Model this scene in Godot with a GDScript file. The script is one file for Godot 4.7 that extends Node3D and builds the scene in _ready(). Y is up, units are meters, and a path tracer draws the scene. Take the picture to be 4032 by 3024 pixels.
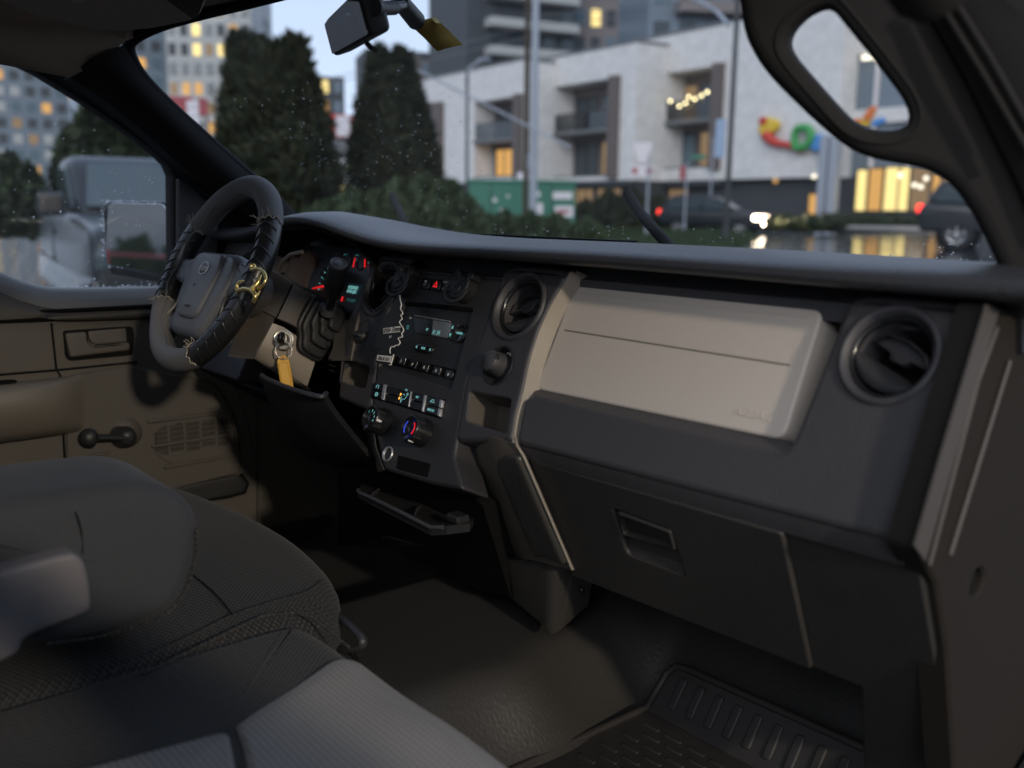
extends Node3D

var F := {
	"stack": Transform3D(Vector3(1,0,0),Vector3(0,0.9063,-0.4226),Vector3(0,0.4226,0.9063),Vector3(0,1.35,0)),
	"glove": Transform3D(Vector3(1,0,0),Vector3(0,0.9063,0.4226),Vector3(0,-0.4226,0.9063),Vector3(0,1.18,0.05)),
	"door": Transform3D(Vector3(0,0,-1),Vector3(0,1,0),Vector3(1,0,0),Vector3(-0.83,1.2,0)),
	"glass": Transform3D(Vector3(0,0,-1),Vector3(0,1,0),Vector3(1,0,0),Vector3(-0.9,1.2,0)),
	"endr": Transform3D(Vector3(0,0,-1),Vector3(0,1,0),Vector3(1,0,0),Vector3(0.79,1.2,0)),
	"arm": Transform3D(Vector3(0,0,-1),Vector3(0,1,0),Vector3(1,0,0),Vector3(0.15,1.1,0.5)),
	"col": Transform3D(Vector3(0,0,-1),Vector3(0,1,0),Vector3(1,0,0),Vector3(-0.35,1.3,0)),
	"wheel": Transform3D(Vector3(1,0,0),Vector3(0,0.8878,-0.4602),Vector3(0,0.4602,0.8878),Vector3(-0.42,1.388,0.185)),
	"z0": Transform3D(Vector3(1,0,0),Vector3(0,1,0),Vector3(0,0,1),Vector3(0,0,0)),
	"back": Transform3D(Vector3(1,0,0),Vector3(0,1,0),Vector3(0,0,1),Vector3(0,0,0)),
	"mir": Transform3D(Vector3(0.9359,0,-0.3522),Vector3(-0.0142,0.9992,-0.0376),Vector3(0.3519,0.0402,0.9352),Vector3(-1.12,1.4286,0.0722)),
	"rvm": Transform3D(Vector3(0.9916,0,0.1293),Vector3(-0.0468,0.9323,0.3587),Vector3(-0.1206,-0.3617,0.9244),Vector3(0,1.7348,0.1614)),
	"toe": Transform3D(Vector3(1,0,0),Vector3(0,0.806,-0.592),Vector3(0,0.592,0.806),Vector3(0.3,0.745,-0.184)),
	"mfl": Transform3D(Vector3(1,0,0),Vector3(0,0,-1),Vector3(0,1,0),Vector3(0.3,0.745,-0.184)),
	"seat": Transform3D(Vector3(1,0,0),Vector3(0,0,-1),Vector3(0,1,0),Vector3(0,1,0)),
	"clus": Transform3D(Vector3(1,0,0),Vector3(0,0.9394,-0.3429),Vector3(0,0.3429,0.9394),Vector3(-0.42,1.38,-0.06)),
	"sleeve": Transform3D(Vector3(0,0,-1),Vector3(0,1,0),Vector3(1,0,0),Vector3(-0.345,1.3,0)),
	"ahn": Transform3D(Vector3(0.8924,0,-0.4512),Vector3(0.045,0.995,0.089),Vector3(0.449,-0.0998,0.888),Vector3(0.765,1.47,-0.08)),
	"fac": Transform3D(Vector3(0.9964,0,0.085),Vector3(0,1,0),Vector3(-0.085,0,0.9964),Vector3(-37.74,0.5,-40.65)),
}

var M := {}
var used := {}
var noise_cache := {}

# ---------- naming, tagging ----------
func numbered(parent: Node, called: String) -> String:
	var key := str(parent.get_instance_id()) + called
	var n: int = used.get(key, 0)
	used[key] = n + 1
	return called if n == 0 else "%s_%03d" % [called, n]

func put(called: String, mesh: Mesh, m: Material, parent: Node = self) -> MeshInstance3D:
	var o := MeshInstance3D.new()
	o.name = numbered(parent, called)
	o.mesh = mesh
	o.material_override = m
	parent.add_child(o, true)
	return o

func thing(called: String, label: String, category: String, at := Vector3.ZERO, group := "") -> Node3D:
	var o := Node3D.new()
	o.name = numbered(self, called)
	add_child(o, true)
	o.position = at
	return tag(o, label, category, group)

func tag(o, label: String, category: String, group := "", kind := ""):
	if label: o.set_meta("label", label)
	if category: o.set_meta("category", category)
	if group: o.set_meta("group", group)
	if kind: o.set_meta("kind", kind)
	return o

func copy(src: Node3D, label: String, group := "") -> Node3D:
	var c: Node3D = src.duplicate()
	c.name = numbered(self, String(src.name).rstrip("0123456789_"))
	add_child(c, true)
	c.set_meta("label", label)
	if group: c.set_meta("group", group)
	return c

# ---------- frames ----------
func fr(o: Vector3, n: Vector3, up := Vector3.UP) -> Transform3D:
	var z := n.normalized()
	var x := up.cross(z).normalized()
	return Transform3D(x, z.cross(x), z, o)

func off(T: Transform3D, x := 0.0, y := 0.0, z := 0.0) -> Transform3D:
	return T * Transform3D(Basis.IDENTITY, Vector3(x, y, z))

func at2(T: Transform3D, p: Vector2, z := 0.0) -> Transform3D:
	return off(T, p.x, p.y, z)

func spin(T: Transform3D, a: float) -> Transform3D:
	return T * Transform3D(Basis(Vector3.BACK, a), Vector3.ZERO)

# ---------- 2D outlines ----------
func rnd(pts: Array, r: float, n := 4) -> Array:
	var out := []
	for i in pts.size():
		var a: Vector2 = pts[i - 1]
		var b: Vector2 = pts[i]
		var c: Vector2 = pts[(i + 1) % pts.size()]
		var ra: float = minf(r, a.distance_to(b) * 0.45)
		var rc: float = minf(r, c.distance_to(b) * 0.45)
		var p := b + (a - b).normalized() * ra
		var q := b + (c - b).normalized() * rc
		for k in n + 1:
			var t := float(k) / n
			out.append(p.lerp(b, t).lerp(b.lerp(q, t), t))
	return out

func rrect(w: float, h: float, r: float, n := 4, c := Vector2.ZERO) -> Array:
	return rnd([c + Vector2(-w / 2, -h / 2), c + Vector2(w / 2, -h / 2), c + Vector2(w / 2, h / 2), c + Vector2(-w / 2, h / 2)], r, n)

func circ(r: float, n := 24, c := Vector2.ZERO, ry := 0.0) -> Array:
	var out := []
	for i in n:
		var a := TAU * i / n
		out.append(c + Vector2(cos(a) * r, sin(a) * (ry if ry > 0 else r)))
	return out

func smooth(pts: Array, n := 6, closed := false) -> Array:
	var out := []
	var m := pts.size()
	for i in (m if closed else m - 1):
		var a = pts[(i - 1 + m) % m] if closed or i > 0 else pts[0] * 2 - pts[1]
		var b = pts[i]
		var c = pts[(i + 1) % m]
		var d = pts[(i + 2) % m] if closed or i < m - 2 else c * 2 - b
		for k in n:
			out.append(b.cubic_interpolate(c, a, d, float(k) / n))
	if not closed: out.append(pts[m - 1])
	return out

func ccw(pts: Array) -> Array:
	var a := 0.0
	for i in pts.size():
		a += pts[i - 1].cross(pts[i])
	if a < 0:
		pts = pts.duplicate()
		pts.reverse()
	return pts

func inset(pts: Array, d: float) -> Array:     # pts counter-clockwise; d > 0 shrinks
	var out := []
	for i in pts.size():
		var b: Vector2 = pts[i]
		var e1: Vector2 = (b - pts[i - 1]).normalized()
		var e2: Vector2 = (pts[(i + 1) % pts.size()] - b).normalized()
		var n1 := Vector2(-e1.y, e1.x)
		var n2 := Vector2(-e2.y, e2.x)
		var m := n1 + n2
		var l := m.length_squared()
		out.append(b + m * (2.0 * d / maxf(l, 0.8)))
	return out

func cut(poly: Array, holes: Array) -> Array:
	var polys := [PackedVector2Array(poly)]
	for h in holes:
		var hp := PackedVector2Array(h)
		var cx := 0.0
		for p in hp: cx += p.x / hp.size()
		var next := []
		for p in polys:
			for s in [-1, 1]:
				var x0: float = cx - 500.0 if s < 0 else cx
				var half := PackedVector2Array([Vector2(x0, -500), Vector2(x0 + 500, -500), Vector2(x0 + 500, 500), Vector2(x0, 500)])
				for q in Geometry2D.intersect_polygons(p, half):
					for r in Geometry2D.clip_polygons(q, hp):
						if not Geometry2D.is_polygon_clockwise(r): next.append(r)
		polys = next
	return polys

# ---------- meshes ----------
func tool() -> SurfaceTool:
	var st := SurfaceTool.new()
	st.begin(Mesh.PRIMITIVE_TRIANGLES)
	return st

func done(st: SurfaceTool) -> ArrayMesh:
	st.generate_normals()
	return st.commit()

func quad(st: SurfaceTool, a: Vector3, b: Vector3, c: Vector3, d: Vector3) -> void:
	for v in [a, b, c, a, c, d]: st.add_vertex(v)

func flat(st: SurfaceTool, T: Transform3D, polys: Array, z: float, flip := false) -> void:
	st.set_smooth_group(-1)
	for p in polys:
		var idx := Geometry2D.triangulate_polygon(p)
		for i in range(0, idx.size(), 3):
			var t := [idx[i], idx[i + 1], idx[i + 2]]
			var ar: float = (p[t[1]] - p[t[0]]).cross(p[t[2]] - p[t[0]])
			if (ar > 0) != flip: t.reverse()
			for k in t: st.add_vertex(T * Vector3(p[k].x, p[k].y, z))

func strip(st: SurfaceTool, a: Array, b: Array, closed := true) -> void:
	var n := a.size()
	for i in (n if closed else n - 1):
		var j := (i + 1) % n
		quad(st, a[i], b[i], b[j], a[j])

func lift(T: Transform3D, pts: Array, z: float) -> Array:
	var out := []
	for p in pts: out.append(T * Vector3(p.x, p.y, z))
	return out

func add_plate(st: SurfaceTool, T: Transform3D, pts: Array, depth: float, bev := 0.002, holes := [], segs := 1, hole_bev := -1.0) -> void:
	pts = ccw(pts)
	var hb := bev if hole_bev < 0 else hole_bev
	var hs := []
	for h in holes: hs.append(ccw(h))
	var big := []
	for h in hs: big.append(inset(h, -hb) if hb > 0 else h)
	flat(st, T, cut(inset(pts, bev) if bev > 0 else pts, big), 0.0)
	flat(st, T, cut(pts, hs), -depth, true)
	st.set_smooth_group(0 if segs > 1 else -1)
	for k in range(-1, hs.size()):
		var base: Array = pts if k < 0 else hs[k]
		var b := bev if k < 0 else hb
		var sgn := 1.0 if k < 0 else -1.0
		var prev := lift(T, inset(base, b * sgn) if b > 0 else base, 0.0)
		if b > 0:
			for i in segs:
				var a := PI / 2 * (i + 1) / segs
				var cur := lift(T, inset(base, b * sgn * (1.0 - sin(a))), -b * (1.0 - cos(a)))
				if k < 0: strip(st, cur, prev)
				else: strip(st, prev, cur)
				prev = cur
		if segs == 1: st.set_smooth_group(-1)
		var last := lift(T, base, -depth)
		if k < 0: strip(st, last, prev)
		else: strip(st, prev, last)

func plate(T: Transform3D, pts: Array, depth: float, bev := 0.002, holes := [], segs := 1, hole_bev := -1.0) -> ArrayMesh:
	var st := tool()
	add_plate(st, T, pts, depth, bev, holes, segs, hole_bev)
	return done(st)

# rounded solid: outline extruded along -z with both ends rounded, all smooth
func add_pillow(st: SurfaceTool, T: Transform3D, pts: Array, depth: float, r: float, segs := 4, crown := 0.0) -> void:
	pts = ccw(pts)
	st.set_smooth_group(0)
	var rings := []
	for i in segs + 1:
		var a := PI / 2 * i / segs
		rings.append(lift(T, inset(pts, r * (1.0 - sin(a))), -r * (1.0 - cos(a))))
	for i in segs + 1:
		var a := PI / 2 * i / segs
		rings.append(lift(T, inset(pts, r * (1.0 - cos(a))), -depth + r * (1.0 - sin(a))))
	for i in rings.size() - 1: strip(st, rings[i + 1], rings[i])
	for e in 2:
		var ring: Array = rings[0] if e == 0 else rings[rings.size() - 1]
		var c := Vector3.ZERO
		for p in ring: c += p / ring.size()
		var inner := ring
		for s in 3:
			var k := 1.0 - (s + 1) / 3.0
			var nxt := []
			for p in ring: nxt.append(c.lerp(p, k) + T.basis.z * crown * (1.0 - k * k) * (1 if e == 0 else -1))
			if e == 0: strip(st, inner, nxt)
			else: strip(st, nxt, inner)
			inner = nxt

func pillow(T: Transform3D, pts: Array, depth: float, r: float, segs := 4, crown := 0.0) -> ArrayMesh:
	var st := tool()
	add_pillow(st, T, pts, depth, r, segs, crown)
	return done(st)

func add_box(st: SurfaceTool, T: Transform3D, size: Vector3, bev := 0.004) -> void:
	add_plate(st, off(T, 0, 0, size.z / 2), rrect(size.x, size.y, bev, 1), size.z, bev)

func box(c: Vector3, size: Vector3, bev := 0.004, basis := Basis.IDENTITY) -> ArrayMesh:
	var st := tool()
	add_box(st, Transform3D(basis, c), size, minf(bev, minf(size.x, minf(size.y, size.z)) * 0.3))
	return done(st)

func add_loft(st: SurfaceTool, rings: Array, closed := true, caps := true) -> void:
	st.set_smooth_group(0)
	for i in rings.size() - 1: strip(st, rings[i], rings[i + 1], closed)
	if caps and closed:
		st.set_smooth_group(1)
		for e in [0, rings.size() - 1]:
			var ring: Array = rings[e]
			var c := Vector3.ZERO
			for p in ring: c += p / ring.size()
			for k in ring.size():
				var tri := [ring[k], ring[(k + 1) % ring.size()], c]
				if e == 0: tri.reverse()
				for v in tri: st.add_vertex(v)

func loft(rings: Array, closed := true, caps := true) -> ArrayMesh:
	var st := tool()
	add_loft(st, rings, closed, caps)
	return done(st)

# a panel: rows of points given a thickness along a vector
func sheet(rows: Array, thick := Vector3.ZERO) -> ArrayMesh:
	var st := tool()
	add_loft(st, rows, false, false)
	if thick != Vector3.ZERO:
		var back := []
		for r in rows:
			var b := []
			for p in r: b.append(p + thick)
			back.append(b)
		st.set_smooth_group(2)
		for i in rows.size() - 1: strip(st, back[i + 1], back[i], false)
		st.set_smooth_group(-1)
		var n: int = rows.size() - 1
		strip(st, back[0], rows[0], false)
		strip(st, rows[n], back[n], false)
		for e in [0, rows[0].size() - 1]:
			for i in n:
				quad(st, rows[i][e], rows[i + 1][e], back[i + 1][e], back[i][e])
	return done(st)

func add_tube(st: SurfaceTool, path: Array, r, n := 8, closed := false, squash := 1.0) -> void:
	var rings := []
	var m := path.size()
	var up := Vector3.UP
	for i in m:
		var d: Vector3 = (path[(i + 1) % m] if closed or i < m - 1 else path[i]) - (path[i - 1] if closed or i > 0 else path[i])
		d = d.normalized()
		if i == 0: up = Vector3.UP if absf(d.y) < 0.9 else Vector3.RIGHT
		var x := up.cross(d).normalized()
		up = d.cross(x).normalized()
		var rr: float = r[i] if r is Array else r
		var ring := []
		for k in n:
			var a := TAU * k / n
			ring.append(path[i] + x * cos(a) * rr + up * sin(a) * rr * squash)
		rings.append(ring)
	if closed: rings.append(rings[0])
	add_loft(st, rings, true, not closed)

func tube(path: Array, r, n := 8, closed := false, squash := 1.0) -> ArrayMesh:
	var st := tool()
	add_tube(st, path, r, n, closed, squash)
	return done(st)

func add_lathe(st: SurfaceTool, T: Transform3D, prof: Array, n := 28) -> void:
	var rings := []
	for p in prof:
		var ring := []
		for k in n:
			var a := TAU * k / n
			ring.append(T * Vector3(cos(a) * p.x, sin(a) * p.x, p.y))
		rings.append(ring)
	st.set_smooth_group(0)
	for i in rings.size() - 1:
		st.set_smooth_group(i if prof[i].distance_to(prof[i + 1]) > 0.004 else i)
		strip(st, rings[i], rings[i + 1])

func lathe(T: Transform3D, prof: Array, n := 28, soft := true) -> ArrayMesh:
	var st := tool()
	if soft:
		var rings := []
		for p in prof:
			var ring := []
			for k in n:
				var a := TAU * k / n
				ring.append(T * Vector3(cos(a) * p.x, sin(a) * p.x, p.y))
			rings.append(ring)
		add_loft(st, rings, true, false)
	else:
		add_lathe(st, T, prof, n)
	return done(st)

var fonts := {}
func text(called: String, s: String, h: float, T: Transform3D, m: Material, parent: Node, font := "Droid Sans", slant := 0.0, deep := 0.0006, wide := 1.0) -> MeshInstance3D:
	if not fonts.has(font):
		var f := SystemFont.new()
		f.font_names = PackedStringArray([font.trim_suffix(" Bold")])
		if font.ends_with("Bold"): f.font_weight = 700
		fonts[font] = f
	var t := TextMesh.new()
	t.text = s
	t.font = fonts[font]
	t.font_size = 48
	t.pixel_size = h / 35.0
	t.depth = deep
	t.curve_step = 1.0
	var o := put(called, t, m, parent)
	o.transform = T * Transform3D(Basis(Vector3(wide, 0, 0), Vector3(slant, 1, 0), Vector3(0, 0, 1)), Vector3(0, 0, deep * 0.5))
	return o

# ---------- materials ----------
func lin(r: float, g: float, b: float) -> Color:
	return Color(r, g, b).linear_to_srgb()

func noise(kind: int, freq: float, size := 256, octaves := 3, seed_ := 1) -> NoiseTexture2D:
	var key := "%d_%f_%d_%d_%d" % [kind, freq, size, octaves, seed_]
	if not noise_cache.has(key):
		var f := FastNoiseLite.new()
		f.noise_type = FastNoiseLite.TYPE_CELLULAR if kind == 1 else FastNoiseLite.TYPE_SIMPLEX_SMOOTH
		f.frequency = freq
		f.fractal_octaves = octaves
		f.seed = seed_
		if kind == 1:
			f.cellular_return_type = FastNoiseLite.RETURN_DISTANCE2_SUB
			f.fractal_type = FastNoiseLite.FRACTAL_NONE
		var t := NoiseTexture2D.new()
		t.width = size
		t.height = size
		t.seamless = true
		t.noise = f
		noise_cache[key] = t
	return noise_cache[key]

func mat(key: String, c: Color, rough := 0.6, metal := 0.0, spec := 0.5) -> StandardMaterial3D:
	var m := StandardMaterial3D.new()
	m.resource_name = key
	m.albedo_color = c
	m.roughness = rough
	m.metallic = metal
	m.metallic_specular = spec
	m.cull_mode = BaseMaterial3D.CULL_DISABLED
	M[key] = m
	return m

# relief of a grain: kind 1 pebbled leather, 0 soft noise
func grain(m: StandardMaterial3D, tex: Texture2D, per_metre: float, height_cm: float) -> StandardMaterial3D:
	m.heightmap_enabled = true
	m.heightmap_texture = tex
	m.heightmap_scale = height_cm
	m.uv1_triplanar = true
	m.uv1_world_triplanar = true
	m.uv1_scale = Vector3.ONE * per_metre
	return m

func glow(key: String, c: Color, e: float) -> StandardMaterial3D:
	var m := mat(key, Color(0.02, 0.02, 0.02), 0.5)
	m.emission_enabled = true
	m.emission = c
	m.emission_energy_multiplier = e
	return m

func img_tex(w: int, h: int, f: Callable) -> ImageTexture:
	var im := Image.create(w, h, false, Image.FORMAT_RGB8)
	for y in h:
		for x in w:
			im.set_pixel(x, y, f.call(x, y))
	return ImageTexture.create_from_image(im)

func _ready() -> void:
	# camera: a phone held in the open passenger door, looking across the cab
	var cam := Camera3D.new()
	cam.name = "camera"
	add_child(cam)
	cam.position = Vector3(1.17, 1.5, 0.851)
	cam.rotation_degrees = Vector3(-10.3, 50.0, 0.7)
	cam.near = 0.02
	cam.far = 900.0
	var lens := CameraAttributesPhysical.new()
	lens.frustum_focal_length = 30.0
	lens.frustum_focus_distance = 1.48
	lens.frustum_near = 0.02
	lens.frustum_far = 900.0
	lens.exposure_aperture = 2.7
	cam.attributes = lens
	cam.fov = 43.603
	cam.current = true
	# dusk sky
	var env := Environment.new()
	env.background_mode = Environment.BG_SKY
	var sm := ProceduralSkyMaterial.new()
	sm.sky_top_color = lin(0.27, 0.35, 0.50)
	sm.sky_horizon_color = lin(0.44, 0.53, 0.66)
	sm.sky_curve = 0.2
	sm.ground_bottom_color = lin(0.05, 0.055, 0.06)
	sm.ground_horizon_color = lin(0.3, 0.36, 0.45)
	sm.sky_energy_multiplier = 1.35
	sm.ground_energy_multiplier = 1.0
	var fn := FastNoiseLite.new()
	fn.noise_type = FastNoiseLite.TYPE_SIMPLEX_SMOOTH
	fn.frequency = 0.012
	fn.fractal_octaves = 5
	fn.seed = 7
	var ct := NoiseTexture2D.new()
	ct.width = 512
	ct.height = 256
	ct.seamless = true
	ct.noise = fn
	var cr := Gradient.new()
	cr.offsets = PackedFloat32Array([0.0, 0.42, 0.62, 1.0])
	cr.colors = PackedColorArray([Color(0.0, 0.0, 0.0, 0.0), Color(0.30, 0.34, 0.40, 0.0), Color(0.46, 0.48, 0.52, 0.6), Color(0.56, 0.58, 0.61, 0.9)])
	ct.color_ramp = cr
	sm.sky_cover = ct
	sm.sky_cover_modulate = Color(1, 1, 1, 0.9)
	var sky := Sky.new()
	sky.sky_material = sm
	env.sky = sky
	env.tonemap_mode = Environment.TONE_MAPPER_LINEAR
	env.tonemap_exposure = 1.0
	env.sdfgi_enabled = true
	env.ssao_enabled = true
	env.ssil_enabled = true
	var we := WorldEnvironment.new()
	we.name = "environment"
	we.environment = env
	add_child(we)
	# the last glow of the sky behind the photographer, wide and soft
	var sun := DirectionalLight3D.new()
	sun.name = "dusk_glow"
	sun.light_energy = 0.5
	sun.light_color = Color(0.95, 0.97, 1.0)
	sun.light_angular_distance = 38.0
	sun.shadow_enabled = true
	add_child(sun)
	sun.look_at_from_position(Vector3(0.55, 0.42, 0.72), Vector3.ZERO)

	materials()
	ground()
	cab_shell()
	dashboard()
	centre_stack()
	cluster_and_column()
	steering_wheel()
	driver_door()
	seats()
	cab_floor()
	small_things()
	pillar_handle()
	near_outside()
	townhouses()
	far_towers()
	street_things()
	lamp_behind()
	photographer()

func materials() -> void:
	var pebble := noise(1, 0.06, 256)
	var fine := noise(0, 0.25, 256, 2)
	grain(mat("charcoal", lin(0.040, 0.038, 0.042), 0.55), fine, 16.0, 0.02)
	grain(mat("console_dark", lin(0.023, 0.022, 0.024), 0.5), fine, 16.0, 0.02)  # darker copy of the dash plastic, carrying the light falloff in its colour
	grain(mat("console_mid", lin(0.034, 0.032, 0.035), 0.5), fine, 16.0, 0.02)  # middle copy of that plastic, light falloff put into the tone too
	grain(mat("charcoal_soft", lin(0.030, 0.030, 0.033), 0.42), pebble, 9.0, 0.05)
	grain(mat("black_plastic", lin(0.014, 0.014, 0.015), 0.5), fine, 18.0, 0.012)
	mat("gloss_black", lin(0.010, 0.010, 0.011), 0.22)
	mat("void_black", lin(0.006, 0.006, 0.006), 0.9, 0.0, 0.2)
	grain(mat("tan", lin(0.44, 0.39, 0.345), 0.6), pebble, 12.0, 0.02)
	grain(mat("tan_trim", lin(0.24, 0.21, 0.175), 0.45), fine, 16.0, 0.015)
	grain(mat("column_brown", lin(0.080, 0.069, 0.058), 0.55), fine, 16.0, 0.02)
	grain(mat("end_brown", lin(0.019, 0.0165, 0.0145), 0.8, 0.0, 0.22), fine, 16.0, 0.02)
	grain(mat("end_strip", lin(0.05, 0.044, 0.04), 0.6), fine, 16.0, 0.02)
	grain(mat("door_brown", lin(0.056, 0.049, 0.041), 0.62), fine, 14.0, 0.02)
	grain(mat("door_grey", lin(0.24, 0.235, 0.23), 0.45), fine, 14.0, 0.02)
	grain(mat("arm_beige", lin(0.11, 0.098, 0.082), 0.5), pebble, 11.0, 0.03)
	grain(mat("bracket_grey", lin(0.135, 0.125, 0.13), 0.55), fine, 14.0, 0.015)
	grain(mat("headliner", lin(0.26, 0.21, 0.17), 0.95), fine, 22.0, 0.03)
	grain(mat("pillar_grey", lin(0.017, 0.0162, 0.0162), 0.72, 0.0, 0.22), fine, 16.0, 0.02)
	grain(mat("rubber_floor", lin(0.036, 0.034, 0.032), 0.42), pebble, 8.0, 0.05)
	grain(mat("mat_rubber", lin(0.022, 0.020, 0.020), 0.6), fine, 16.0, 0.02)
	mat("gasket", lin(0.008, 0.008, 0.009), 0.75, 0.0, 0.3)
	# scuffed lower dash
	var rs := RandomNumberGenerator.new()
	rs.seed = 11
	var im := Image.create(1024, 1024, false, Image.FORMAT_RGB8)
	im.fill(Color(0.74, 0.74, 0.74))
	for i in 170:
		var p := Vector2(rs.randf() * 1024, rs.randf() * 1024)
		var a := rs.randf() * TAU
		var l := rs.randi_range(4, 46) if rs.randf() < 0.6 else 3
		var bend := rs.randf_range(-0.05, 0.05)
		var v := rs.randf_range(0.84, 1.0)
		for k in l:
			im.set_pixel(posmod(int(p.x), 1024), posmod(int(p.y), 1024), Color(v, v, v))
			p += Vector2(cos(a), sin(a))
			a += bend
	var gn := FastNoiseLite.new()
	gn.noise_type = FastNoiseLite.TYPE_CELLULAR
	gn.frequency = 0.16
	gn.seed = 77
	var grain_normal := NoiseTexture2D.new()
	grain_normal.width = 1024
	grain_normal.height = 1024
	grain_normal.seamless = true
	grain_normal.as_normal_map = true
	grain_normal.bump_strength = 3.0
	grain_normal.noise = gn
	var scuff := ImageTexture.create_from_image(im)
	for k in [["fascia", lin(0.085, 0.080, 0.085), 0.48], ["glove", lin(0.052, 0.048, 0.045), 0.58]]:
		var m := grain(mat(k[0], k[1], k[2]), scuff, 1.7, 0.006)
		m.albedo_texture = scuff
		m.roughness_texture = ramp_noise(0.8, 1.25)
		m.normal_enabled = true
		m.normal_texture = grain_normal
		m.normal_scale = 0.35
	# fabrics
	var knit := img_tex(128, 128, func(x, y):
		var u := fposmod(x + (8 if (y / 16) % 2 else 0), 16) / 16.0 - 0.5
		var v := fposmod(y, 16) / 16.0 - 0.5
		var d := 1.0 - smoothstep(0.12, 0.34, Vector2(u, v * 1.2).length())
		var h := fposmod(sin(x * 12.9898 + y * 78.233) * 43758.5453, 1.0)
		var g := 0.95 - 0.36 * d - 0.14 * h
		return Color(g, g, g))
	var twill := img_tex(128, 128, func(x, y):
		var s := 0.5 + 0.5 * sin((x + y * 2) * TAU / 16.0)
		var w := 0.5 + 0.5 * sin((x - y) * TAU / 8.0)
		var h := fposmod(sin(x * 12.9898 + y * 78.233) * 43758.5453, 1.0)
		var g := 0.36 + 0.52 * s * w + 0.12 * h
		return Color(g, g, g))
	var plain_weave := img_tex(128, 128, func(x, y):
		var h := fposmod(sin(x * 12.9898 + y * 78.233) * 43758.5453, 1.0)
		var s := 0.5 + 0.5 * sin((x + y) * TAU / 8.0)
		var g := 0.78 + 0.08 * s + 0.14 * h
		return Color(g, g, g))
	for k in [["seat_knit", knit, lin(0.29, 0.27, 0.252), 20.0, 0.04], ["seat_twill", twill, lin(0.128, 0.124, 0.119), 9.0, 0.07], ["seat_plain", twill, lin(0.110, 0.107, 0.103), 9.0, 0.07], ["armrest_cloth", plain_weave, lin(0.058, 0.061, 0.067), 14.0, 0.03]]:
		var m := grain(mat(k[0], k[2], 0.95, 0.0, 0.25), k[1], k[3], k[4])
		m.albedo_texture = k[1]
		m.rim_enabled = true
		m.rim = 0.25
	mat("thread", lin(0.17, 0.16, 0.15), 0.9)
	# wheel
	grain(mat("worn_suede", lin(0.095, 0.090, 0.088), 0.7), pebble, 22.0, 0.03)
	mat("wheel_cover", lin(0.014, 0.014, 0.015), 0.34)
	grain(mat("wheel_pad", lin(0.085, 0.088, 0.096), 0.45), fine, 18.0, 0.015)
	grain(mat("wheel_core", lin(0.045, 0.040, 0.033), 0.5), fine, 18.0, 0.015)
	mat("frayed", lin(0.30, 0.27, 0.22), 0.9)
	mat("gold", lin(0.62, 0.50, 0.20), 0.3, 0.85)
	mat("steel", lin(0.5, 0.47, 0.42), 0.3, 0.9)
	mat("yellow_tag", lin(0.55, 0.30, 0.035), 0.35)
	mat("silver", lin(0.45, 0.45, 0.46), 0.35, 0.7)
	mat("white_print", lin(0.62, 0.60, 0.55), 0.6)
	mat("print_dim", lin(0.35, 0.38, 0.38), 0.6)
	mat("black_print", lin(0.012, 0.012, 0.012), 0.6)
	mat("badge_dark", lin(0.02, 0.025, 0.03), 0.25)
	mat("paper_yellow", lin(0.42, 0.29, 0.07), 0.9)
	mat("label_paper", lin(0.30, 0.29, 0.26), 0.8)
	mat("label_print", lin(0.07, 0.065, 0.06), 0.8)
	mat("mirror", lin(0.85, 0.87, 0.87), 0.03, 1.0)
	var g := mat("glass", Color(0.96, 0.98, 0.97, 0.03), 0.02)
	g.transparency = BaseMaterial3D.TRANSPARENCY_ALPHA
	var d := mat("drop", Color(1, 1, 1, 0.02), 0.0)
	d.refraction_enabled = true
	d.refraction_scale = 0.033
	var tg := mat("tinted_glass", Color(0.08, 0.10, 0.11, 0.55), 0.03)
	tg.transparency = BaseMaterial3D.TRANSPARENCY_ALPHA
	# displays
	glow("teal", Color(0.60, 0.92, 0.92), 0.45)
	glow("teal_dim", Color(0.30, 0.62, 0.62), 0.32)
	glow("red_glow", Color(1.0, 0.14, 0.16), 0.7)
	glow("blue_glow", Color(0.25, 0.35, 1.0), 0.6)
	glow("amber_glow", Color(1.0, 0.68, 0.25), 1.6)
	glow("screen", Color(0.06, 0.17, 0.19), 0.5)
	mat("lcd_off", lin(0.13, 0.145, 0.16), 0.12)
	mat("lcd_dark", lin(0.012, 0.014, 0.017), 0.35)
	# outside
	mat("asphalt_dry", lin(0.05, 0.05, 0.052), 0.8)
	var wet := mat("asphalt_wet", lin(0.04, 0.041, 0.045), 0.12)
	wet.roughness_texture = noise(0, 0.02, 256, 4, 3)
	wet.roughness = 0.2
	grain(wet, noise(0, 0.02, 256, 4, 3), 0.35, 0.5)
	grain(mat("concrete", lin(0.32, 0.31, 0.30), 0.85), fine, 1.0, 0.2)
	mat("grass", lin(0.045, 0.075, 0.025), 0.9)
	mat("cedar", lin(0.036, 0.040, 0.016), 0.8)
	mat("cedar_dark", lin(0.018, 0.026, 0.012), 0.8)
	mat("shrub", lin(0.03, 0.05, 0.018), 0.8)
	mat("bark", lin(0.06, 0.045, 0.03), 0.9)
	var stucco := grain(mat("stucco", lin(0.78, 0.76, 0.74), 0.9), noise(0, 0.03, 256, 4, 9), 0.25, 0.05)
	stucco.albedo_texture = ramp_noise(0.9, 1.0)
	mat("brown_panel", lin(0.13, 0.105, 0.095), 0.7)
	mat("grey_panel", lin(0.16, 0.165, 0.17), 0.7)
	mat("dark_panel", lin(0.045, 0.048, 0.052), 0.6)
	mat("recess", lin(0.22, 0.19, 0.18), 0.8)
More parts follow.
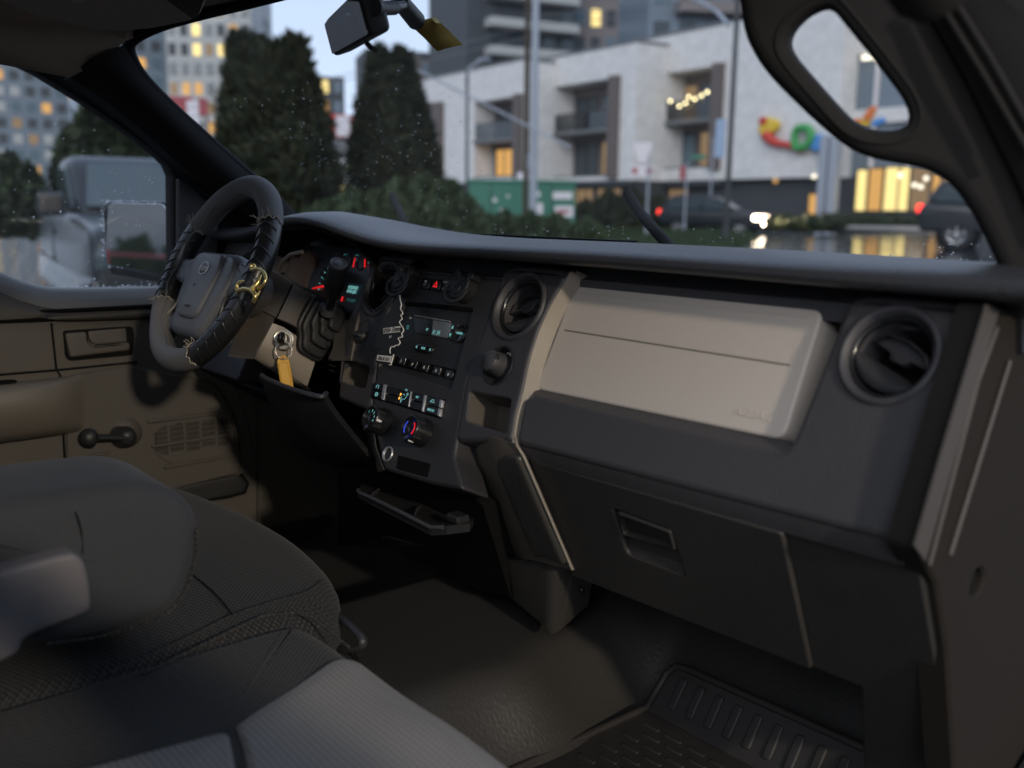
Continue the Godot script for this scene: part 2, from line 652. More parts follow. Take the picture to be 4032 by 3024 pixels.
	mat("frame_dark", lin(0.03, 0.03, 0.032), 0.5)
	mat("window_dark", lin(0.05, 0.065, 0.075), 0.08)
	mat("window_blue", lin(0.12, 0.17, 0.20), 0.1)
	glow("lit_warm", Color(1.0, 0.76, 0.42), 0.8)
	glow("lit_bright", Color(1.0, 0.90, 0.58), 1.4)
	glow("lit_dim", Color(0.82, 0.68, 0.50), 0.42)
	glow("lit_white", Color(1.0, 0.97, 0.88), 2.2)
	glow("string_light", Color(1.0, 0.94, 0.72), 7.0)
	glow("head_light", Color(1.0, 0.92, 0.80), 25.0)
	glow("tail_light", Color(1.0, 0.22, 0.16), 4.0)
	glow("lamp_glow", Color(1.0, 0.78, 0.5), 3.0)
	mat("pole_grey", lin(0.33, 0.36, 0.41), 0.5)
	mat("pole_dark", lin(0.03, 0.032, 0.036), 0.5)
	mat("box_green", lin(0.035, 0.17, 0.115), 0.55)
	mat("sign_white", lin(0.72, 0.68, 0.70), 0.5)
	mat("sign_red", lin(0.36, 0.07, 0.08), 0.5)
	mat("sign_blue", lin(0.28, 0.38, 0.55), 0.5)
	mat("tower_white", lin(0.46, 0.46, 0.44), 0.8)
	mat("tower_dark", lin(0.055, 0.062, 0.07), 0.6)
	mat("tower_glass", lin(0.17, 0.21, 0.25), 0.25)
	mat("car_blue", lin(0.022, 0.026, 0.032), 0.3, 0.0, 0.4)
	mat("car_dark", lin(0.018, 0.02, 0.024), 0.25)
	mat("car_glass", lin(0.05, 0.07, 0.078), 0.06)
	mat("tyre", lin(0.012, 0.012, 0.012), 0.85)
	mat("paint_red", lin(0.55, 0.05, 0.03), 0.5)
	mat("paint_yellow", lin(0.75, 0.50, 0.04), 0.5)
	mat("paint_green", lin(0.05, 0.32, 0.08), 0.5)
	mat("paint_azure", lin(0.08, 0.28, 0.65), 0.5)
	mat("paint_orange", lin(0.75, 0.20, 0.04), 0.5)
	mat("wire", lin(0.2, 0.2, 0.21), 0.6)
	M.grass.albedo_texture = ramp_noise(0.6, 1.0)
	M.grass.uv1_triplanar = true
	M.grass.uv1_world_triplanar = true

func ramp_noise(lo: float, hi: float) -> NoiseTexture2D:
	var t: NoiseTexture2D = noise(0, 0.02, 256, 5, 21).duplicate()
	var g := Gradient.new()
	g.colors = PackedColorArray([Color(lo, lo, lo), Color(hi, hi, hi)])
	t.color_ramp = g
	return t

func lamp_behind() -> void:
	# street lamp in the car park behind and to the right of the photographer: its warm light rakes through the open passenger door
	var t := thing("street_lamp", "tall warm street lamp beside the truck, behind the photographer", "street lamp", Vector3(8.9, -0.2, 2.0))
	var st := tool()
	add_lathe(st, fr(Vector3.ZERO, Vector3.UP, Vector3.RIGHT), [Vector2(0.0, 0), Vector2(0.16, 0), Vector2(0.16, 0.12), Vector2(0.08, 0.2), Vector2(0.05, 4.3), Vector2(0.0, 4.3)], 14)
	put("pole", done(st), M.pole_dark, t)
	put("arm", tube([Vector3(0, 4.2, 0), Vector3(-0.3, 4.34, 0), Vector3(-0.95, 4.36, 0)], 0.035), M.pole_dark, t)
	put("housing", box(Vector3(-0.8, 4.36, 0), Vector3(0.5, 0.07, 0.22), 0.02), M.pole_dark, t)
	put("glow_panel", box(Vector3(-0.8, 4.25, 0), Vector3(0.3, 0.1, 0.16), 0.02), M.lamp_glow, t)
	var l := OmniLight3D.new()
	l.name = "light"
	t.add_child(l)
	l.position = Vector3(-0.8, 4.25, 0)
	l.light_color = Color(1.0, 0.94, 0.85)
	l.light_energy = 54.0
	l.light_size = 0.22
	l.omni_range = 80.0
	l.omni_attenuation = 2.0
	l.shadow_enabled = true

func cab_shell() -> void:
	var t := thing("truck_cab", "dark cab shell of the truck with headliner, roof pillars and windscreen", "truck cab")
	# headliner: front edge follows the windscreen top
	var front := [Vector3(-0.8,1.7835,0.4032), Vector3(-0.79,1.7581,0.3444), Vector3(-0.78,1.7307,0.2943), Vector3(-0.765,1.7616,0.2457), Vector3(-0.74,1.8022,0.2014), Vector3(-0.7719,1.84,0.1191), Vector3(-0.5092,1.852,0.0853), Vector3(-0.2, 1.875, 0.02), Vector3(0.15, 1.88, 0.02), Vector3(0.5, 1.86, 0.09), Vector3(0.72, 1.81, 0.2), Vector3(0.80, 1.79, 0.34)]
	var rows := []
	for k in 9:
		var q := k / 8.0
		var r := []
		for i in front.size():
			var p: Vector3 = front[i]
			var e: Vector3 = Vector3(p.x * 1.0, lerpf(p.y, 1.80 + 0.085 * (1.0 - pow(absf(p.x) / 0.8, 4.0)), 1.0), 1.25)
			var z := lerpf(p.z, 1.25, q)
			r.append(Vector3(p.x, lerpf(p.y, e.y, smoothstep(0.0, 0.5, q)), z))
		rows.append(r)
	put("headliner", sheet(rows, Vector3(0, 0.05, 0)), M.headliner, t)
	# left windscreen pillar: window side -> windscreen side
	var lp := [Vector3(-0.8,1.733,0.2886), Vector3(-0.8,1.6969,0.2288), Vector3(-0.805,1.6446,0.1577), Vector3(-0.81,1.5716,0.0697), Vector3(-0.82,1.5061,-0.0251), Vector3(-0.83,1.4408,-0.1306)]
	var rp := [Vector3(-0.75,1.7961,0.2013), Vector3(-0.755,1.7474,0.1692), Vector3(-0.76,1.7023,0.1208), Vector3(-0.775,1.633,0.0302), Vector3(-0.79,1.5538,-0.0749), Vector3(-0.81,1.4691,-0.1959)]
	rows = []
	for i in 6:
		var a: Vector3 = lp[i]
		var b: Vector3 = rp[i]
		var r := []
		for k in 9:
			var q := k / 8.0
			r.append(a.lerp(b, q) + Vector3(0.028, 0.004, 0.012) * sin(q * PI))
		rows.append(r)
	put("windscreen_pillar", sheet(smooth_rows(rows, 5), Vector3(-0.05, 0, 0)), M.pillar_grey, t)
	# black edge of the windscreen, from the roof round the corner and down the pillar
	var edge := [Vector3(0.3, 1.872, -0.015), Vector3(-0.1, 1.868, -0.01), Vector3(-0.4385,1.852,0.0641), Vector3(-0.5907,1.842,0.1121), Vector3(-0.7002,1.832,0.1459), Vector3(-0.75,1.8157,0.1743), Vector3(-0.765,1.7985,0.1877), Vector3(-0.77,1.7733,0.1818), Vector3(-0.775,1.7417,0.1602), Vector3(-0.785,1.6968,0.1093), Vector3(-0.8,1.6247,0.0146), Vector3(-0.815,1.5424,-0.0968), Vector3(-0.83,1.48,-0.1752)]
	put("windscreen_seal", tube(smooth(edge, 5), 0.012, 8), M.gasket, t)
	# windscreen glass: a curved pane from the cowl to the roof
	var tops := [Vector3(-0.79, 1.79, 0.17), Vector3(-0.5, 1.85, 0.04), Vector3(0, 1.875, -0.02), Vector3(0.5, 1.85, 0.04), Vector3(0.77, 1.79, 0.17)]
	var lows := [Vector3(-0.86, 1.40, -0.30), Vector3(-0.5, 1.40, -0.55), Vector3(0, 1.40, -0.64), Vector3(0.5, 1.40, -0.55), Vector3(0.84, 1.40, -0.30)]
	tops = smooth(tops, 5)
	lows = smooth(lows, 5)
	rows = []
	for k in 7:
		var r := []
		for i in tops.size():
			r.append(tops[i].lerp(lows[i], k / 6.0) + Vector3(0, 0.02, -0.03) * sin(k / 6.0 * PI))
		rows.append(r)
	var ws := put("windscreen", sheet(rows), M.glass, t)
	var rg := RandomNumberGenerator.new()
	rg.seed = 90
	var dp := []
	var ds := []
	for i in 420:
		var u := rg.randf() * 0.30 + 0.04 if i < 260 else rg.randf()
		var k := 0.25 + 0.6 * rg.randf() if i < 260 else 0.93 - 0.06 * rg.randf()
		var n := u * (tops.size() - 1)
		var a: Vector3 = tops[int(n)].lerp(tops[mini(int(n) + 1, tops.size() - 1)], n - int(n))
		var b: Vector3 = lows[int(n)].lerp(lows[mini(int(n) + 1, lows.size() - 1)], n - int(n))
		dp.append(a.lerp(b, k) + Vector3(0, 0.02, -0.03) * sin(k * PI) + Vector3(0, 0.0006, -0.0006))
		ds.append(rg.randf_range(0.4, 1.2))
	scatter("raindrops", lathe(fr(Vector3.ZERO, Vector3(0, 0.75, -0.65)), [Vector2(0.0, 0.0), Vector2(0.0013, 0.0), Vector2(0.0011, 0.0006), Vector2(0, 0.001)], 8), M.drop, dp, ws, ds)
	# dotted shade band behind the mirror: thin printed lines
	var st := tool()
	var sa: Vector3 = Vector3(-0.3123,1.8009,0.2871)
	var sb: Vector3 = Vector3(-0.2146,1.7889,0.269)
	var se: Vector3 = Vector3(-0.227,1.7588,0.2765)
	for i in 24:
		var u := i / 23.0
		add_tube(st, [sa.lerp(sb, u), sa.lerp(se, u)], 0.0009, 4)
	tag(put("shade_band", done(st), M.gasket, t), "", "", "", "stuff")
	# roof and walls that close the cab
	put("roof", box(Vector3(0, 1.94, 0.66), Vector3(1.62, 0.03, 1.16), 0.01), M.car_dark, t)
	put("rear_wall", plate(Transform3D(Basis(Vector3(-1, 0, 0), Vector3.UP, Vector3(0, 0, -1)), Vector3(0, 1.2, 1.2)), [Vector2(-0.88, -0.55), Vector2(0.88, -0.55), Vector2(0.84, 0.3), Vector2(0.78, 0.72), Vector2(-0.78, 0.72), Vector2(-0.84, 0.3)], 0.05, 0.0, [rrect(1.3, 0.42, 0.06, 4, Vector2(0, 0.40))]), M.headliner, t)
	put("rear_window", plate(Transform3D(Basis(Vector3(-1, 0, 0), Vector3.UP, Vector3(0, 0, -1)), Vector3(0, 1.6, 1.22)), rrect(1.32, 0.44, 0.06), 0.004, 0.0), M.glass, t)
	put("door_pillar", box(Vector3(0.86, 1.2, 1.12), Vector3(0.1, 1.2, 0.2), 0.02), M.pillar_grey, t)
	put("roof_rail", tube([Vector3(0.82,1.6556,0.18), Vector3(0.82, 1.80, 0.5), Vector3(0.81, 1.84, 0.8), Vector3(0.82, 1.82, 1.2)], 0.03, 8), M.pillar_grey, t)
	put("cowl", sheet([[Vector3(-0.86, 1.36, -0.26), Vector3(-0.4, 1.37, -0.5), Vector3(0, 1.37, -0.56), Vector3(0.4, 1.37, -0.5), Vector3(0.86, 1.36, -0.26)], [Vector3(-0.86, 1.33, -0.7), Vector3(-0.4, 1.34, -0.75), Vector3(0, 1.34, -0.76), Vector3(0.4, 1.34, -0.75), Vector3(0.86, 1.33, -0.7)]], Vector3(0, -0.03, 0)), M.black_plastic, t)
	rows = []
	for k in 6:
		var r := []
		for i in 9:
			var x := -0.92 + 1.84 * i / 8.0
			r.append(Vector3(x, 1.30 - 0.05 * k / 5.0 * k / 5.0 - 0.12 * pow(absf(x) / 0.92, 4.0), -0.72 - 1.15 * k / 5.0))
		rows.append(r)
	put("bonnet", sheet(rows, Vector3(0, -0.03, 0)), M.car_dark, t)
	# wiper arms resting at the foot of the windscreen
	for w in [[Vector3(-1.1043,1.5338,-0.62), Vector3(-1.0147,1.4997,-0.58), Vector3(-0.8845,1.4463,-0.52)], [Vector3(-0.2219,1.5362,-0.62), Vector3(-0.1592,1.4906,-0.6), Vector3(-0.0419,1.4279,-0.56)]]:
		put("wiper_arm", tube(smooth(w, 4), 0.011, 6), M.gasket, t)

	# sun visor with its printed label
	var T := fr(Vector3(-0.5, 1.815, 0.3), Vector3(0.05, -1, 0.12), Vector3(0, 0, -1))
	var v := thing("sun_visor", "brown sun visor with a white printed label, folded up under the roof", "sun visor")
	var pts := []
	for p in [Vector3(-0.5748,1.8,0.5313), Vector3(-0.677,1.8,0.3848), Vector3(-0.6772,1.8,0.3245), Vector3(-0.6841,1.805,0.2624), Vector3(-0.5831,1.82,0.2073), Vector3(-0.4546,1.83,0.175), Vector3(-0.2557,1.83,0.231), Vector3(-0.0396,1.81,0.5406)]:
		var q: Vector3 = T.affine_inverse() * p
		pts.append(Vector2(q.x, q.y))
	put("panel", pillow(T, rnd(pts, 0.03), 0.022, 0.009, 4), M.headliner, v)
	var lab := []
	for p in [Vector3(-0.4242,1.795,0.4385), Vector3(-0.5342,1.795,0.3501), Vector3(-0.4188,1.8,0.3337), Vector3(-0.3133,1.8,0.4007)]:
		var q: Vector3 = T.affine_inverse() * p
		lab.append(Vector2(q.x, q.y))
	var lb := put("label", plate(off(T, 0, 0, 0.0015), lab, 0.001, 0.0), M.label_paper, v)
	for i in 6:
		var a: Vector2 = lab[0].lerp(lab[1], 0.08).lerp(lab[3].lerp(lab[2], 0.08), 0.12 + 0.14 * i)
		var b: Vector2 = lab[0].lerp(lab[1], 0.62 if i % 3 == 2 else 0.9).lerp(lab[3].lerp(lab[2], 0.9), 0.12 + 0.14 * i)
		var n := (b - a).orthogonal().normalized() * 0.0022
		put("print_line", plate(off(T, 0, 0, 0.0022), [a - n, b - n, b + n, a + n], 0.0005, 0.0), M.label_print, lb)

func smooth_rows(rows: Array, n: int) -> Array:
	var cols := []
	for c in rows[0].size():
		var col := []
		for r in rows: col.append(r[c])
		cols.append(smooth(col, n))
	var out := []
	for i in cols[0].size():
		var r := []
		for c in cols: r.append(c[i])
		out.append(r)
	return out

func lip_y(x: float) -> float:
	# front lip of the dash pad: a low hump over the instruments
	return 1.437 + 0.040 * exp(-pow((x + 0.46) / 0.20, 2.0)) + 0.004 * exp(-pow((x - 0.3) / 0.4, 2.0))

func dashboard() -> void:
	var t := thing("dashboard", "charcoal dashboard with tan passenger airbag panel and round vents", "dashboard")
	# soft pad on top
	var prof := [Vector2(-0.50, -0.075), Vector2(-0.28, -0.034), Vector2(-0.09, -0.022), Vector2(-0.05, -0.014), Vector2(-0.02, -0.012), Vector2(-0.002, -0.010), Vector2(0.006, -0.006), Vector2(0.008, -0.001), Vector2(0.005, 0.005), Vector2(-0.006, 0.010), Vector2(-0.03, 0.014), Vector2(-0.08, 0.0165), Vector2(-0.16, 0.0165), Vector2(-0.24, 0.014), Vector2(-0.32, 0.009), Vector2(-0.42, -0.008), Vector2(-0.55, -0.05)]
	var rows := []
	for i in 61:
		var x := -0.86 + 1.69 * i / 60.0
		var r := []
		var ends := smoothstep(0.80, 0.70, x)
		for p in prof:
			var hump := lip_y(x)
			var fall := smoothstep(-0.05, -0.34, p.x)
			var y: float = lerpf(hump, 1.437, fall) + p.y
			r.append(Vector3(x, y, p.x * (1.0 - 0.25 * smoothstep(0.4, 0.85, absf(x)))))
		rows.append(r)
	put("dash_pad", sheet(rows), M.charcoal_soft, t)
	# defroster slot at the foot of the windscreen
	put("defroster_grille", sheet([[Vector3(-0.52, 1.4565, -0.235), Vector3(-0.2, 1.456, -0.235), Vector3(0.12, 1.4555, -0.235)], [Vector3(-0.52, 1.4535, -0.285), Vector3(-0.2, 1.454, -0.285), Vector3(0.12, 1.454, -0.285)]], Vector3(0, -0.01, 0)), M.gasket, t)
	# dark channel under the pad
	put("channel", sheet([[Vector3(-0.2, 1.425, -0.06), Vector3(0.8, 1.425, -0.06)], [Vector3(-0.2, 1.375, -0.075), Vector3(0.8, 1.375, -0.075)]], Vector3(0, 0, -0.03)), M.black_plastic, t)
	put("channel_floor", sheet([[Vector3(0.235, 1.416, -0.075), Vector3(0.76, 1.416, -0.075)], [Vector3(0.235, 1.409, -0.047), Vector3(0.76, 1.409, -0.047)]], Vector3(0, -0.02, 0)), M.charcoal, t)
	# tan airbag cover, rolled over at its top edge
	var S: Transform3D = F.stack
	var tl := Vector2(0.268,0.0707)
	var bl := Vector2(0.2224,-0.0846)
	var br := Vector2(0.6096,-0.0792)
	var tr := Vector2(0.6095,0.0537)
	var cover := rnd([bl, br, tr + Vector2(-0.002, 0.014), Vector2(bl.x + 0.004, tl.y)], 0.016, 6)
	var ac := put("airbag_cover", plate(off(S, 0, 0, -0.022), cover, 0.045, 0.0035, [], 4), M.tan, t)
	var roll := []
	for k in 9:
		var a := k / 8.0 * 1.35
		roll.append([S * Vector3(bl.x + 0.016, tl.y - 0.016 + 0.022 * sin(a), -0.0212 - 0.022 * (1.0 - cos(a))), S * Vector3(tr.x - 0.016, tl.y - 0.016 + 0.022 * sin(a), -0.0212 - 0.022 * (1.0 - cos(a)))])
	put("rolled_top", sheet(roll, Vector3(0, -0.002, -0.002)), M.tan, ac)
	# the tear seam and the embossed word
	var s0 := Vector2(0.2403,0.0021)
	var s1 := Vector2(0.5899,0.0007)
	put("tear_seam", tube([S * Vector3(s0.x, s0.y, -0.0215), S * Vector3(s0.x + 0.01, s0.y, -0.0212), S * Vector3(s1.x, s1.y, -0.0212)], 0.0011, 6), M.tan_trim, ac)
	text("lettering", "AIRBAG", 0.0085, at2(S, Vector2(0.5649,-0.0593), -0.0222), M.tan, ac, "Droid Sans Bold", 0.2, 0.0012, 1.1)
	# fascia band and the right-hand vent pod in one moulding
	var pod := [Vector2(0.2324,-0.104), Vector2(0.2515,-0.0938), Vector2(0.4024,-0.0955), Vector2(0.5813,-0.0966), Vector2(0.6286,-0.095), Vector2(0.6343,-0.0817), Vector2(0.6439,0.0423), Vector2(Vector2(0.6459,0.0686).x, 0.0715), Vector2(0.785, 0.0715), Vector2(0.7826,-0.1504), Vector2(0.2471,-0.164)]
	var vr := Vector2(0.7055, 0.0195)
	var hole := circ(0.0475, 36, vr)
	put("fascia", plate(S, rnd(pod, 0.012, 4), 0.075, 0.007, [hole], 4, 0.004), M.fascia, t)
	put("fascia_underside", sheet([[S * Vector3(0.245, -0.1655, -0.006), S * Vector3(0.775, -0.152, -0.006)], [Vector3(0.26, 1.176, 0.052), Vector3(0.77, 1.19, 0.055)]], Vector3(0, 0.01, -0.03)), M.fascia, t)
	vent(S, vr, 0.0475, t, -0.4, M.charcoal)
	put("pod_roll", roll_top(S, Vector2(0.6459,0.0686).x + 0.003, 0.782, 0.0705, 0.014), M.fascia, t)
	put("fascia_ledge", sheet([[Vector3(0.2472,1.262,0.0366), Vector3(0.3992,1.2612,0.037), Vector3(0.5788,1.2604,0.0374), Vector3(0.6355,1.2621,0.0366)], [Vector3(0.2158,1.2645,0.0101), Vector3(0.3726,1.2658,0.0095), Vector3(0.5568,1.2678,0.0085), Vector3(0.6161,1.2678,0.0085)]], Vector3(0, -0.003, 0)), M.fascia, t)
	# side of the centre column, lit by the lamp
	# right end of the dash
	var E: Transform3D = F.endr
	var cap := [Vector2(0.0153,0.2245), Vector2(-0.0792,0.018), Vector2(-0.0384,-0.025), Vector2(-0.0057,-0.0981), Vector2(0.0408,-0.2518), Vector2(0.2712,-0.345), Vector2(0.3462,0.0011), Vector2(0.289,0.1804), Vector2(0.0808,0.2105)]
	var ec := put("end_cap", plate(off(E, 0, 0, 0.004), rnd(cap, 0.006, 3), 0.03, 0.003, [circ(0.014, 16, Vector2(0.0449,-0.0434))]), M.end_brown, t)
	put("edge_strip", sheet([[Vector3(0.7955,1.4235,-0.0013), Vector3(0.7955,1.3004,0.0556), Vector3(0.7955,1.2235,0.089)], [Vector3(0.798,1.417,-0.0213), Vector3(0.798,1.2954,0.0346), Vector3(0.798,1.2067,0.0721)]], Vector3(-0.002, 0, 0)), M.end_strip, ec)  # lighter sheet standing in for the light on the curved edge
	put("end_rib", tube([Vector3(0.796,1.4019,-0.0243), Vector3(0.796,1.3566,0.0027), Vector3(0.796,1.1999,0.0603)], 0.0022, 6), M.end_strip, ec)
	put("end_rib", tube([Vector3(0.796,1.3692,-0.0578), Vector3(0.796,1.3065,-0.0281), Vector3(0.796,1.2005,0.0225)], 0.0024, 6), M.end_strip, ec)
	put("plug", lathe(fr(E * Vector3(0, 0, -0.004) + E.basis * Vector3(Vector2(0.0449,-0.0434).x, Vector2(0.0449,-0.0434).y, 0), Vector3.RIGHT), [Vector2(0, 0), Vector2(0.013, 0.0), Vector2(0.0135, -0.01)], 16), M.black_plastic, ec)
	# glove box and lower panels on the receding lower plane
	var G: Transform3D = F.glove
	var handle_hole := rnd([Vector2(0.3925,-0.0369), Vector2(0.485,-0.0392), Vector2(0.4842,-0.1096), Vector2(0.3921,-0.109)], 0.008, 3)
	var lower := put("lower_panel", plate(off(G, 0, 0, -0.004), [Vector2(0.2475,0.0091), Vector2(0.784, Vector2(0.7833,0.0343).y), Vector2(0.784, Vector2(0.7966,-0.0799).y), Vector2(0.784, Vector2(0.7829,-0.2778).y), Vector2(0.6663,-0.3585), Vector2(0.6911,-0.1881), Vector2(0.2563,-0.1976)], 0.05, 0.003), M.glove, t)
	var gb := put("glove_box_lid", plate(off(G, 0, 0, 0.004), rnd([Vector2(0.2568,0.0008), Vector2(0.6438,0.0086), Vector2(0.6376,-0.1829), Vector2(0.2563,-0.1976)], 0.004, 2), 0.006, 0.002, [handle_hole], 2, 0.003), M.glove, t)
	var hc: Vector2 = (handle_hole[0] + handle_hole[7]) * 0.5
	var hrows := []
	for k in 7:
		var q := k / 6.0
		var r := []
		for i in 2:
			var p: Vector2 = Vector2(0.3901,-0.0365).lerp(Vector2(0.3906,-0.1108), q) if i == 0 else Vector2(0.4867,-0.0386).lerp(Vector2(0.4847,-0.1094), q)
			r.append(G * Vector3(p.x, p.y, 0.003 - 0.024 * sin(pow(q, 0.6) * PI)))
		hrows.append(r)
	put("latch_recess", sheet(hrows, G.basis.z * -0.002), M.glove, gb)
	put("latch_lever", plate(off(G, 0, 0, 0.006), rnd([Vector2(0.4014,-0.0381), Vector2(0.4853,-0.0405), Vector2(0.4836,-0.0704), Vector2(0.397,-0.0761)], 0.004, 3), 0.01, 0.003, [], 3), M.glove, gb)
	# bumpy lower edge of the lid
	for i in 9:
		var p: Vector2 = Vector2(0.3829,-0.1874).lerp(Vector2(0.5586,-0.1795), i / 8.0)
		put("edge_tab", pillow(at2(G, p, 0.0), circ(0.007, 10, Vector2.ZERO, 0.005), 0.008, 0.003, 2), M.black_plastic, lower)

func vent(S: Transform3D, c: Vector2, R: float, parent: Node, turn: float, m: Material) -> void:
	var T := at2(S, c)
	var r := R - 0.011
	var v := put("vent_bezel", lathe(T, [Vector2(R + 0.0045, 0.0), Vector2(R + 0.003, 0.0035), Vector2(R, 0.005), Vector2(R - 0.003, 0.0035), Vector2(R - 0.0055, -0.004), Vector2(R - 0.009, -0.018), Vector2(R - 0.011, -0.05)], 40), m, parent)
	put("vent_ring", lathe(off(T, 0, 0, -0.006), [Vector2(R - 0.0055, 0.0), Vector2(R - 0.006, 0.002), Vector2(R - 0.0085, 0.002), Vector2(R - 0.0095, -0.004)], 40), M.gloss_black, v)
	var B := spin(off(T, 0, 0, -0.018), turn)
	put("vent_well", lathe(off(T, 0, 0, -0.05), [Vector2(0, 0), Vector2(R, 0.0)], 24), M.void_black, v)
	# rotating core: a fixed disc with a slot, and two curved vanes
	put("vane", plate(off(B, 0, 0, 0.002), rnd([Vector2(-r * 0.98, r * 0.12), Vector2(-r * 0.30, r * 0.10), Vector2(-r * 0.18, -r * 0.08), Vector2(r * 0.22, -r * 0.02), Vector2(r * 0.34, r * 0.16), Vector2(r * 0.96, r * 0.20), Vector2(r * 0.62, r * 0.52), Vector2(0, r * 0.62), Vector2(-r * 0.7, r * 0.5)], 0.002, 2), 0.012, 0.0015, [], 2), M.console_mid, v)
	var rows := []
	for k in 6:
		var q := k / 5.0
		var row := []
		for i in 13:
			var x := lerpf(-0.93, 0.93, i / 12.0) * r
			var half := sqrt(maxf(r * r - x * x, 0.0))
			row.append(B * Vector3(x, -r * 0.28 - (half * 0.66 - r * 0.02) * q, 0.001 + 0.012 * sin(q * PI * 0.75)))
		rows.append(row)
	put("vane", sheet(rows, B.basis.z * -0.004), M.console_dark, v)

func roll_top(S: Transform3D, x0: float, x1: float, v0: float, r: float) -> ArrayMesh:
	# a top edge that rolls over towards the windscreen
	var rows := []
	for k in 10:
		var a := k / 9.0 * 1.7
		var row := []
		for i in 9:
			var q := i / 8.0
			var e := 0.004 * (pow(absf(q * 2.0 - 1.0), 8.0))
			row.append(S * Vector3(lerpf(x0, x1, q), v0 + r * sin(a) - e, 0.0004 - r * 1.5 * (1.0 - cos(a)) - e))
		rows.append(row)
	var back := []
	for p in rows[9]: back.append(p - S.basis.z * 0.03)
	rows.append(back)
	return sheet(rows)

func quad_plate(T: Transform3D, q: Array, z: float, depth: float, bev: float, r := 0.0015) -> ArrayMesh:
	return plate(off(T, 0, 0, z), rnd(q, r, 2) if r > 0 else q, depth, bev, [], 2)

func centre(q: Array) -> Vector2:
	var c := Vector2.ZERO
	for p in q: c += p / q.size()
	return c

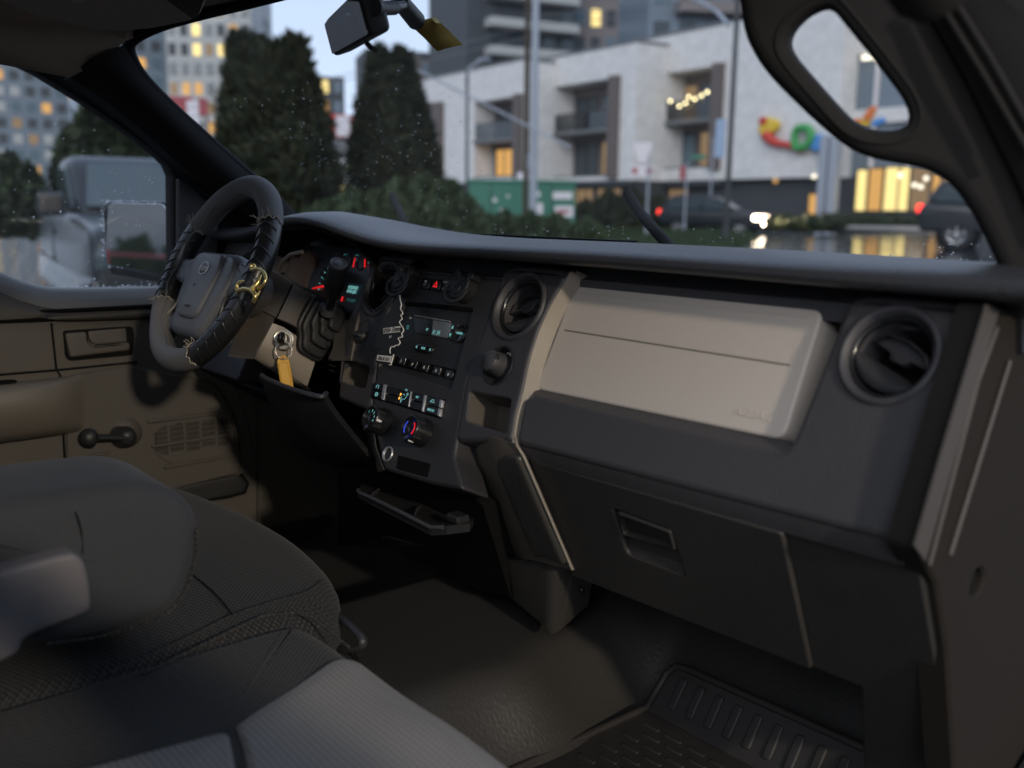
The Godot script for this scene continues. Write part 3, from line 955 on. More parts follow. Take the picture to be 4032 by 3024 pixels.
func centre_stack() -> void:
	var t := thing("centre_console", "black centre console with radio, climate knobs and two round vents", "centre console")
	var S: Transform3D = F.stack
	# right column with vent, power socket and cubby
	var vc := Vector2(0.159, 0.020)
	var sock := Vector2(0.1606,-0.0676)
	var cub := rnd([Vector2(0.1208,-0.1113), Vector2(0.2098,-0.1085), Vector2(0.2222,-0.1542), Vector2(0.1354,-0.1539)], 0.006, 3)
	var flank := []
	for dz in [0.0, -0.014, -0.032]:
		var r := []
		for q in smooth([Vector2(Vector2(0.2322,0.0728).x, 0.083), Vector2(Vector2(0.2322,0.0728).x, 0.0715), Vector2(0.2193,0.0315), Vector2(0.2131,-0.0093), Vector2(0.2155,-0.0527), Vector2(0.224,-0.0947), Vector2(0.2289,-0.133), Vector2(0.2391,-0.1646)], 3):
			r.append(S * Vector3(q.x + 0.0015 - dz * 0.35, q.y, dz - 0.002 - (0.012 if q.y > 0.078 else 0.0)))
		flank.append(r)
	var rc := put("right_column", plate(off(S, 0, 0, 0.001), rnd([Vector2(0.0983,0.0588), Vector2(Vector2(0.1007,0.0684).x, 0.0715), Vector2(Vector2(0.2322,0.0728).x, 0.0715), Vector2(0.2193,0.0315), Vector2(0.2131,-0.0093), Vector2(0.2155,-0.0527), Vector2(0.224,-0.0947), Vector2(0.2289,-0.133), Vector2(0.238,-0.1623), Vector2(0.1286,-0.1844), Vector2(0.1042,-0.0986)], 0.010, 4), 0.06, 0.006, [circ(0.0475, 36, vc), circ(0.0275, 28, sock), cub], 4, 0.003), M.console_mid, t)
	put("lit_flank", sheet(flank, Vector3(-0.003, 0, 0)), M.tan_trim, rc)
	vent(S, vc, 0.0475, rc, 0.35, M.console_mid)
	put("column_roll", roll_top(S, Vector2(0.1007,0.0684).x + 0.003, Vector2(0.2322,0.0728).x - 0.002, 0.0715, 0.014), M.console_mid, rc)

	open_box(S, cub, 0.055, rc, M.column_brown)
	# 12 V socket with its rubber cap
	var so := put("socket", lathe(at2(S, sock), [Vector2(0.029, 0.001), Vector2(0.0275, 0.003), Vector2(0.026, -0.004), Vector2(0.022, -0.012), Vector2(0, -0.013)], 32), M.black_plastic, rc)
	var cap_at := off(at2(S, sock), -0.003, 0.002, -0.012)
	put("cap", lathe(cap_at, [Vector2(0, 0.032), Vector2(0.009, 0.032), Vector2(0.010, 0.031), Vector2(0.0135, 0.031), Vector2(0.015, 0.029), Vector2(0.0155, 0.02), Vector2(0.017, 0.008), Vector2(0.019, 0.0)], 28), M.charcoal, so)
	for k in 4: put("cap_lug", box(Vector3.ZERO, Vector3(0.009, 0.004, 0.005), 0.001), M.black_plastic, so).transform = cap_at * Transform3D(Basis(Vector3.BACK, k * PI / 2 + 0.5), Vector3.ZERO) * Transform3D(Basis.IDENTITY, Vector3(0, 0.0145, 0.028))
	text("lettering", "12V", 0.0052, at2(S, Vector2(0.1619,-0.0473), -0.0105), M.white_print, so, "Droid Sans Bold", 0.0, 0.0006, 0.9)

	# left column with vent, light switch and cubby
	var vl := Vector2(-0.194, 0.0195)
	var sw := Vector2(-0.1988,-0.0665)
	var cub2 := rnd([Vector2(-0.2294,-0.1093), Vector2(-0.1459,-0.1104), Vector2(-0.1327,-0.1476), Vector2(-0.2106,-0.1483)], 0.005, 3)
	var lc := put("left_column", plate(off(S, 0, 0, 0.001), rnd([Vector2(-0.2462,0.0027), Vector2(-0.2536,0.0608), Vector2(Vector2(-0.247,0.0706).x, 0.0705), Vector2(Vector2(-0.1424,0.0669).x, 0.0705), Vector2(-0.1402,0.0514), Vector2(-0.1516,-0.0207), Vector2(-0.1339,-0.0913), Vector2(-0.1161,-0.1347), Vector2(-0.0974,-0.1802), Vector2(-0.2015,-0.1755), Vector2(-0.2411,-0.0755)], 0.010, 4), 0.06, 0.006, [circ(0.0465, 36, vl), cub2], 4, 0.003), M.console_mid, t)
	vent(S, vl, 0.0465, lc, 0.9, M.console_mid)
	put("column_roll", roll_top(S, Vector2(-0.247,0.0706).x, Vector2(-0.1424,0.0669).x, 0.0705, 0.014), M.console_mid, lc)
	open_box(S, cub2, 0.05, lc, M.column_brown)
	var ls := put("light_switch_well", lathe(at2(S, sw, 0.0015) * Transform3D(Basis.from_scale(Vector3(0.72, 1.15, 1)), Vector3.ZERO), [Vector2(0.027, 0.0), Vector2(0.025, 0.001), Vector2(0.022, -0.004), Vector2(0.0, -0.005)], 28), M.black_plastic, lc)
	put("knob", pillow(at2(S, sw, 0.009) * Transform3D(Basis(Vector3.BACK, 0.15), Vector3.ZERO), circ(0.015, 20, Vector2.ZERO, 0.012), 0.012, 0.004, 3), M.black_plastic, ls)
	put("knob_bar", box(Vector3.ZERO, Vector3(0.026, 0.005, 0.006), 0.0015), M.charcoal, ls).transform = at2(S, sw, 0.0105)

	# centre panel: switches above, radio in the middle, climate controls below
	var radio := rnd([Vector2(-0.1152,0.0042), Vector2(0.0606,0.0085), Vector2(0.0778,-0.1158), Vector2(-0.1212,-0.1096)], 0.003, 2)
	var cp := put("centre_panel", plate(S, rnd([Vector2(-0.1415,0.0571), Vector2(0.1056,0.0593), Vector2(0.1059,-0.0983), Vector2(0.1368,-0.2057), Vector2(0.1782,-0.243), Vector2(0.1054,-0.2519), Vector2(-0.0094,-0.257), Vector2(-0.0897,-0.1872), Vector2(-0.1147,-0.1345), Vector2(-0.1325,-0.0912), Vector2(-0.1501,-0.0206)], 0.008, 3), 0.05, 0.005, [radio], 3, 0.002), M.console_dark, t)
	put("top_ledge", sheet([[Vector3(-0.1389,1.4011,-0.0238), Vector3(0.106,1.403,-0.0247)], [Vector3(-0.13, 1.405, -0.07), Vector3(0.105, 1.405, -0.07)]], Vector3(0, -0.004, 0)), M.console_mid, cp)
	put("upper_slot", quad_plate(S, [Vector2(-0.1182,0.0066), Vector2(0.0599,0.0097), Vector2(0.0594,0.004), Vector2(-0.1168,-0.0003)], -0.001, 0.02, 0.0005), M.void_black, cp)
	var ra := put("radio", quad_plate(S, radio, -0.006, 0.03, 0.001, 0.0), M.black_plastic, t)
	put("lower_edge", tube([Vector3(-0.1226,1.2501,0.0422), Vector3(-0.0169,1.2472,0.0435), Vector3(0.0705,1.2442,0.0449)], 0.0012, 6), M.charcoal, ra)
	var z := -0.0055
	put("display", quad_plate(S, [Vector2(-0.0298,-0.0178), Vector2(0.0193,-0.0177), Vector2(0.0204,-0.0415), Vector2(-0.0202,-0.0417)], z + 0.0012, 0.004, 0.0004), M.lcd_off, ra)
	put("display_dark", quad_plate(S, [Vector2(-0.0844,-0.0177), Vector2(-0.0306,-0.0174), Vector2(-0.0208,-0.0418), Vector2(-0.0636,-0.0424)], z + 0.001, 0.004, 0.0004), M.lcd_dark, ra)
	put("bright_edge", tube([Vector3(-0.081,1.334,0.003), Vector3(0.0134,1.3339,0.0031)], 0.0011, 6), M.silver, ra)
	text("clock_digits", "8:34", 0.0068, at2(S, Vector2(-0.0094,-0.0363), z + 0.002), M.teal, ra, "Droid Sans Mono", 0.1, 0.0004, 0.85)
	text("lettering", "ST", 0.004, at2(S, Vector2(-0.0348,-0.0342), z + 0.002), M.teal, ra)
	text("lettering", "CD", 0.0035, at2(S, Vector2(-0.0883,-0.0207), z + 0.002), M.print_dim, ra)
	text("lettering", "AM", 0.0032, at2(S, Vector2(-0.087,-0.0343), z + 0.002), M.teal_dim, ra)
	text("lettering", "FM", 0.0032, at2(S, Vector2(-0.0861,-0.038), z + 0.002), M.teal_dim, ra)
	for q in [[[Vector2(0.0211,-0.0175), Vector2(0.0355,-0.0172), Vector2(0.0367,-0.028), Vector2(0.0229,-0.0283)], 1.0, Vector2(0.0261,-0.0239)], [[Vector2(0.0234,-0.0303), Vector2(0.0366,-0.03), Vector2(0.039,-0.043), Vector2(0.0236,-0.0428)], -1.0, Vector2(0.0271,-0.0367)]]:
		var b := put("arrow_button", quad_plate(S, q[0], z + 0.0025, 0.005, 0.0006), M.black_plastic, ra)
		put("arrow", plate(at2(S, q[2], z + 0.0031), [Vector2(-0.0026, -0.0026 * q[1]), Vector2(0.0026, -0.0026 * q[1]), Vector2(0, 0.0030 * q[1])], 0.0005, 0.0), M.teal, b)
	var kn := at2(S, Vector2(0.0487,-0.0315), z)
	var ak := put("audio_knob", lathe(kn, [Vector2(0.0145, 0.0), Vector2(0.0143, 0.003), Vector2(0.0125, 0.0045), Vector2(0.0115, 0.003), Vector2(0.0105, 0.0015), Vector2(0, 0.003)], 28), M.gloss_black, ra)
	text("lettering", "AUDIO", 0.0028, off(kn, 0, 0, 0.0034), M.teal, ak)
	var sk := at2(S, Vector2(-0.0255,-0.0643), z)
	var sb := put("seek_bar", pillow(off(sk, 0, 0, 0.003) * Transform3D(Basis(Vector3.BACK, 0.03), Vector3.ZERO), rrect(0.047, 0.0125, 0.006), 0.006, 0.002, 3), M.gloss_black, ra)
	text("lettering", "SEEK", 0.0026, off(sk, 0, 0, 0.0032), M.teal, sb)
	for s in [-1, 1]: put("arrow", plate(off(sk, 0.0165 * s, 0, 0.0034), [Vector2(0, 0.0024), Vector2(0.004 * s, 0), Vector2(0, -0.0024)], 0.0004, 0.0), M.teal, sb)
	# presets 1 to 6
	var pa := Vector2(-0.1009,-0.0904)
	var pb := Vector2(0.0575,-0.0946)
	put("preset_groove", plate(at2(S, (pa + pb) / 2, z + 0.0006), rrect(pa.distance_to(pb) + 0.024, 0.0155, 0.0075), 0.004, 0.0004), M.void_black, ra)
	for i in 6:
		var p := pa.lerp(pb, i / 5.0)
		var b := put("preset_button", pillow(at2(S, p, z + 0.0035), rrect(0.0205, 0.0125, 0.004 if i == 0 or i == 5 else 0.0012, 3), 0.005, 0.0011, 2), M.gloss_black, ra)
		text("digit", str(i + 1), 0.0048, at2(S, p, z + 0.0037), M.white_print, b, "Droid Sans", 0.1)
	# switch row with the hazard triangle
	var row := put("switch_row", quad_plate(S, [Vector2(-0.0905,0.0445), Vector2(0.0026,0.0449), Vector2(0.0035,0.0276), Vector2(-0.0838,0.0276)], 0.0012, 0.004, 0.001), M.void_black, t)
	var ra0 := Vector2(-0.071,0.0363)
	var ra1 := Vector2(-0.0142,0.0358)
	for i in 3:
		var b := put("switch", pillow(at2(S, ra0.lerp(ra1, i / 2.0), 0.005), rrect(0.0232, 0.0185, 0.002, 2), 0.005, 0.0016, 2), M.gloss_black, row)
		var c := at2(S, ra0.lerp(ra1, i / 2.0), 0.0053)
		if i == 1:
			put("hazard_triangle", plate(c, [Vector2(-0.0062, -0.0045), Vector2(0.0062, -0.0045), Vector2(0, 0.0062)], 0.0004, 0.0, [[Vector2(-0.0028, -0.0026), Vector2(0.0028, -0.0026), Vector2(0, 0.0022)]]), M.red_glow, b)
		elif i == 2:
			text("lettering", "PASS AIRBAG", 0.0027, off(c, 0, 0.006, 0), M.white_print, b, "Droid Sans", 0.1, 0.0004, 0.8)
			text("lettering", "OFF", 0.003, off(c, -0.004, -0.0055, 0), M.print_dim, b)
		else:
			put("car_symbol", pillow(off(c, 0, 0.003, 0.0004), rrect(0.005, 0.0035, 0.001), 0.0006, 0.0002, 1), M.white_print, b)
			for s in [-1, 1]: put("skid_mark", tube([c * Vector3(0.0012 * s, -0.0005, 0.0002), c * Vector3(0.0022 * s, -0.002, 0.0002), c * Vector3(0.0012 * s, -0.0035, 0.0002)], 0.0004, 5), M.white_print, b)
	# climate buttons
	var cl := put("climate_panel", quad_plate(S, [Vector2(-0.1163,-0.1356), Vector2(0.0754,-0.1318), Vector2(0.0808,-0.1602), Vector2(-0.1083,-0.1591)], 0.0012, 0.004, 0.001), M.void_black, t)
	var quads := [
		[Vector2(-0.1117,-0.1357), Vector2(-0.0831,-0.1351), Vector2(-0.0787,-0.1454), Vector2(-0.108,-0.1458)], [Vector2(-0.107,-0.1474), Vector2(-0.0784,-0.147), Vector2(-0.074,-0.1572), Vector2(-0.1034,-0.1575)],
		[Vector2(-0.0732,-0.1348), Vector2(-0.0401,-0.1342), Vector2(-0.0363,-0.1459), Vector2(-0.0687,-0.1463)], [Vector2(-0.0677,-0.1478), Vector2(-0.0353,-0.1474), Vector2(-0.0318,-0.1575), Vector2(-0.0643,-0.1577)],
		[Vector2(-0.0386,-0.1344), Vector2(-0.008,-0.134), Vector2(-0.0002,-0.1565), Vector2(-0.0305,-0.1573)],
		[Vector2(-0.0032,-0.134), Vector2(0.0283,-0.1337), Vector2(0.0311,-0.1447), Vector2(0.0011,-0.1454)], [Vector2(0.0014,-0.147), Vector2(0.0313,-0.1463), Vector2(0.0349,-0.1575), Vector2(0.0038,-0.1574)],
		[Vector2(0.0351,-0.1341), Vector2(0.0671,-0.1335), Vector2(0.0709,-0.1453), Vector2(0.0388,-0.1458)], [Vector2(0.0391,-0.1473), Vector2(0.0711,-0.1468), Vector2(0.0743,-0.1575), Vector2(0.0416,-0.1579)]]
	for i in quads.size():
		var b := put("climate_button", quad_plate(S, quads[i], 0.0045, 0.004, 0.0008), M.gloss_black, cl)
		var c := at2(S, centre(quads[i]), 0.0049)
		if i == 0 or i == 1:
			put("heat_symbol", tube([c * Vector3(-0.003, -0.002, 0), c * Vector3(-0.0034, 0.002, 0), c * Vector3(0, 0.0032, 0), c * Vector3(0.0034, 0.002, 0), c * Vector3(0.003, -0.002, 0)], 0.0005, 5), M.teal, b)
			if i == 1: put("flame_symbol", tube(lift(c, circ(0.0018, 8, Vector2.ZERO, 0.0032), 0), 0.0004, 5, true), M.teal, b)
		elif i == 4:
			put("person_symbol", tube(smooth([c * Vector3(0.0075, 0.004, 0), c * Vector3(0.004, -0.002, 0), c * Vector3(-0.001, -0.003, 0), c * Vector3(-0.003, -0.009, 0)], 3), 0.00045, 5), M.teal, b)
			put("head_symbol", tube(lift(off(c, 0.0072, 0.0065), circ(0.0017, 8), 0), 0.0005, 5, true), M.teal, b)
			put("air_arrow", tube([c * Vector3(0.002, 0.0035, 0), c * Vector3(-0.002, 0.005, 0), c * Vector3(-0.0035, 0.004, 0)], 0.0005, 5), M.teal, b)
			put("air_arrow", tube([c * Vector3(-0.005, 0.001, 0), c * Vector3(-0.0045, -0.004, 0), c * Vector3(-0.003, -0.007, 0)], 0.0005, 5), M.teal, b)
			put("screen_symbol", tube([c * Vector3(-0.001, 0.0105, 0), c * Vector3(-0.0018, 0.013, 0), c * Vector3(0.003, 0.013, 0), c * Vector3(0.0024, 0.0105, 0)], 0.0005, 5), M.teal, b)
			for s in [0, 1]: put("amber_lamp", pillow(off(c, -0.0095, 0.0035 - 0.0062 * s, 0.0004), circ(0.0017, 8, Vector2.ZERO, 0.0022), 0.001, 0.0003, 1), M.amber_glow, b)
		elif i == 5: text("lettering", "A/C", 0.003, c, M.teal, b)
		elif i == 7: put("recirculate_symbol", tube([c * Vector3(-0.005, -0.001, 0), c * Vector3(-0.002, 0.0022, 0), c * Vector3(0.002, 0.0025, 0), c * Vector3(0.005, -0.001, 0), c * Vector3(-0.005, -0.0012, 0)], 0.0006, 5), M.teal, b)
		elif i == 8: text("lettering", "MAX A/C", 0.0028, c, M.teal, b, "Droid Sans Bold", 0.0, 0.0004, 0.85)
	for q in [[Vector2(-0.081,-0.1339), Vector2(-0.0739,-0.1337), Vector2(-0.0652,-0.1574), Vector2(-0.0731,-0.1575)], [Vector2(-0.0068,-0.1338), Vector2(-0.0041,-0.1337), Vector2(0.0033,-0.1567), Vector2(0.0007,-0.1568)], [Vector2(0.0289,-0.1336), Vector2(0.034,-0.1335), Vector2(0.041,-0.158), Vector2(0.0365,-0.1581)], [Vector2(0.0686,-0.1341), Vector2(0.0755,-0.1341), Vector2(0.0782,-0.1452), Vector2(0.0722,-0.1455)], [Vector2(0.073,-0.1469), Vector2(0.0785,-0.1467), Vector2(0.0818,-0.1577), Vector2(0.0756,-0.1577)]]:
		put("silver_bar", quad_plate(S, q, 0.006, 0.005, 0.0008, 0.0008), M.silver, cl)
	# climate knobs
	for i in 2:
		var k := at2(S, Vector2(-0.0512,-0.1902) if i == 0 else Vector2(0.0528,-0.1872), 0.001)
		var kb := put("climate_knob", lathe(k, [Vector2(0.0215, 0.0), Vector2(0.0205, 0.012), Vector2(0.019, 0.026), Vector2(0.0178, 0.0275), Vector2(0.0165, 0.0275), Vector2(0.0158, 0.0255), Vector2(0, 0.0255)], 36), M.gloss_black, t)
		for n in 5: put("grip_lug", box(Vector3.ZERO, Vector3(0.004, 0.0035, 0.014), 0.001), M.black_plastic, kb).transform = k * Transform3D(Basis(Vector3.BACK, n * TAU / 5 + 0.4), Vector3.ZERO) * Transform3D(Basis.IDENTITY, Vector3(0, 0.0193, 0.02))
		put("pointer", box(Vector3.ZERO, Vector3(0.0035, 0.003, 0.009), 0.001), M.sign_white, kb).transform = k * Transform3D(Basis(Vector3.BACK, -1.6 if i == 0 else -2.7), Vector3.ZERO) * Transform3D(Basis.IDENTITY, Vector3(0, 0.0188, 0.022))
		var face := off(k, 0, 0, 0.0262)
		if i == 0:
			for n in 4: text("digit", str(n + 1), 0.0036, at2(face, Vector2.from_angle(1.5 - n * 0.6) * 0.0105), M.teal, kb)
			text("lettering", "O", 0.004, at2(face, Vector2.from_angle(2.3) * 0.0105), M.teal_dim, kb)
		else:
			for s in 2:
				var arc := []
				for n in 9: arc.append(face * Vector3(cos(0.9 - n * 0.2 + (PI * 0.98 if s else 0.0)) * 0.0115, sin(0.9 - n * 0.2 + (PI * 0.98 if s else 0.0)) * 0.0115, 0.0))
				put("temperature_arc", tube(arc, 0.0009, 5), M.blue_glow if s else M.red_glow, kb)
	put("blank_switch", quad_plate(S, [Vector2(-0.0373,-0.1753), Vector2(0.0173,-0.175), Vector2(0.0216,-0.1929), Vector2(-0.028,-0.1932)], 0.0015, 0.003, 0.0008), M.black_plastic, cp)
	# lower end of the console: power outlet and open tray
	var po := at2(S, Vector2(-0.0104,-0.2328), 0.001)
	put("power_outlet", lathe(po, [Vector2(0.0118, 0), Vector2(0.0115, 0.003), Vector2(0.0100, 0.003), Vector2(0.0095, -0.02), Vector2(0, -0.02)], 24), M.silver, cp)
	put("storage_slot", quad_plate(S, [Vector2(0.0141,-0.2292), Vector2(0.0936,-0.2248), Vector2(0.0973,-0.2444), Vector2(0.0209,-0.2487)], 0.0012, 0.004, 0.001), M.void_black, cp)
	put("flank", sheet([[Vector3(-0.0897,1.1803,0.0791), Vector3(-0.0502,1.1421,0.097), Vector3(-0.0094,1.117,0.1086)], [Vector3(-0.1808,1.1586,0.0341), Vector3(-0.1384,1.1138,0.055), Vector3(-0.0907,1.0881,0.067)]], Vector3(0.004, 0, 0)), M.column_brown, cp)
	var tr := put("tray", sheet([[Vector3(-0.0827,1.0694,0.11), Vector3(-0.0292,1.0728,0.12), Vector3(0.1287,1.0674,0.12), Vector3(0.1524,1.0731,0.11), Vector3(0.1776,1.0801,0.09)], [Vector3(-0.2073,1.0408,0.02), Vector3(-0.1906,1.0366,0), Vector3(-0.026,1.037,0), Vector3(0.0213,1.0365,0), Vector3(0.0727,1.0457,0)]], Vector3(0, -0.012, 0)), M.black_plastic, t)
	put("tray_lip", tube([Vector3(-0.0786,1.07,0.112), Vector3(-0.0585,1.0713,0.12), Vector3(-0.026,1.0732,0.122), Vector3(0.0578,1.0708,0.122), Vector3(0.1316,1.0682,0.122), Vector3(0.1499,1.0721,0.115)], 0.0035, 6), M.charcoal, tr)
	put("tray_divider", sheet([[Vector3(0.0785,1.0702,0.115), Vector3(0.0086,1.0492,0.06)], [Vector3(0.0863,1.0835,0.115), Vector3(0.0189,1.0617,0.06)]], Vector3(0.003, 0, 0)), M.charcoal, tr)
	put("tray_divider", sheet([[Vector3(-0.0359,1.0706,0.115), Vector3(-0.0881,1.0576,0.07)], [Vector3(-0.0343,1.077,0.115), Vector3(-0.0849,1.065,0.07)]], Vector3(0.003, 0, 0)), M.charcoal, tr)
	put("coin_holder", box(Vector3(0.1353,1.0742,0.08), Vector3(0.03, 0.012, 0.02), 0.003), M.black_plastic, tr)
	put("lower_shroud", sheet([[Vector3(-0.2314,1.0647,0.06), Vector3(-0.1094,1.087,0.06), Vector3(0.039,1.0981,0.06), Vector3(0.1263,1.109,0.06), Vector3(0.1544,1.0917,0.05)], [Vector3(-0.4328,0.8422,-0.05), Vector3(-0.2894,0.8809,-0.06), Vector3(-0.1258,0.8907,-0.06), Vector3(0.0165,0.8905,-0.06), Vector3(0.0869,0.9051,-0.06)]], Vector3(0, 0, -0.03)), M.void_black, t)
	# leg of the console with the padded knee rest
	var lrows := []
	for q in [[Vector3(0.0911,1.1673,0.022), Vector3(0.1598,1.1909,0.0617), Vector3(0.2054,1.2028,0.0739), Vector3(0.247,1.2005,0.0684)], [Vector3(0.0332,1.113,-0.0143), Vector3(0.1275,1.1457,0.0384), Vector3(0.1934,1.1671,0.0616), Vector3(0.2599,1.1862,0.0662)], [Vector3(0.0316,1.063,-0.0376), Vector3(0.1269,1.0994,0.0168), Vector3(0.1943,1.1247,0.0419), Vector3(0.2641,1.1406,0.0449)], [Vector3(0.0377,1.0034,-0.0655), Vector3(0.1304,1.0421,-0.011), Vector3(0.1914,1.0671,0.0128), Vector3(0.266,1.0778,0.0134)], [Vector3(0.047,0.9428,-0.0937), Vector3(0.1331,0.9819,-0.0402), Vector3(0.1847,1.0038,-0.0189), Vector3(0.2687,1.0143,-0.0184)]]: lrows.append(smooth(q, 4))
	var leg := put("console_leg", sheet(smooth_rows(lrows, 4), Vector3(0, 0, -0.004)), M.column_brown, t)
	put("knee_pad", pillow(off(F.glove, 0, 0, 0.019), rnd([Vector2(0.1923,-0.0165), Vector2(0.2071,-0.0001), Vector2(0.2293,0.0103), Vector2(0.2554,0.0151), Vector2(0.2695,-0.1644), Vector2(0.2235,-0.1641), Vector2(0.1985,-0.1751)], 0.008, 3), 0.016, 0.006, 4), M.rubber_floor, leg)
	put("trim_strip", tube([Vector3(0.2544,1.2133,0.0765), Vector3(0.2509,1.201,0.0708), Vector3(0.2603,1.1871,0.0665), Vector3(0.2669,1.1128,0.0319), Vector3(0.2715,1.0175,-0.0147)], 0.002, 6), M.tan_trim, leg)
	var ft := put("console_foot", sheet([[Vector3(-0.2409,0.9205,-0.03), Vector3(-0.0399,0.95,-0.03), Vector3(0.1221,0.983,-0.03), Vector3(0.2008,1.0052,-0.03), Vector3(0.2223,1.0031,-0.034), Vector3(0.2276,0.9952,-0.05), Vector3(0.2177,0.9759,-0.09), Vector3(0.2158,0.9642,-0.1)], [Vector3(-0.3353,0.8538,-0.1), Vector3(-0.1223,0.8753,-0.09), Vector3(0.0738,0.8977,-0.07), Vector3(0.1649,0.8855,-0.06), Vector3(0.1827,0.8774,-0.06), Vector3(0.1852,0.8853,-0.075), Vector3(0.1735,0.8925,-0.12), Vector3(0.1753,0.8974,-0.13)]], Vector3(0, 0, -0.012)), M.rubber_floor, t)
	put("screw", lathe(fr(Vector3(0.2219,0.9549,-0.082), Vector3(0.8, 0, 0.6)), [Vector2(0, 0.004), Vector2(0.004, 0.003), Vector2(0.005, 0)], 12), M.gloss_black, ft)

func open_box(S: Transform3D, q: Array, depth: float, parent: Node, m: Material) -> void:
	# the walls and back of a pocket behind an opening
	var st := tool()
	st.set_smooth_group(-1)
	q = ccw(q)
	strip(st, lift(S, q, -0.002), lift(S, inset(q, 0.003), -depth))
	flat(st, S, [PackedVector2Array(inset(q, 0.003))], -depth)
	put("pocket", done(st), m, parent)

func cluster_and_column() -> void:
	var t := thing("instrument_cluster", "dark instrument cluster with glowing red needles and a teal message display", "instrument cluster")
	var C: Transform3D = F.clus
	put("face", plate(C, rnd([Vector2(-0.2198,-0.09), Vector2(-0.2432,0.0477), Vector2(0.1649,0.0509), Vector2(0.1198,-0.0855), Vector2(-0.0697,-0.1148)], 0.01), 0.01, 0.001), M.lcd_dark, t)
	# hood over the instruments: sides and roof of the dark tunnel
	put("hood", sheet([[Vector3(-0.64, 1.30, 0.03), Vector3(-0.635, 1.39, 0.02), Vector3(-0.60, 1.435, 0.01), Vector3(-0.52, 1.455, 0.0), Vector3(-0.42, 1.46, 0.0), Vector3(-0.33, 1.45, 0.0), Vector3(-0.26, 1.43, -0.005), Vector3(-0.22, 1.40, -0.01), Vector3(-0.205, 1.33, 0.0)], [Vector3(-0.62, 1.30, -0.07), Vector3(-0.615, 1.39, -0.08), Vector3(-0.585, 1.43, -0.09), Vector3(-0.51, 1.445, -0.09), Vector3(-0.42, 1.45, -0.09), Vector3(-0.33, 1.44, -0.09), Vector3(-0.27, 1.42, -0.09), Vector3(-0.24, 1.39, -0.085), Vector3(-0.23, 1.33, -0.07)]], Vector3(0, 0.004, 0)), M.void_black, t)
	# gauges
	for g in [[Vector2(-0.1569,-0.0394), 0.040], [Vector2(-0.0404,-0.0285), 0.038], [Vector2(0.0145,0.0224), 0.016], [Vector2(0.0654,0.0235), 0.016], [Vector2(0.1106,0.0249), 0.016], [Vector2(-0.0228,0.0255), 0.014]]:
		put("gauge_rim", lathe(at2(C, g[0], 0.0005), [Vector2(g[1], 0.0), Vector2(g[1] - 0.001, 0.002), Vector2(g[1] - 0.003, 0.0)], 28), M.black_plastic, t)
	var big := Vector2(-0.0231,-0.0248)
	for i in 7:
		var a := 3.5 - i * 0.33
		put("tick", tube([C * (Vector3(big.x, big.y, 0.002) + Vector3(cos(a), sin(a), 0) * 0.034), C * (Vector3(big.x, big.y, 0.002) + Vector3(cos(a), sin(a), 0) * 0.0385)], 0.0007, 5), M.teal, t)
		if i % 2 == 0: text("digit", str(1 + i / 2), 0.0048, at2(C, big + Vector2(cos(a), sin(a)) * 0.028, 0.002), M.teal_dim, t)
	put("needle", tube([Vector3(-0.4966,1.3457,-0.0432), Vector3(-0.46,1.3525,-0.0457)], [0.0012, 0.0022], 6), M.red_glow, t)
	for n in [[Vector3(-0.375,1.3925,-0.0614), Vector3(-0.3776,1.4093,-0.0675)], [Vector3(-0.3354,1.3945,-0.0621), Vector3(-0.3423,1.4082,-0.0671)]]:
		put("needle", tube(n, 0.0013, 6), M.red_glow, t)
	for p in [Vector2(0.0038,0.0318), Vector2(0.0455,0.0323), Vector2(0.0829,0.0316)]:
		var arc := []
		for k in 6: arc.append(C * Vector3(p.x + 0.008 * cos(2.4 - k * 0.3), p.y - 0.004 + 0.008 * sin(2.4 - k * 0.3), 0.002))
		put("scale_arc", tube(arc, 0.0007, 5), M.teal_dim, t)
	put("fuel_symbol", box(Vector3(-0.3296,1.4043,-0.0667), Vector3(0.003, 0.005, 0.001), 0.0004), M.teal_dim, t)
	put("temperature_symbol", box(Vector3(-0.3703,1.4046,-0.0668), Vector3(0.0022, 0.006, 0.001), 0.0004), M.teal_dim, t)
	put("message_screen", quad_plate(C, [Vector2(0.0439,-0.0176), Vector2(0.0908,-0.0187), Vector2(0.0862,-0.0377), Vector2(0.0455,-0.037)], 0.0015, 0.002, 0.0003), M.screen, t)
	text("lettering", "PASSENGER", 0.0062, at2(C, Vector2(0.0644,-0.0254), 0.002), M.teal, t, "Droid Sans Bold", 0.1, 0.0004, 0.72)
	text("lettering", "DOOR AJAR", 0.0062, at2(C, Vector2(0.0631,-0.0328), 0.002), M.teal, t, "Droid Sans Bold", 0.1, 0.0004, 0.72)
	put("warning_lamp", plate(at2(C, Vector2(0.0375,-0.0489), 0.002), rrect(0.005, 0.009, 0.001, 2), 0.0006, 0.0), M.red_glow, t)
	text("gear_letters", "P R N D", 0.006, at2(C, Vector2(0.0702,-0.0491), 0.002), M.teal_dim, t, "Droid Sans Mono", 0.0, 0.0004, 0.8)
	# bezel side lit through the wheel
	put("bezel", sheet([[Vector3(-0.521,1.3001,0.02), Vector3(-0.4889,1.3732,0.02), Vector3(-0.4538,1.4148,0.02), Vector3(-0.4326,1.4222,0), Vector3(-0.4412,1.4145,-0.02)], [Vector3(-0.4706,1.2755,0), Vector3(-0.504,1.334,-0.03), Vector3(-0.4952,1.3732,-0.04), Vector3(-0.4755,1.3981,-0.05), Vector3(-0.4688,1.3983,-0.055)]], Vector3(-0.003, 0, -0.003)), M.charcoal, t)
	put("bezel_edge", tube([Vector3(-0.5094,1.3792,0.022), Vector3(-0.4893,1.3992,0.022), Vector3(-0.4628,1.4134,0.018), Vector3(-0.4334,1.4191,0.01)], 0.004, 6), M.column_brown, t)
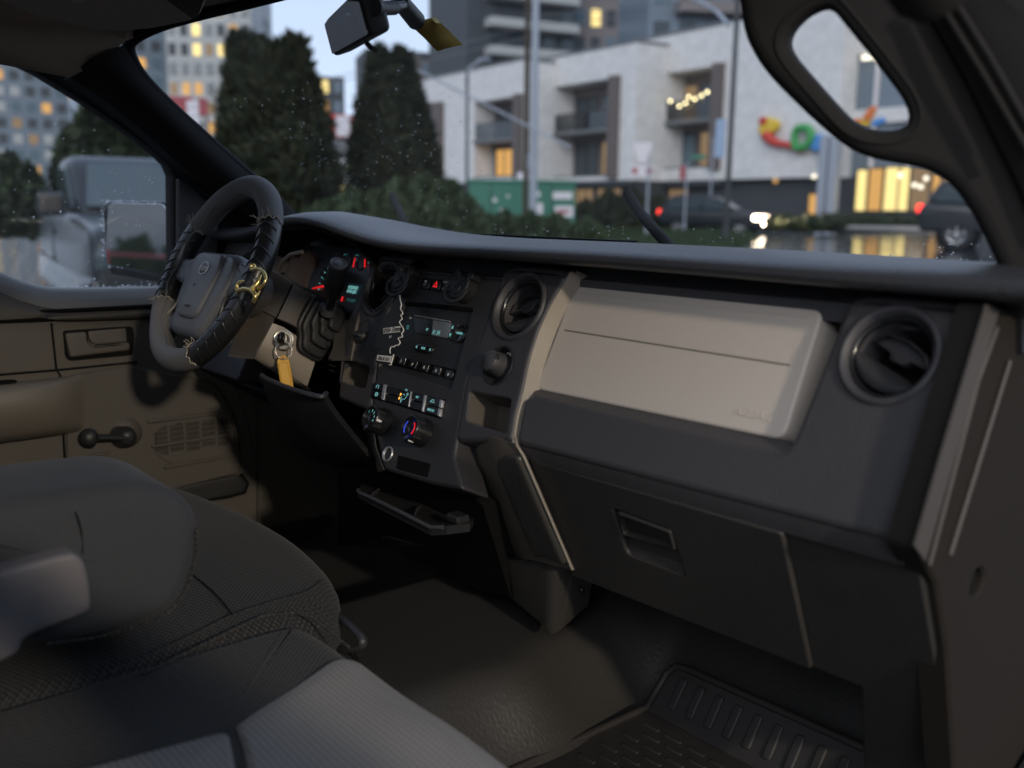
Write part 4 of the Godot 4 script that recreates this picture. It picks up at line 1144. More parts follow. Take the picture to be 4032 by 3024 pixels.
	# lower edge of the cluster and the panel between it and the console
	put("lower_trim", sheet([[Vector3(-0.3355,1.3065,0), Vector3(-0.2914,1.3061,0), Vector3(-0.2559,1.3513,-0.01)], [Vector3(-0.2934,1.2601,0.03), Vector3(-0.2447,1.2736,0.03), Vector3(-0.2153,1.3077,0.03)], [Vector3(-0.2762,1.2418,0.05), Vector3(-0.2246,1.2484,0.05), Vector3(-0.1998,1.2516,0.05)]], Vector3(0, 0, -0.006)), M.column_brown, t)
	for i in 3: put("air_slot", tube([Vector3(-0.268,1.2451,0.0506) + Vector3(0, -0.009 * i, 0.002), Vector3(-0.262,1.2409,0.0394) + Vector3(0, -0.009 * i, 0.002)], 0.002, 6), M.void_black, t)

	var k := thing("lower_dash", "dark knee panel and dash end below and left of the steering column", "dash panel")
	put("left_panel", plate(F.stack, rnd([Vector2(-0.86, 0.085), Vector2(-0.62, 0.085), Vector2(-0.60, -0.02), Vector2(-0.57, -0.12), Vector2(-0.57, -0.20), Vector2(-0.86, -0.20)], 0.01, 3), 0.05, 0.004, [circ(0.046, 30, Vector2(-0.72, 0.02))], 3), M.charcoal, k)
	vent(F.stack, Vector2(-0.72, 0.02), 0.046, k, 0.4, M.charcoal)
	put("knee_panel", sheet(smooth_rows([[Vector3(-0.399,1.2038,0.115), Vector3(-0.2983,1.203,0.13), Vector3(-0.2079,1.2054,0.135), Vector3(-0.1612,1.2066,0.125)], [Vector3(-0.3689,1.1734,0.12), Vector3(-0.2726,1.1724,0.13), Vector3(-0.2021,1.1715,0.13), Vector3(-0.1297,1.1787,0.12)], [Vector3(-0.4045,1.1175,0.09), Vector3(-0.3075,1.1092,0.1), Vector3(-0.2182,1.1046,0.1), Vector3(-0.0827,1.1183,0.09)], [Vector3(-0.5293,1.0552,0.02), Vector3(-0.4261,1.0356,0.02), Vector3(-0.3024,1.038,0.02), Vector3(-0.1582,1.0652,0.02)]], 4), Vector3(0, 0, -0.01)), M.gasket, k)
	put("panel_lip", tube(smooth([Vector3(-0.4021,1.1946,0.11), Vector3(-0.3649,1.2119,0.13), Vector3(-0.3245,1.2125,0.14), Vector3(-0.2495,1.2111,0.145), Vector3(-0.1801,1.2108,0.145), Vector3(-0.1461,1.2093,0.135), Vector3(-0.1562,1.2109,0.12)], 4), 0.0045, 7), M.charcoal_soft, k)
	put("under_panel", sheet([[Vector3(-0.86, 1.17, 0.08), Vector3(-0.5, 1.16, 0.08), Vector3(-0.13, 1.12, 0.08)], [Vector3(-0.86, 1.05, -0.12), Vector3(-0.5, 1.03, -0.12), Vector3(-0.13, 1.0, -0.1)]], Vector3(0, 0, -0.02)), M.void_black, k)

	# steering column shroud
	var c := thing("steering_column", "brown steering column shroud with ignition lock, behind the wheel", "steering column")
	put("upper_shroud", sheet([[Vector3(-0.405,1.3972,0.0992), Vector3(-0.37,1.3824,0.0834), Vector3(-0.352,1.3696,0.0742)], [Vector3(-0.41,1.3524,0.1176), Vector3(-0.37,1.3371,0.104), Vector3(-0.35,1.3273,0.0953)], [Vector3(-0.415,1.3347,0.1278), Vector3(-0.37,1.3192,0.1142), Vector3(-0.345,1.3132,0.1086)]], Vector3(-0.004, 0, -0.004)), M.column_brown, c)
	put("right_shroud", sheet([[Vector3(-0.352,1.3696,0.0742), Vector3(-0.345,1.3625,0.0621), Vector3(-0.345,1.3538,0.0447), Vector3(-0.34,1.3337,-0.0083)], [Vector3(-0.346,1.3278,0.0972), Vector3(-0.343,1.3196,0.0799), Vector3(-0.343,1.3106,0.0632), Vector3(-0.34,1.2837,-0.0072)], [Vector3(-0.342,1.3131,0.1097), Vector3(-0.34,1.3057,0.0939), Vector3(-0.34,1.2967,0.0764), Vector3(-0.34,1.2293,0.0018)]], Vector3(-0.006, 0, 0)), M.column_brown, c)
	put("lower_shroud", sheet([[Vector3(-0.42,1.3333,0.1255), Vector3(-0.38,1.3192,0.1141), Vector3(-0.352,1.3116,0.1071)], [Vector3(-0.43,1.2849,0.1419), Vector3(-0.39,1.2726,0.13), Vector3(-0.355,1.2741,0.1277)], [Vector3(-0.44,1.238,0.1583), Vector3(-0.39,1.2404,0.1547), Vector3(-0.358,1.2428,0.1461)]], Vector3(-0.004, 0, -0.004)), M.column_brown, c)
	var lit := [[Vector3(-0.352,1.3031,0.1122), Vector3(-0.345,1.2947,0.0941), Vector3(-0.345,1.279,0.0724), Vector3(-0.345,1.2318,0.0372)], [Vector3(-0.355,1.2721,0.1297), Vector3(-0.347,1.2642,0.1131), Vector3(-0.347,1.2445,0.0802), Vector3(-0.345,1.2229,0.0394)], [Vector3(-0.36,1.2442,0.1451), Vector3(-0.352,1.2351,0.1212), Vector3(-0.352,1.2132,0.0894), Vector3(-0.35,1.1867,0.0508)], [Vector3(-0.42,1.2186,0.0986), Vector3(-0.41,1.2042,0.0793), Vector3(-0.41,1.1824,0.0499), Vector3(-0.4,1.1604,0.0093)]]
	put("lock_shroud", sheet(lit, Vector3(-0.006, 0, 0)), M.tan_trim, c)  # lighter tone than the rest of the shroud puts lamp light into the colour
	put("seam", tube([Vector3(-0.343,1.3127,0.1115), Vector3(-0.341,1.2939,0.0769), Vector3(-0.343,1.2733,0.0421)], 0.0018, 5), M.void_black, c)
	put("seam", tube([Vector3(-0.343,1.3134,0.1087), Vector3(-0.347,1.3383,0.0916), Vector3(-0.35,1.3679,0.0738)], 0.0014, 5), M.void_black, c)
	put("column_tube", lathe(fr(Vector3(-0.42, 1.375, 0.16), Vector3(0, 0.46, 0.89)), [Vector2(0.036, 0.0), Vector2(0.045, -0.03), Vector2(0.05, -0.1), Vector2(0.05, -0.2)], 20), M.wheel_core, c)
	var lk := fr(Vector3(-0.342,1.2741,0.0982), Vector3(0.8, 0.25, 0.5))
	var lock := put("ignition_lock", lathe(lk, [Vector2(0.0185, 0), Vector2(0.018, 0.004), Vector2(0.0155, 0.005), Vector2(0.0145, 0.0035), Vector2(0.013, 0.0045), Vector2(0.010, 0.003), Vector2(0, 0.003)], 28), M.steel, c)
	put("keyway", box(lk * Vector3(0, 0, 0.0035), Vector3(0.003, 0.012, 0.002), 0.0005), M.void_black, lock)

	# gear lever on the column
	var g := thing("gear_lever", "black column gear lever with round button end and ribbed boot", "gear lever")
	var SL: Transform3D = F.sleeve
	var boot := [Vector2(-0.0413,0.0506), Vector2(-0.0092,0.0374), Vector2(0.007,0.007), Vector2(-0.001,-0.0254), Vector2(-0.0246,-0.0684), Vector2(-0.0392,-0.0703), Vector2(-0.0723,-0.0492), Vector2(-0.0738,-0.0361), Vector2(-0.0709,-0.0202), Vector2(-0.0747,-0.0009), Vector2(-0.0634,0.0193)]
	put("boot_plate", pillow(off(SL, 0, 0, 0.010), rnd(boot, 0.008, 3), 0.016, 0.005, 3), M.black_plastic, g)
	var bc := centre(boot)
	for i in 4:
		var ring := []
		var shift := Vector2(0.012, 0.014) * (i * 0.55)
		for p in boot: ring.append(bc + (p - bc) * (0.86 - 0.15 * i) + shift)
		put("boot_ring", pillow(off(SL, 0, 0, 0.020 + 0.011 * i), rnd(ring, 0.012, 3), 0.012, 0.004, 3), M.black_plastic, g)
	var b0 := Vector3(-0.295,1.3247,0.0354)
	var b1 := Vector3(-0.235,1.4105,0.0475)
	put("collar", tube([b0.lerp(b1, -0.03), b0.lerp(b1, 0.06)], [0.015, 0.011], 16), M.charcoal, g)
	put("shaft", tube([b0, b0.lerp(b1, 0.34)], 0.0075, 12), M.gloss_black, g)
	var ax := fr(b1, b1 - b0, Vector3(0, 0, -1))
	var L := b0.distance_to(b1)
	put("handle", lathe(ax, [Vector2(0.0085, -L * 0.72), Vector2(0.0135, -L * 0.66), Vector2(0.0155, -L * 0.5), Vector2(0.0158, -0.006), Vector2(0.0148, -0.001), Vector2(0.0125, 0.0), Vector2(0.0118, -0.0015), Vector2(0.0108, -0.0005), Vector2(0, 0.0)], 28), M.black_plastic, g)
	put("handle_joint", tube(lift(off(ax, 0, 0, -L * 0.42), circ(0.0156, 20), 0.0), 0.0006, 5, true), M.void_black, g)

func rim_arc(W: Transform3D, a0: float, a1: float, R: float, r: float, n: int, jag := 0.0) -> ArrayMesh:
	var rings := []
	var m := 22
	for i in n + 1:
		var ring := []
		for k in m:
			var ph := TAU * k / m
			var a := lerpf(a0, a1, float(i) / n)
			if i == 0: a += jag * (sin(ph * 3.0) + 0.5 * sin(ph * 7.0 + 1.0))
			if i == n: a += jag * (sin(ph * 2.0 + 2.0) + 0.5 * sin(ph * 5.0))
			var rr := r * (1.0 + 0.02 * sin(a * 9.0 + ph))
			ring.append(W * Vector3(cos(a) * (R + cos(ph) * rr), sin(a) * (R + cos(ph) * rr), sin(ph) * rr))
		rings.append(ring)
	for ring in rings: ring.append(ring[0])
	return loft(rings, false, false)

func rim_pt(W: Transform3D, a: float, ph: float, R: float, r: float) -> Vector3:
	return W * Vector3(cos(a) * (R + cos(ph) * r), sin(a) * (R + cos(ph) * r), sin(ph) * r)

func steering_wheel() -> void:
	var t := thing("steering_wheel", "black steering wheel with torn patterned cover, four spokes and oval badge", "steering wheel")
	var W: Transform3D = F.wheel
	var R := 0.1625
	put("rim", rim_arc(W, 0, TAU, R, 0.0155, 72), M.wheel_core, t)
	var gt := put("cover_patch", rim_arc(W, deg_to_rad(35), deg_to_rad(150), R, 0.0202, 30, 0.02), M.worn_suede, t)
	var gb := put("cover_patch", rim_arc(W, deg_to_rad(205), deg_to_rad(299), R, 0.0202, 26, 0.02), M.worn_suede, t)
	for s in [[-61.0, 36.0], [150.0, 205.0]]:
		var a0 := deg_to_rad(s[0])
		var a1 := deg_to_rad(s[1])
		var cv := put("cover_grip", rim_arc(W, a0 - 0.03, a1 + 0.03, R, 0.0190, 40), M.wheel_cover, t)
		var n := int((s[1] - s[0]) / 7.5)
		for i in n:
			var a := lerpf(a0 + 0.05, a1 - 0.05, (i + 0.5) / n)
			var path := []
			for k in 13:
				var q := k / 12.0 * 2.0 - 1.0
				path.append(rim_pt(W, a + 0.085 * (1.0 - absf(q)) - 0.03, deg_to_rad(62 + 66 * q), R, 0.0194))
			put("tread_rib", tube(path, 0.0017, 6), M.wheel_cover, cv)
		# zigzag lacing on the inner side
		var zig := []
		for i in n * 2 + 1:
			zig.append(rim_pt(W, lerpf(a0, a1, float(i) / (n * 2)), deg_to_rad(128 if i % 2 else 172), R, 0.0195))
		put("lacing", tube(zig, 0.0011, 5), M.wheel_pad, cv)
	# rolled inner hem of the cover and frayed threads
	var hem := []
	for i in 96: hem.append(rim_pt(W, TAU * i / 96, deg_to_rad(150 + 8 * sin(i * 0.7)), R, 0.0198))
	put("hem", tube(hem, 0.0013, 6, true), M.wheel_pad, t)
	var rg := RandomNumberGenerator.new()
	rg.seed = 5
	for e in [[35.0, gt], [150.0, gt], [299.0, gb], [205.0, gb]]:
		for i in 9:
			var ph := rg.randf_range(0.3, 2.9)
			var a := deg_to_rad(e[0])
			var p := rim_pt(W, a, ph, R, 0.0202)
			var d := (rim_pt(W, a + rg.randf_range(-0.1, 0.1), ph, R, 0.030) - p).normalized()
			var l := rg.randf_range(0.004, 0.015)
			put("loose_thread", tube(smooth([p, p + d * l * 0.5 + W.basis.y * 0.002, p + d * l + W.basis.x * rg.randf_range(-0.005, 0.005)], 3), 0.0006, 4), M.frayed, e[1])
		var torn := []
		for k in 17: torn.append(rim_pt(W, deg_to_rad(e[0]) + 0.02 * sin(k * 2.1), k / 16.0 * PI * 1.05, R, 0.0206))
		put("torn_edge", tube(torn, 0.0011, 5), M.frayed, e[1])
	# hub pad, spokes
	var pad := rnd([Vector2(-0.078, 0.036), Vector2(0.078, 0.036), Vector2(0.094, 0.016), Vector2(0.092, -0.032), Vector2(0.062, -0.108), Vector2(0.048, -0.119), Vector2(-0.048, -0.119), Vector2(-0.062, -0.108), Vector2(-0.092, -0.032), Vector2(-0.094, 0.016)], 0.014, 4)
	put("hub_pad", pillow(off(W, 0, 0, 0.010), pad, 0.055, 0.014, 5, 0.002), M.wheel_pad, t)
	put("centre_panel", pillow(off(W, 0, 0, 0.017), rnd([Vector2(-0.045, 0.030), Vector2(0.045, 0.030), Vector2(0.054, 0.0), Vector2(0.040, -0.080), Vector2(0.030, -0.090), Vector2(-0.030, -0.090), Vector2(-0.040, -0.080), Vector2(-0.054, 0.0)], 0.010, 4), 0.016, 0.006, 4, 0.001), M.wheel_pad, t)
	for s in [-1.0, 1.0]:
		put("spoke", pillow(off(W, 0, 0, 0.004), rnd([Vector2(0.080 * s, 0.026), Vector2(0.120 * s, 0.020), Vector2(0.160 * s, 0.020), Vector2(0.160 * s, -0.022), Vector2(0.120 * s, -0.026), Vector2(0.085 * s, -0.040)], 0.008, 4), 0.026, 0.009, 4), M.wheel_pad, t)
		put("spoke", pillow(off(W, 0, 0, -0.002), rnd([Vector2(0.056 * s, -0.085), Vector2(0.082 * s, -0.050), Vector2(0.100 * s, -0.085), Vector2(0.130 * s, -0.103), Vector2(0.106 * s, -0.128), Vector2(0.080 * s, -0.112)], 0.008, 4), 0.024, 0.008, 4), M.wheel_pad, t)
		put("spoke_edge", tube([W * Vector3(0.088 * s, -0.036, 0.0), W * Vector3(0.096 * s, -0.07, 0.0), W * Vector3(0.12 * s, -0.095, 0.0)], 0.002, 5), M.tan_trim, t)
	var bd := at2(W, Vector2(0.0, 0.0), 0.0185)
	var badge := put("badge", pillow(bd, circ(0.0185, 32, Vector2.ZERO, 0.0125), 0.006, 0.0015, 2), M.badge_dark, t)
	put("badge_rim", tube(lift(bd, circ(0.0172, 32, Vector2.ZERO, 0.0112), 0.0002), 0.0008, 6, true), M.sign_white, badge)
	text("badge_lettering", "Ford", 0.0105, off(bd, 0, -0.0002, 0.0002), M.sign_white, badge, "Droid Serif", 0.35, 0.0006, 1.15)
	text("lettering", "AIRBAG", 0.0045, off(W, 0, -0.070, 0.0182), M.black_print, t, "Droid Sans Bold", 0.0, 0.0004)
	put("horn_symbol", plate(off(W, -0.012, -0.032, 0.0185), [Vector2(-0.003, -0.001), Vector2(0.001, -0.001), Vector2(0.004, -0.003), Vector2(0.004, 0.003), Vector2(0.001, 0.001), Vector2(-0.003, 0.001)], 0.0004, 0.0), M.black_print, t)

	# gold anchor clipped over the rim
	var a := thing("anchor_charm", "small gold anchor charm clipped over the right side of the wheel rim", "charm")
	put("ring", tube(smooth([Vector3(-0.2163,1.4043,0.2103), Vector3(-0.1909,1.4077,0.2131), Vector3(-0.1697,1.4055,0.2142), Vector3(-0.1543,1.3979,0.217), Vector3(-0.1512,1.39,0.22), Vector3(-0.1578,1.3833,0.2224), Vector3(-0.167,1.38,0.2229)], 4), 0.0026, 7, false), M.gold, a)
	put("shank", tube([Vector3(-0.1737,1.3997,0.215), Vector3(-0.1683,1.389,0.2228), Vector3(-0.1776,1.3762,0.2294)], [0.0016, 0.0042, 0.0046], 6), M.gold, a)
	put("fluke", tube(smooth([Vector3(-0.23,1.3688,0.2265), Vector3(-0.2375,1.3768,0.2257), Vector3(-0.235,1.3846,0.2228), Vector3(-0.2223,1.3881,0.221)], 4), [0.0034, 0.0036, 0.0036, 0.0034, 0.0032, 0.003, 0.0028, 0.0026, 0.0024, 0.0022, 0.002, 0.0016, 0.001], 7), M.gold, a)
	put("arm", tube(smooth([Vector3(-0.2293,1.372,0.2271), Vector3(-0.2028,1.377,0.2279), Vector3(-0.1756,1.3759,0.2296), Vector3(-0.1618,1.3695,0.2306), Vector3(-0.1676,1.3607,0.2307)], 4), 0.0036, 7), M.gold, a)
	put("fluke", tube(smooth([Vector3(-0.1665,1.3759,0.2217), Vector3(-0.1648,1.3698,0.226), Vector3(-0.1667,1.3615,0.2303)], 4), 0.0018, 6), M.gold, a)
	put("eyelet", lathe(fr(Vector3(-0.2237,1.4088,0.2046), W.basis.z + W.basis.x), [Vector2(0.0055, 0.0), Vector2(0.005, 0.0015), Vector2(0.0025, 0.0015), Vector2(0.002, 0.0005), Vector2(0, 0.001)], 16), M.gold, a)

func driver_door() -> void:
	var t := thing("driver_door", "brown driver door panel with window crank, beige armrest and speaker grille", "car door")
	var D: Transform3D = F.door
	put("door_panel", plate(off(D, 0, 0, 0.002), rnd([Vector2(-0.6468,-0.0382), Vector2(-0.6315,0.1317), Vector2(-0.3428,0.1163), Vector2(-0.126,0.1085), Vector2(0.0634,0.0631), Vector2(0.0758,-0.0869), Vector2(0.0693,-0.4569), Vector2(-0.6864,-0.4771)], 0.01, 3), 0.05, 0.003), M.door_brown, t)
	put("fabric_insert", plate(off(D, 0, 0, 0.008), rnd([Vector2(-0.3263,-0.0342), Vector2(-0.209,-0.0241), Vector2(-0.0336,-0.0742), Vector2(-0.0129,-0.0995), Vector2(0.0165,-0.1528), Vector2(0.0272,-0.2105), Vector2(0.0258,-0.2901), Vector2(-0.1178,-0.3021), Vector2(-0.3427,-0.2798)], 0.01, 3), 0.012, 0.003), M.door_brown, t)
	# sill along the window, with its kick-up towards the rear
	var path := [Vector3(-0.845,1.4452,0.6196), Vector3(-0.845,1.3838,0.4747), Vector3(-0.845,1.3586,0.4255), Vector3(-0.845,1.3388,0.3874), Vector3(-0.845,1.3264,0.352), Vector3(-0.845,1.3215,0.3105), Vector3(-0.845,1.3188,0.2332), Vector3(-0.845,1.3166,0.1413), Vector3(-0.845,1.317,0.0323)]
	path = smooth(path, 4)
	var rows := []
	for p in path:
		rows.append([p + Vector3(-0.045, 0.014, 0), p + Vector3(-0.02, 0.016, 0), p + Vector3(0.004, 0.014, 0), p + Vector3(0.014, 0.006, 0), p + Vector3(0.018, -0.006, 0), p + Vector3(0.018, -0.022, 0), p + Vector3(0.012, -0.035, 0)])
	put("window_sill", sheet(rows), M.door_grey, t)
	rows = []
	for p in path:
		rows.append([p + Vector3(0.012, -0.020, 0), p + Vector3(0.020, -0.03, 0), Vector3(-0.812, minf(p.y - 0.045, 1.30), p.z), Vector3(-0.815, 1.285, p.z)])
	put("upper_panel", sheet(rows), M.door_brown, t)
	for y in [1237, 1262]:
		put("groove", tube([Vector3(-0.826,1.2898,0.5979) if y == 1237 else Vector3(-0.826,1.2781,0.5989), Vector3(-0.826,1.2949,0.4345) if y == 1237 else Vector3(-0.826,1.2821,0.4354), Vector3(-0.826,1.2942,0.1493) if y == 1237 else Vector3(-0.826,1.2764,0.1503)], 0.005, 6), M.void_black, t)
	put("panel_seam", tube([Vector3(-0.826,1.2723,0.346), Vector3(-0.826,1.1805,0.343), Vector3(-0.822,1.1679,0.3374), Vector3(-0.822,0.9202,0.3427)], 0.0022, 5), M.void_black, t)
	put("panel_seam", tube([Vector3(-0.827,1.1813,0.5679), Vector3(-0.827,1.1789,0.3428), Vector3(-0.827,1.1806,0.1865)], 0.0025, 5), M.void_black, t)
	# inside handle in its recess
	var rec := rnd([Vector2(-0.3259,0.0559), Vector2(-0.195,0.0561), Vector2(-0.1889,0.0473), Vector2(-0.1949,-0.0038), Vector2(-0.3182,-0.0047), Vector2(-0.3252,0.004)], 0.006, 3)
	var hr := put("handle_recess", plate(off(D, 0, 0, 0.0055), rec, 0.004, 0.001), M.void_black, t)
	put("handle_lever", pillow(off(D, 0, 0, 0.016), rnd([Vector2(-0.325,0.052), Vector2(-0.2852,0.0522), Vector2(-0.2819,0.0296), Vector2(-0.2726,0.0227), Vector2(-0.2031,0.0244), Vector2(-0.203,0.0077), Vector2(-0.3193,0.0034)], 0.006, 3), 0.01, 0.004, 3), M.door_brown, hr)
	put("handle_flap", pillow(off(D, 0, 0, 0.010), rnd([Vector2(-0.2809,0.0523), Vector2(-0.2068,0.0533), Vector2(-0.2064,0.0251), Vector2(-0.2701,0.024), Vector2(-0.2793,0.0319)], 0.004, 3), 0.006, 0.002, 2), M.door_brown, hr)
	# armrest
	rows = []
	for i in 12:
		var z := lerpf(0.75, 0.302, i / 11.0)
		var e := 1.0 - pow(i / 11.0, 10.0) * 0.75
		rows.append([Vector3(-0.828, 1.162, z), Vector3(-0.80 - 0.02 * (1 - e), 1.168, z), Vector3(-0.83 + 0.062 * e, 1.166, z), Vector3(-0.83 + 0.075 * e, 1.155, z), Vector3(-0.83 + 0.072 * e, 1.115, z), Vector3(-0.83 + 0.055 * e, 1.075, z), Vector3(-0.83 + 0.02 * e, 1.052, z), Vector3(-0.83, 1.05, z)])
	put("armrest", sheet(smooth_rows(rows, 2)), M.arm_beige, t)
	put("armrest_cup", plate(Transform3D(Basis(Vector3.RIGHT, Vector3(0, 0, -1), Vector3.UP), Vector3(-0.805, 1.1705, 0.52)), rrect(0.035, 0.2, 0.015, 4), 0.004, 0.001), M.void_black, t)
	# window crank
	var cr := Vector3(-0.8,1.0319,0.2247)
	var cz := fr(cr, Vector3.RIGHT)
	var ck := put("window_crank", lathe(cz, [Vector2(0.0, 0.016), Vector2(0.012, 0.015), Vector2(0.017, 0.010), Vector2(0.018, 0.0), Vector2(0.022, -0.012), Vector2(0.028, -0.022)], 24), M.black_plastic, t)
	put("crank_arm", tube([Vector3(-0.796,1.033,0.227), Vector3(-0.79,1.04,0.2675), Vector3(-0.788,1.0444,0.3029)], [0.014, 0.013, 0.014], 12, false, 0.5), M.black_plastic, ck)
	put("crank_knob", lathe(fr(Vector3(-0.784,1.0463,0.303), Vector3.RIGHT), [Vector2(0, 0.020), Vector2(0.010, 0.019), Vector2(0.0155, 0.014), Vector2(0.018, 0.002), Vector2(0.017, -0.008)], 24), M.black_plastic, ck)
	put("crank_base", lathe(fr(Vector3(-0.824,1.0354,0.2176), Vector3.RIGHT), [Vector2(0.0, 0.014), Vector2(0.02, 0.013), Vector2(0.032, 0.002), Vector2(0.034, 0.0)], 24), M.door_brown, t)
	# speaker grille: raised bars and punched blocks of holes
	var gr := put("speaker_grille", plate(off(D, 0, 0, 0.0105), rnd([Vector2(-0.1434,-0.1495), Vector2(0.003,-0.1433), Vector2(0.0159,-0.1882), Vector2(0.0073,-0.2508), Vector2(-0.1215,-0.2518), Vector2(-0.1632,-0.2183), Vector2(-0.1601,-0.1802)], 0.02, 4), 0.004, 0.0015), M.door_brown, t)
	for q in [[Vector3(-0.8185,1.0538,0.1747), Vector3(-0.8185,1.053,0.0153)], [Vector3(-0.8185,0.9995,0.1692), Vector3(-0.8185,1.002,0.0023)], [Vector3(-0.8185,0.9502,0.145), Vector3(-0.8185,0.9535,0.0032)], [Vector3(-0.8205,0.9984,0.3109), Vector3(-0.8205,1.0002,0.2544)]]:
		put("grille_bar", tube(q, 0.0036, 8), M.door_brown, gr)
	var at := []
	var o := Vector2(-0.1635,-0.2238)
	var e := Vector2(0.0112,-0.1587)
	for bx in 5:
		for by in 6:
			for i in 9:
				for j in 3:
					var p := Vector2(lerpf(o.x, e.x, (bx + (i + 0.5 * (j % 2)) / 10.5) / 5.0), lerpf(o.y, e.y, (by + 0.2 + j * 0.28) / 6.0))
					p.y += (p.x - o.x) * 0.02 + (0.005 if bx % 2 else 0.0)
					var c := (o + e) / 2
					if pow((p.x - c.x) / (e.x - c.x), 4.0) + pow((p.y - c.y) / (e.y - c.y) * 0.98, 4.0) < 1.0: at.append(D * Vector3(p.x, p.y, 0.0108))
	var disc := plate(Transform3D(Basis(Vector3(0, 0, -1), Vector3.UP, Vector3.RIGHT), Vector3.ZERO), circ(0.0013, 6), 0.0005, 0.0)
	scatter("grille_holes", disc, M.void_black, at, gr)
	var mp := put("map_pocket", pillow(off(D, 0, 0, 0.012), rnd([Vector2(-0.1954,-0.3065), Vector2(-0.0854,-0.2955), Vector2(0.0227,-0.2929), Vector2(0.0418,-0.3151), Vector2(0.033,-0.3374), Vector2(-0.0647,-0.3397), Vector2(-0.1979,-0.3506)], 0.012, 4), 0.01, 0.004, 3), M.black_plastic, t)
	put("pocket_edge", tube([Vector3(-0.816,0.8635,0.0882), Vector3(-0.816,0.8599,0.0071), Vector3(-0.816,0.8633,-0.0321), Vector3(-0.816,0.8825,-0.0408), Vector3(-0.816,0.9084,-0.0248)], 0.003, 6), M.void_black, mp)
	# kick panel ahead of the door
	put("door_frame", plate(off(D, 0, 0, -0.012), [Vector2(0.0153,-0.0822), Vector2(0.08,-0.1242), Vector2(0.1526,-0.2173), Vector2(0.1633,-0.4997), Vector2(-0.0156,-0.5207)], 0.02, 0.003), M.door_brown, t)
	put("frame_seam", tube([Vector3(-0.83,1.1071,-0.0243), Vector3(-0.83,1.0472,-0.0428), Vector3(-0.83,0.9868,-0.0556), Vector3(-0.83,0.9254,-0.0687), Vector3(-0.83,0.7813,-0.0632)], 0.003, 5), M.black_plastic, t)

	# window: black surround, pane, raindrops
	var win := [Vector2(-0.65,0.6566), Vector2(-0.5063,0.614), Vector2(-0.3868,0.5722), Vector2(-0.3229,0.5447), Vector2(-0.2426,0.4994), Vector2(-0.1719,0.4537), Vector2(-0.1126,0.4118), Vector2(-0.0823,0.3842), Vector2(-0.0737,0.3626), Vector2(-0.0825,0.1493), Vector2(-0.1069,0.1221), Vector2(-0.3337,0.1285), Vector2(-0.3744,0.1417), Vector2(-0.4176,0.1629), Vector2(-0.5391,0.2254), Vector2(-0.6885,0.2534)]
	var outer := [Vector2(-0.7094,0.7411), Vector2(-0.4637,0.6498), Vector2(-0.3705,0.6175), Vector2(-0.2388,0.5574), Vector2(-0.1095,0.4692), Vector2(0.0277,0.3603), Vector2(0.1071,0.279), Vector2(0.0981,0.0449), Vector2(-0.7797,0.0399)]
	var fm := put("window_frame", plate(off(F.glass, 0, 0, 0.03), outer, 0.05, 0.002, [win], 1, 0.004), M.gasket, t)
	put("corner_panel", plate(off(F.glass, 0, 0, 0.045), rnd([Vector2(-0.0706,0.357), Vector2(-0.053,0.3512), Vector2(0.0139,0.2897), Vector2(0.0071,0.1367), Vector2(-0.0816,0.14)], 0.006, 3), 0.014, 0.003), M.charcoal, fm)
	var gl := put("window_glass", plate(off(F.glass, 0, 0, 0.012), [Vector2(-0.6777,0.7115), Vector2(-0.381,0.5915), Vector2(-0.2357,0.516), Vector2(-0.053,0.3848), Vector2(-0.062,0.0977), Vector2(-0.7354,0.1226)], 0.004, 0.0), M.glass, t)
	var rg := RandomNumberGenerator.new()
	rg.seed = 31
	var pts := []
	var sizes := []
	var w0 := Vector2(-0.4822,0.1187)
	var w1 := Vector2(-0.0452,0.6443)
	for i in 300:
		var p := Vector2(lerpf(w0.x, w1.x, rg.randf()), lerpf(w0.y, w1.y, pow(rg.randf(), 1.3)))
		if not Geometry2D.is_point_in_polygon(p, PackedVector2Array(win)): continue
		pts.append(F.glass * Vector3(p.x, p.y, 0.0075))
		sizes.append(rg.randf_range(0.4, 1.15) * (1.6 if rg.randf() < 0.08 else 1.0))
	for i in 90:
		var p := Vector2(lerpf(w0.x, w1.x, rg.randf()), 0.0)
		p.y = (Vector2(-0.2755,0.1275).y) + rg.randf() * 0.008
		pts.append(F.glass * Vector3(p.x, p.y, 0.0075))
		sizes.append(rg.randf_range(0.8, 1.8))
	var drop := lathe(Transform3D(Basis(Vector3(0, 0, -1), Vector3.UP, Vector3.RIGHT), Vector3.ZERO), [Vector2(0.0, 0.0), Vector2(0.0013, 0.0), Vector2(0.0012, -0.0005), Vector2(0.0008, -0.0009), Vector2(0, -0.0011)], 10)
	scatter("raindrops", drop, M.drop, pts, gl, sizes)

func scatter(called: String, mesh: Mesh, m: Material, pts: Array, parent: Node, sizes := []) -> MultiMeshInstance3D:
	var mm := MultiMesh.new()
	mm.transform_format = MultiMesh.TRANSFORM_3D
	mm.mesh = mesh
	mm.instance_count = pts.size()
	for i in pts.size():
		var s: float = sizes[i] if sizes.size() else 1.0
		mm.set_instance_transform(i, Transform3D(Basis.from_scale(Vector3(s, s, s)), pts[i]))
	var o := MultiMeshInstance3D.new()
	o.name = numbered(parent, called)
	o.multimesh = mm
	o.material_override = m
	o.set_meta("kind", "stuff")
	parent.add_child(o, true)
	return o

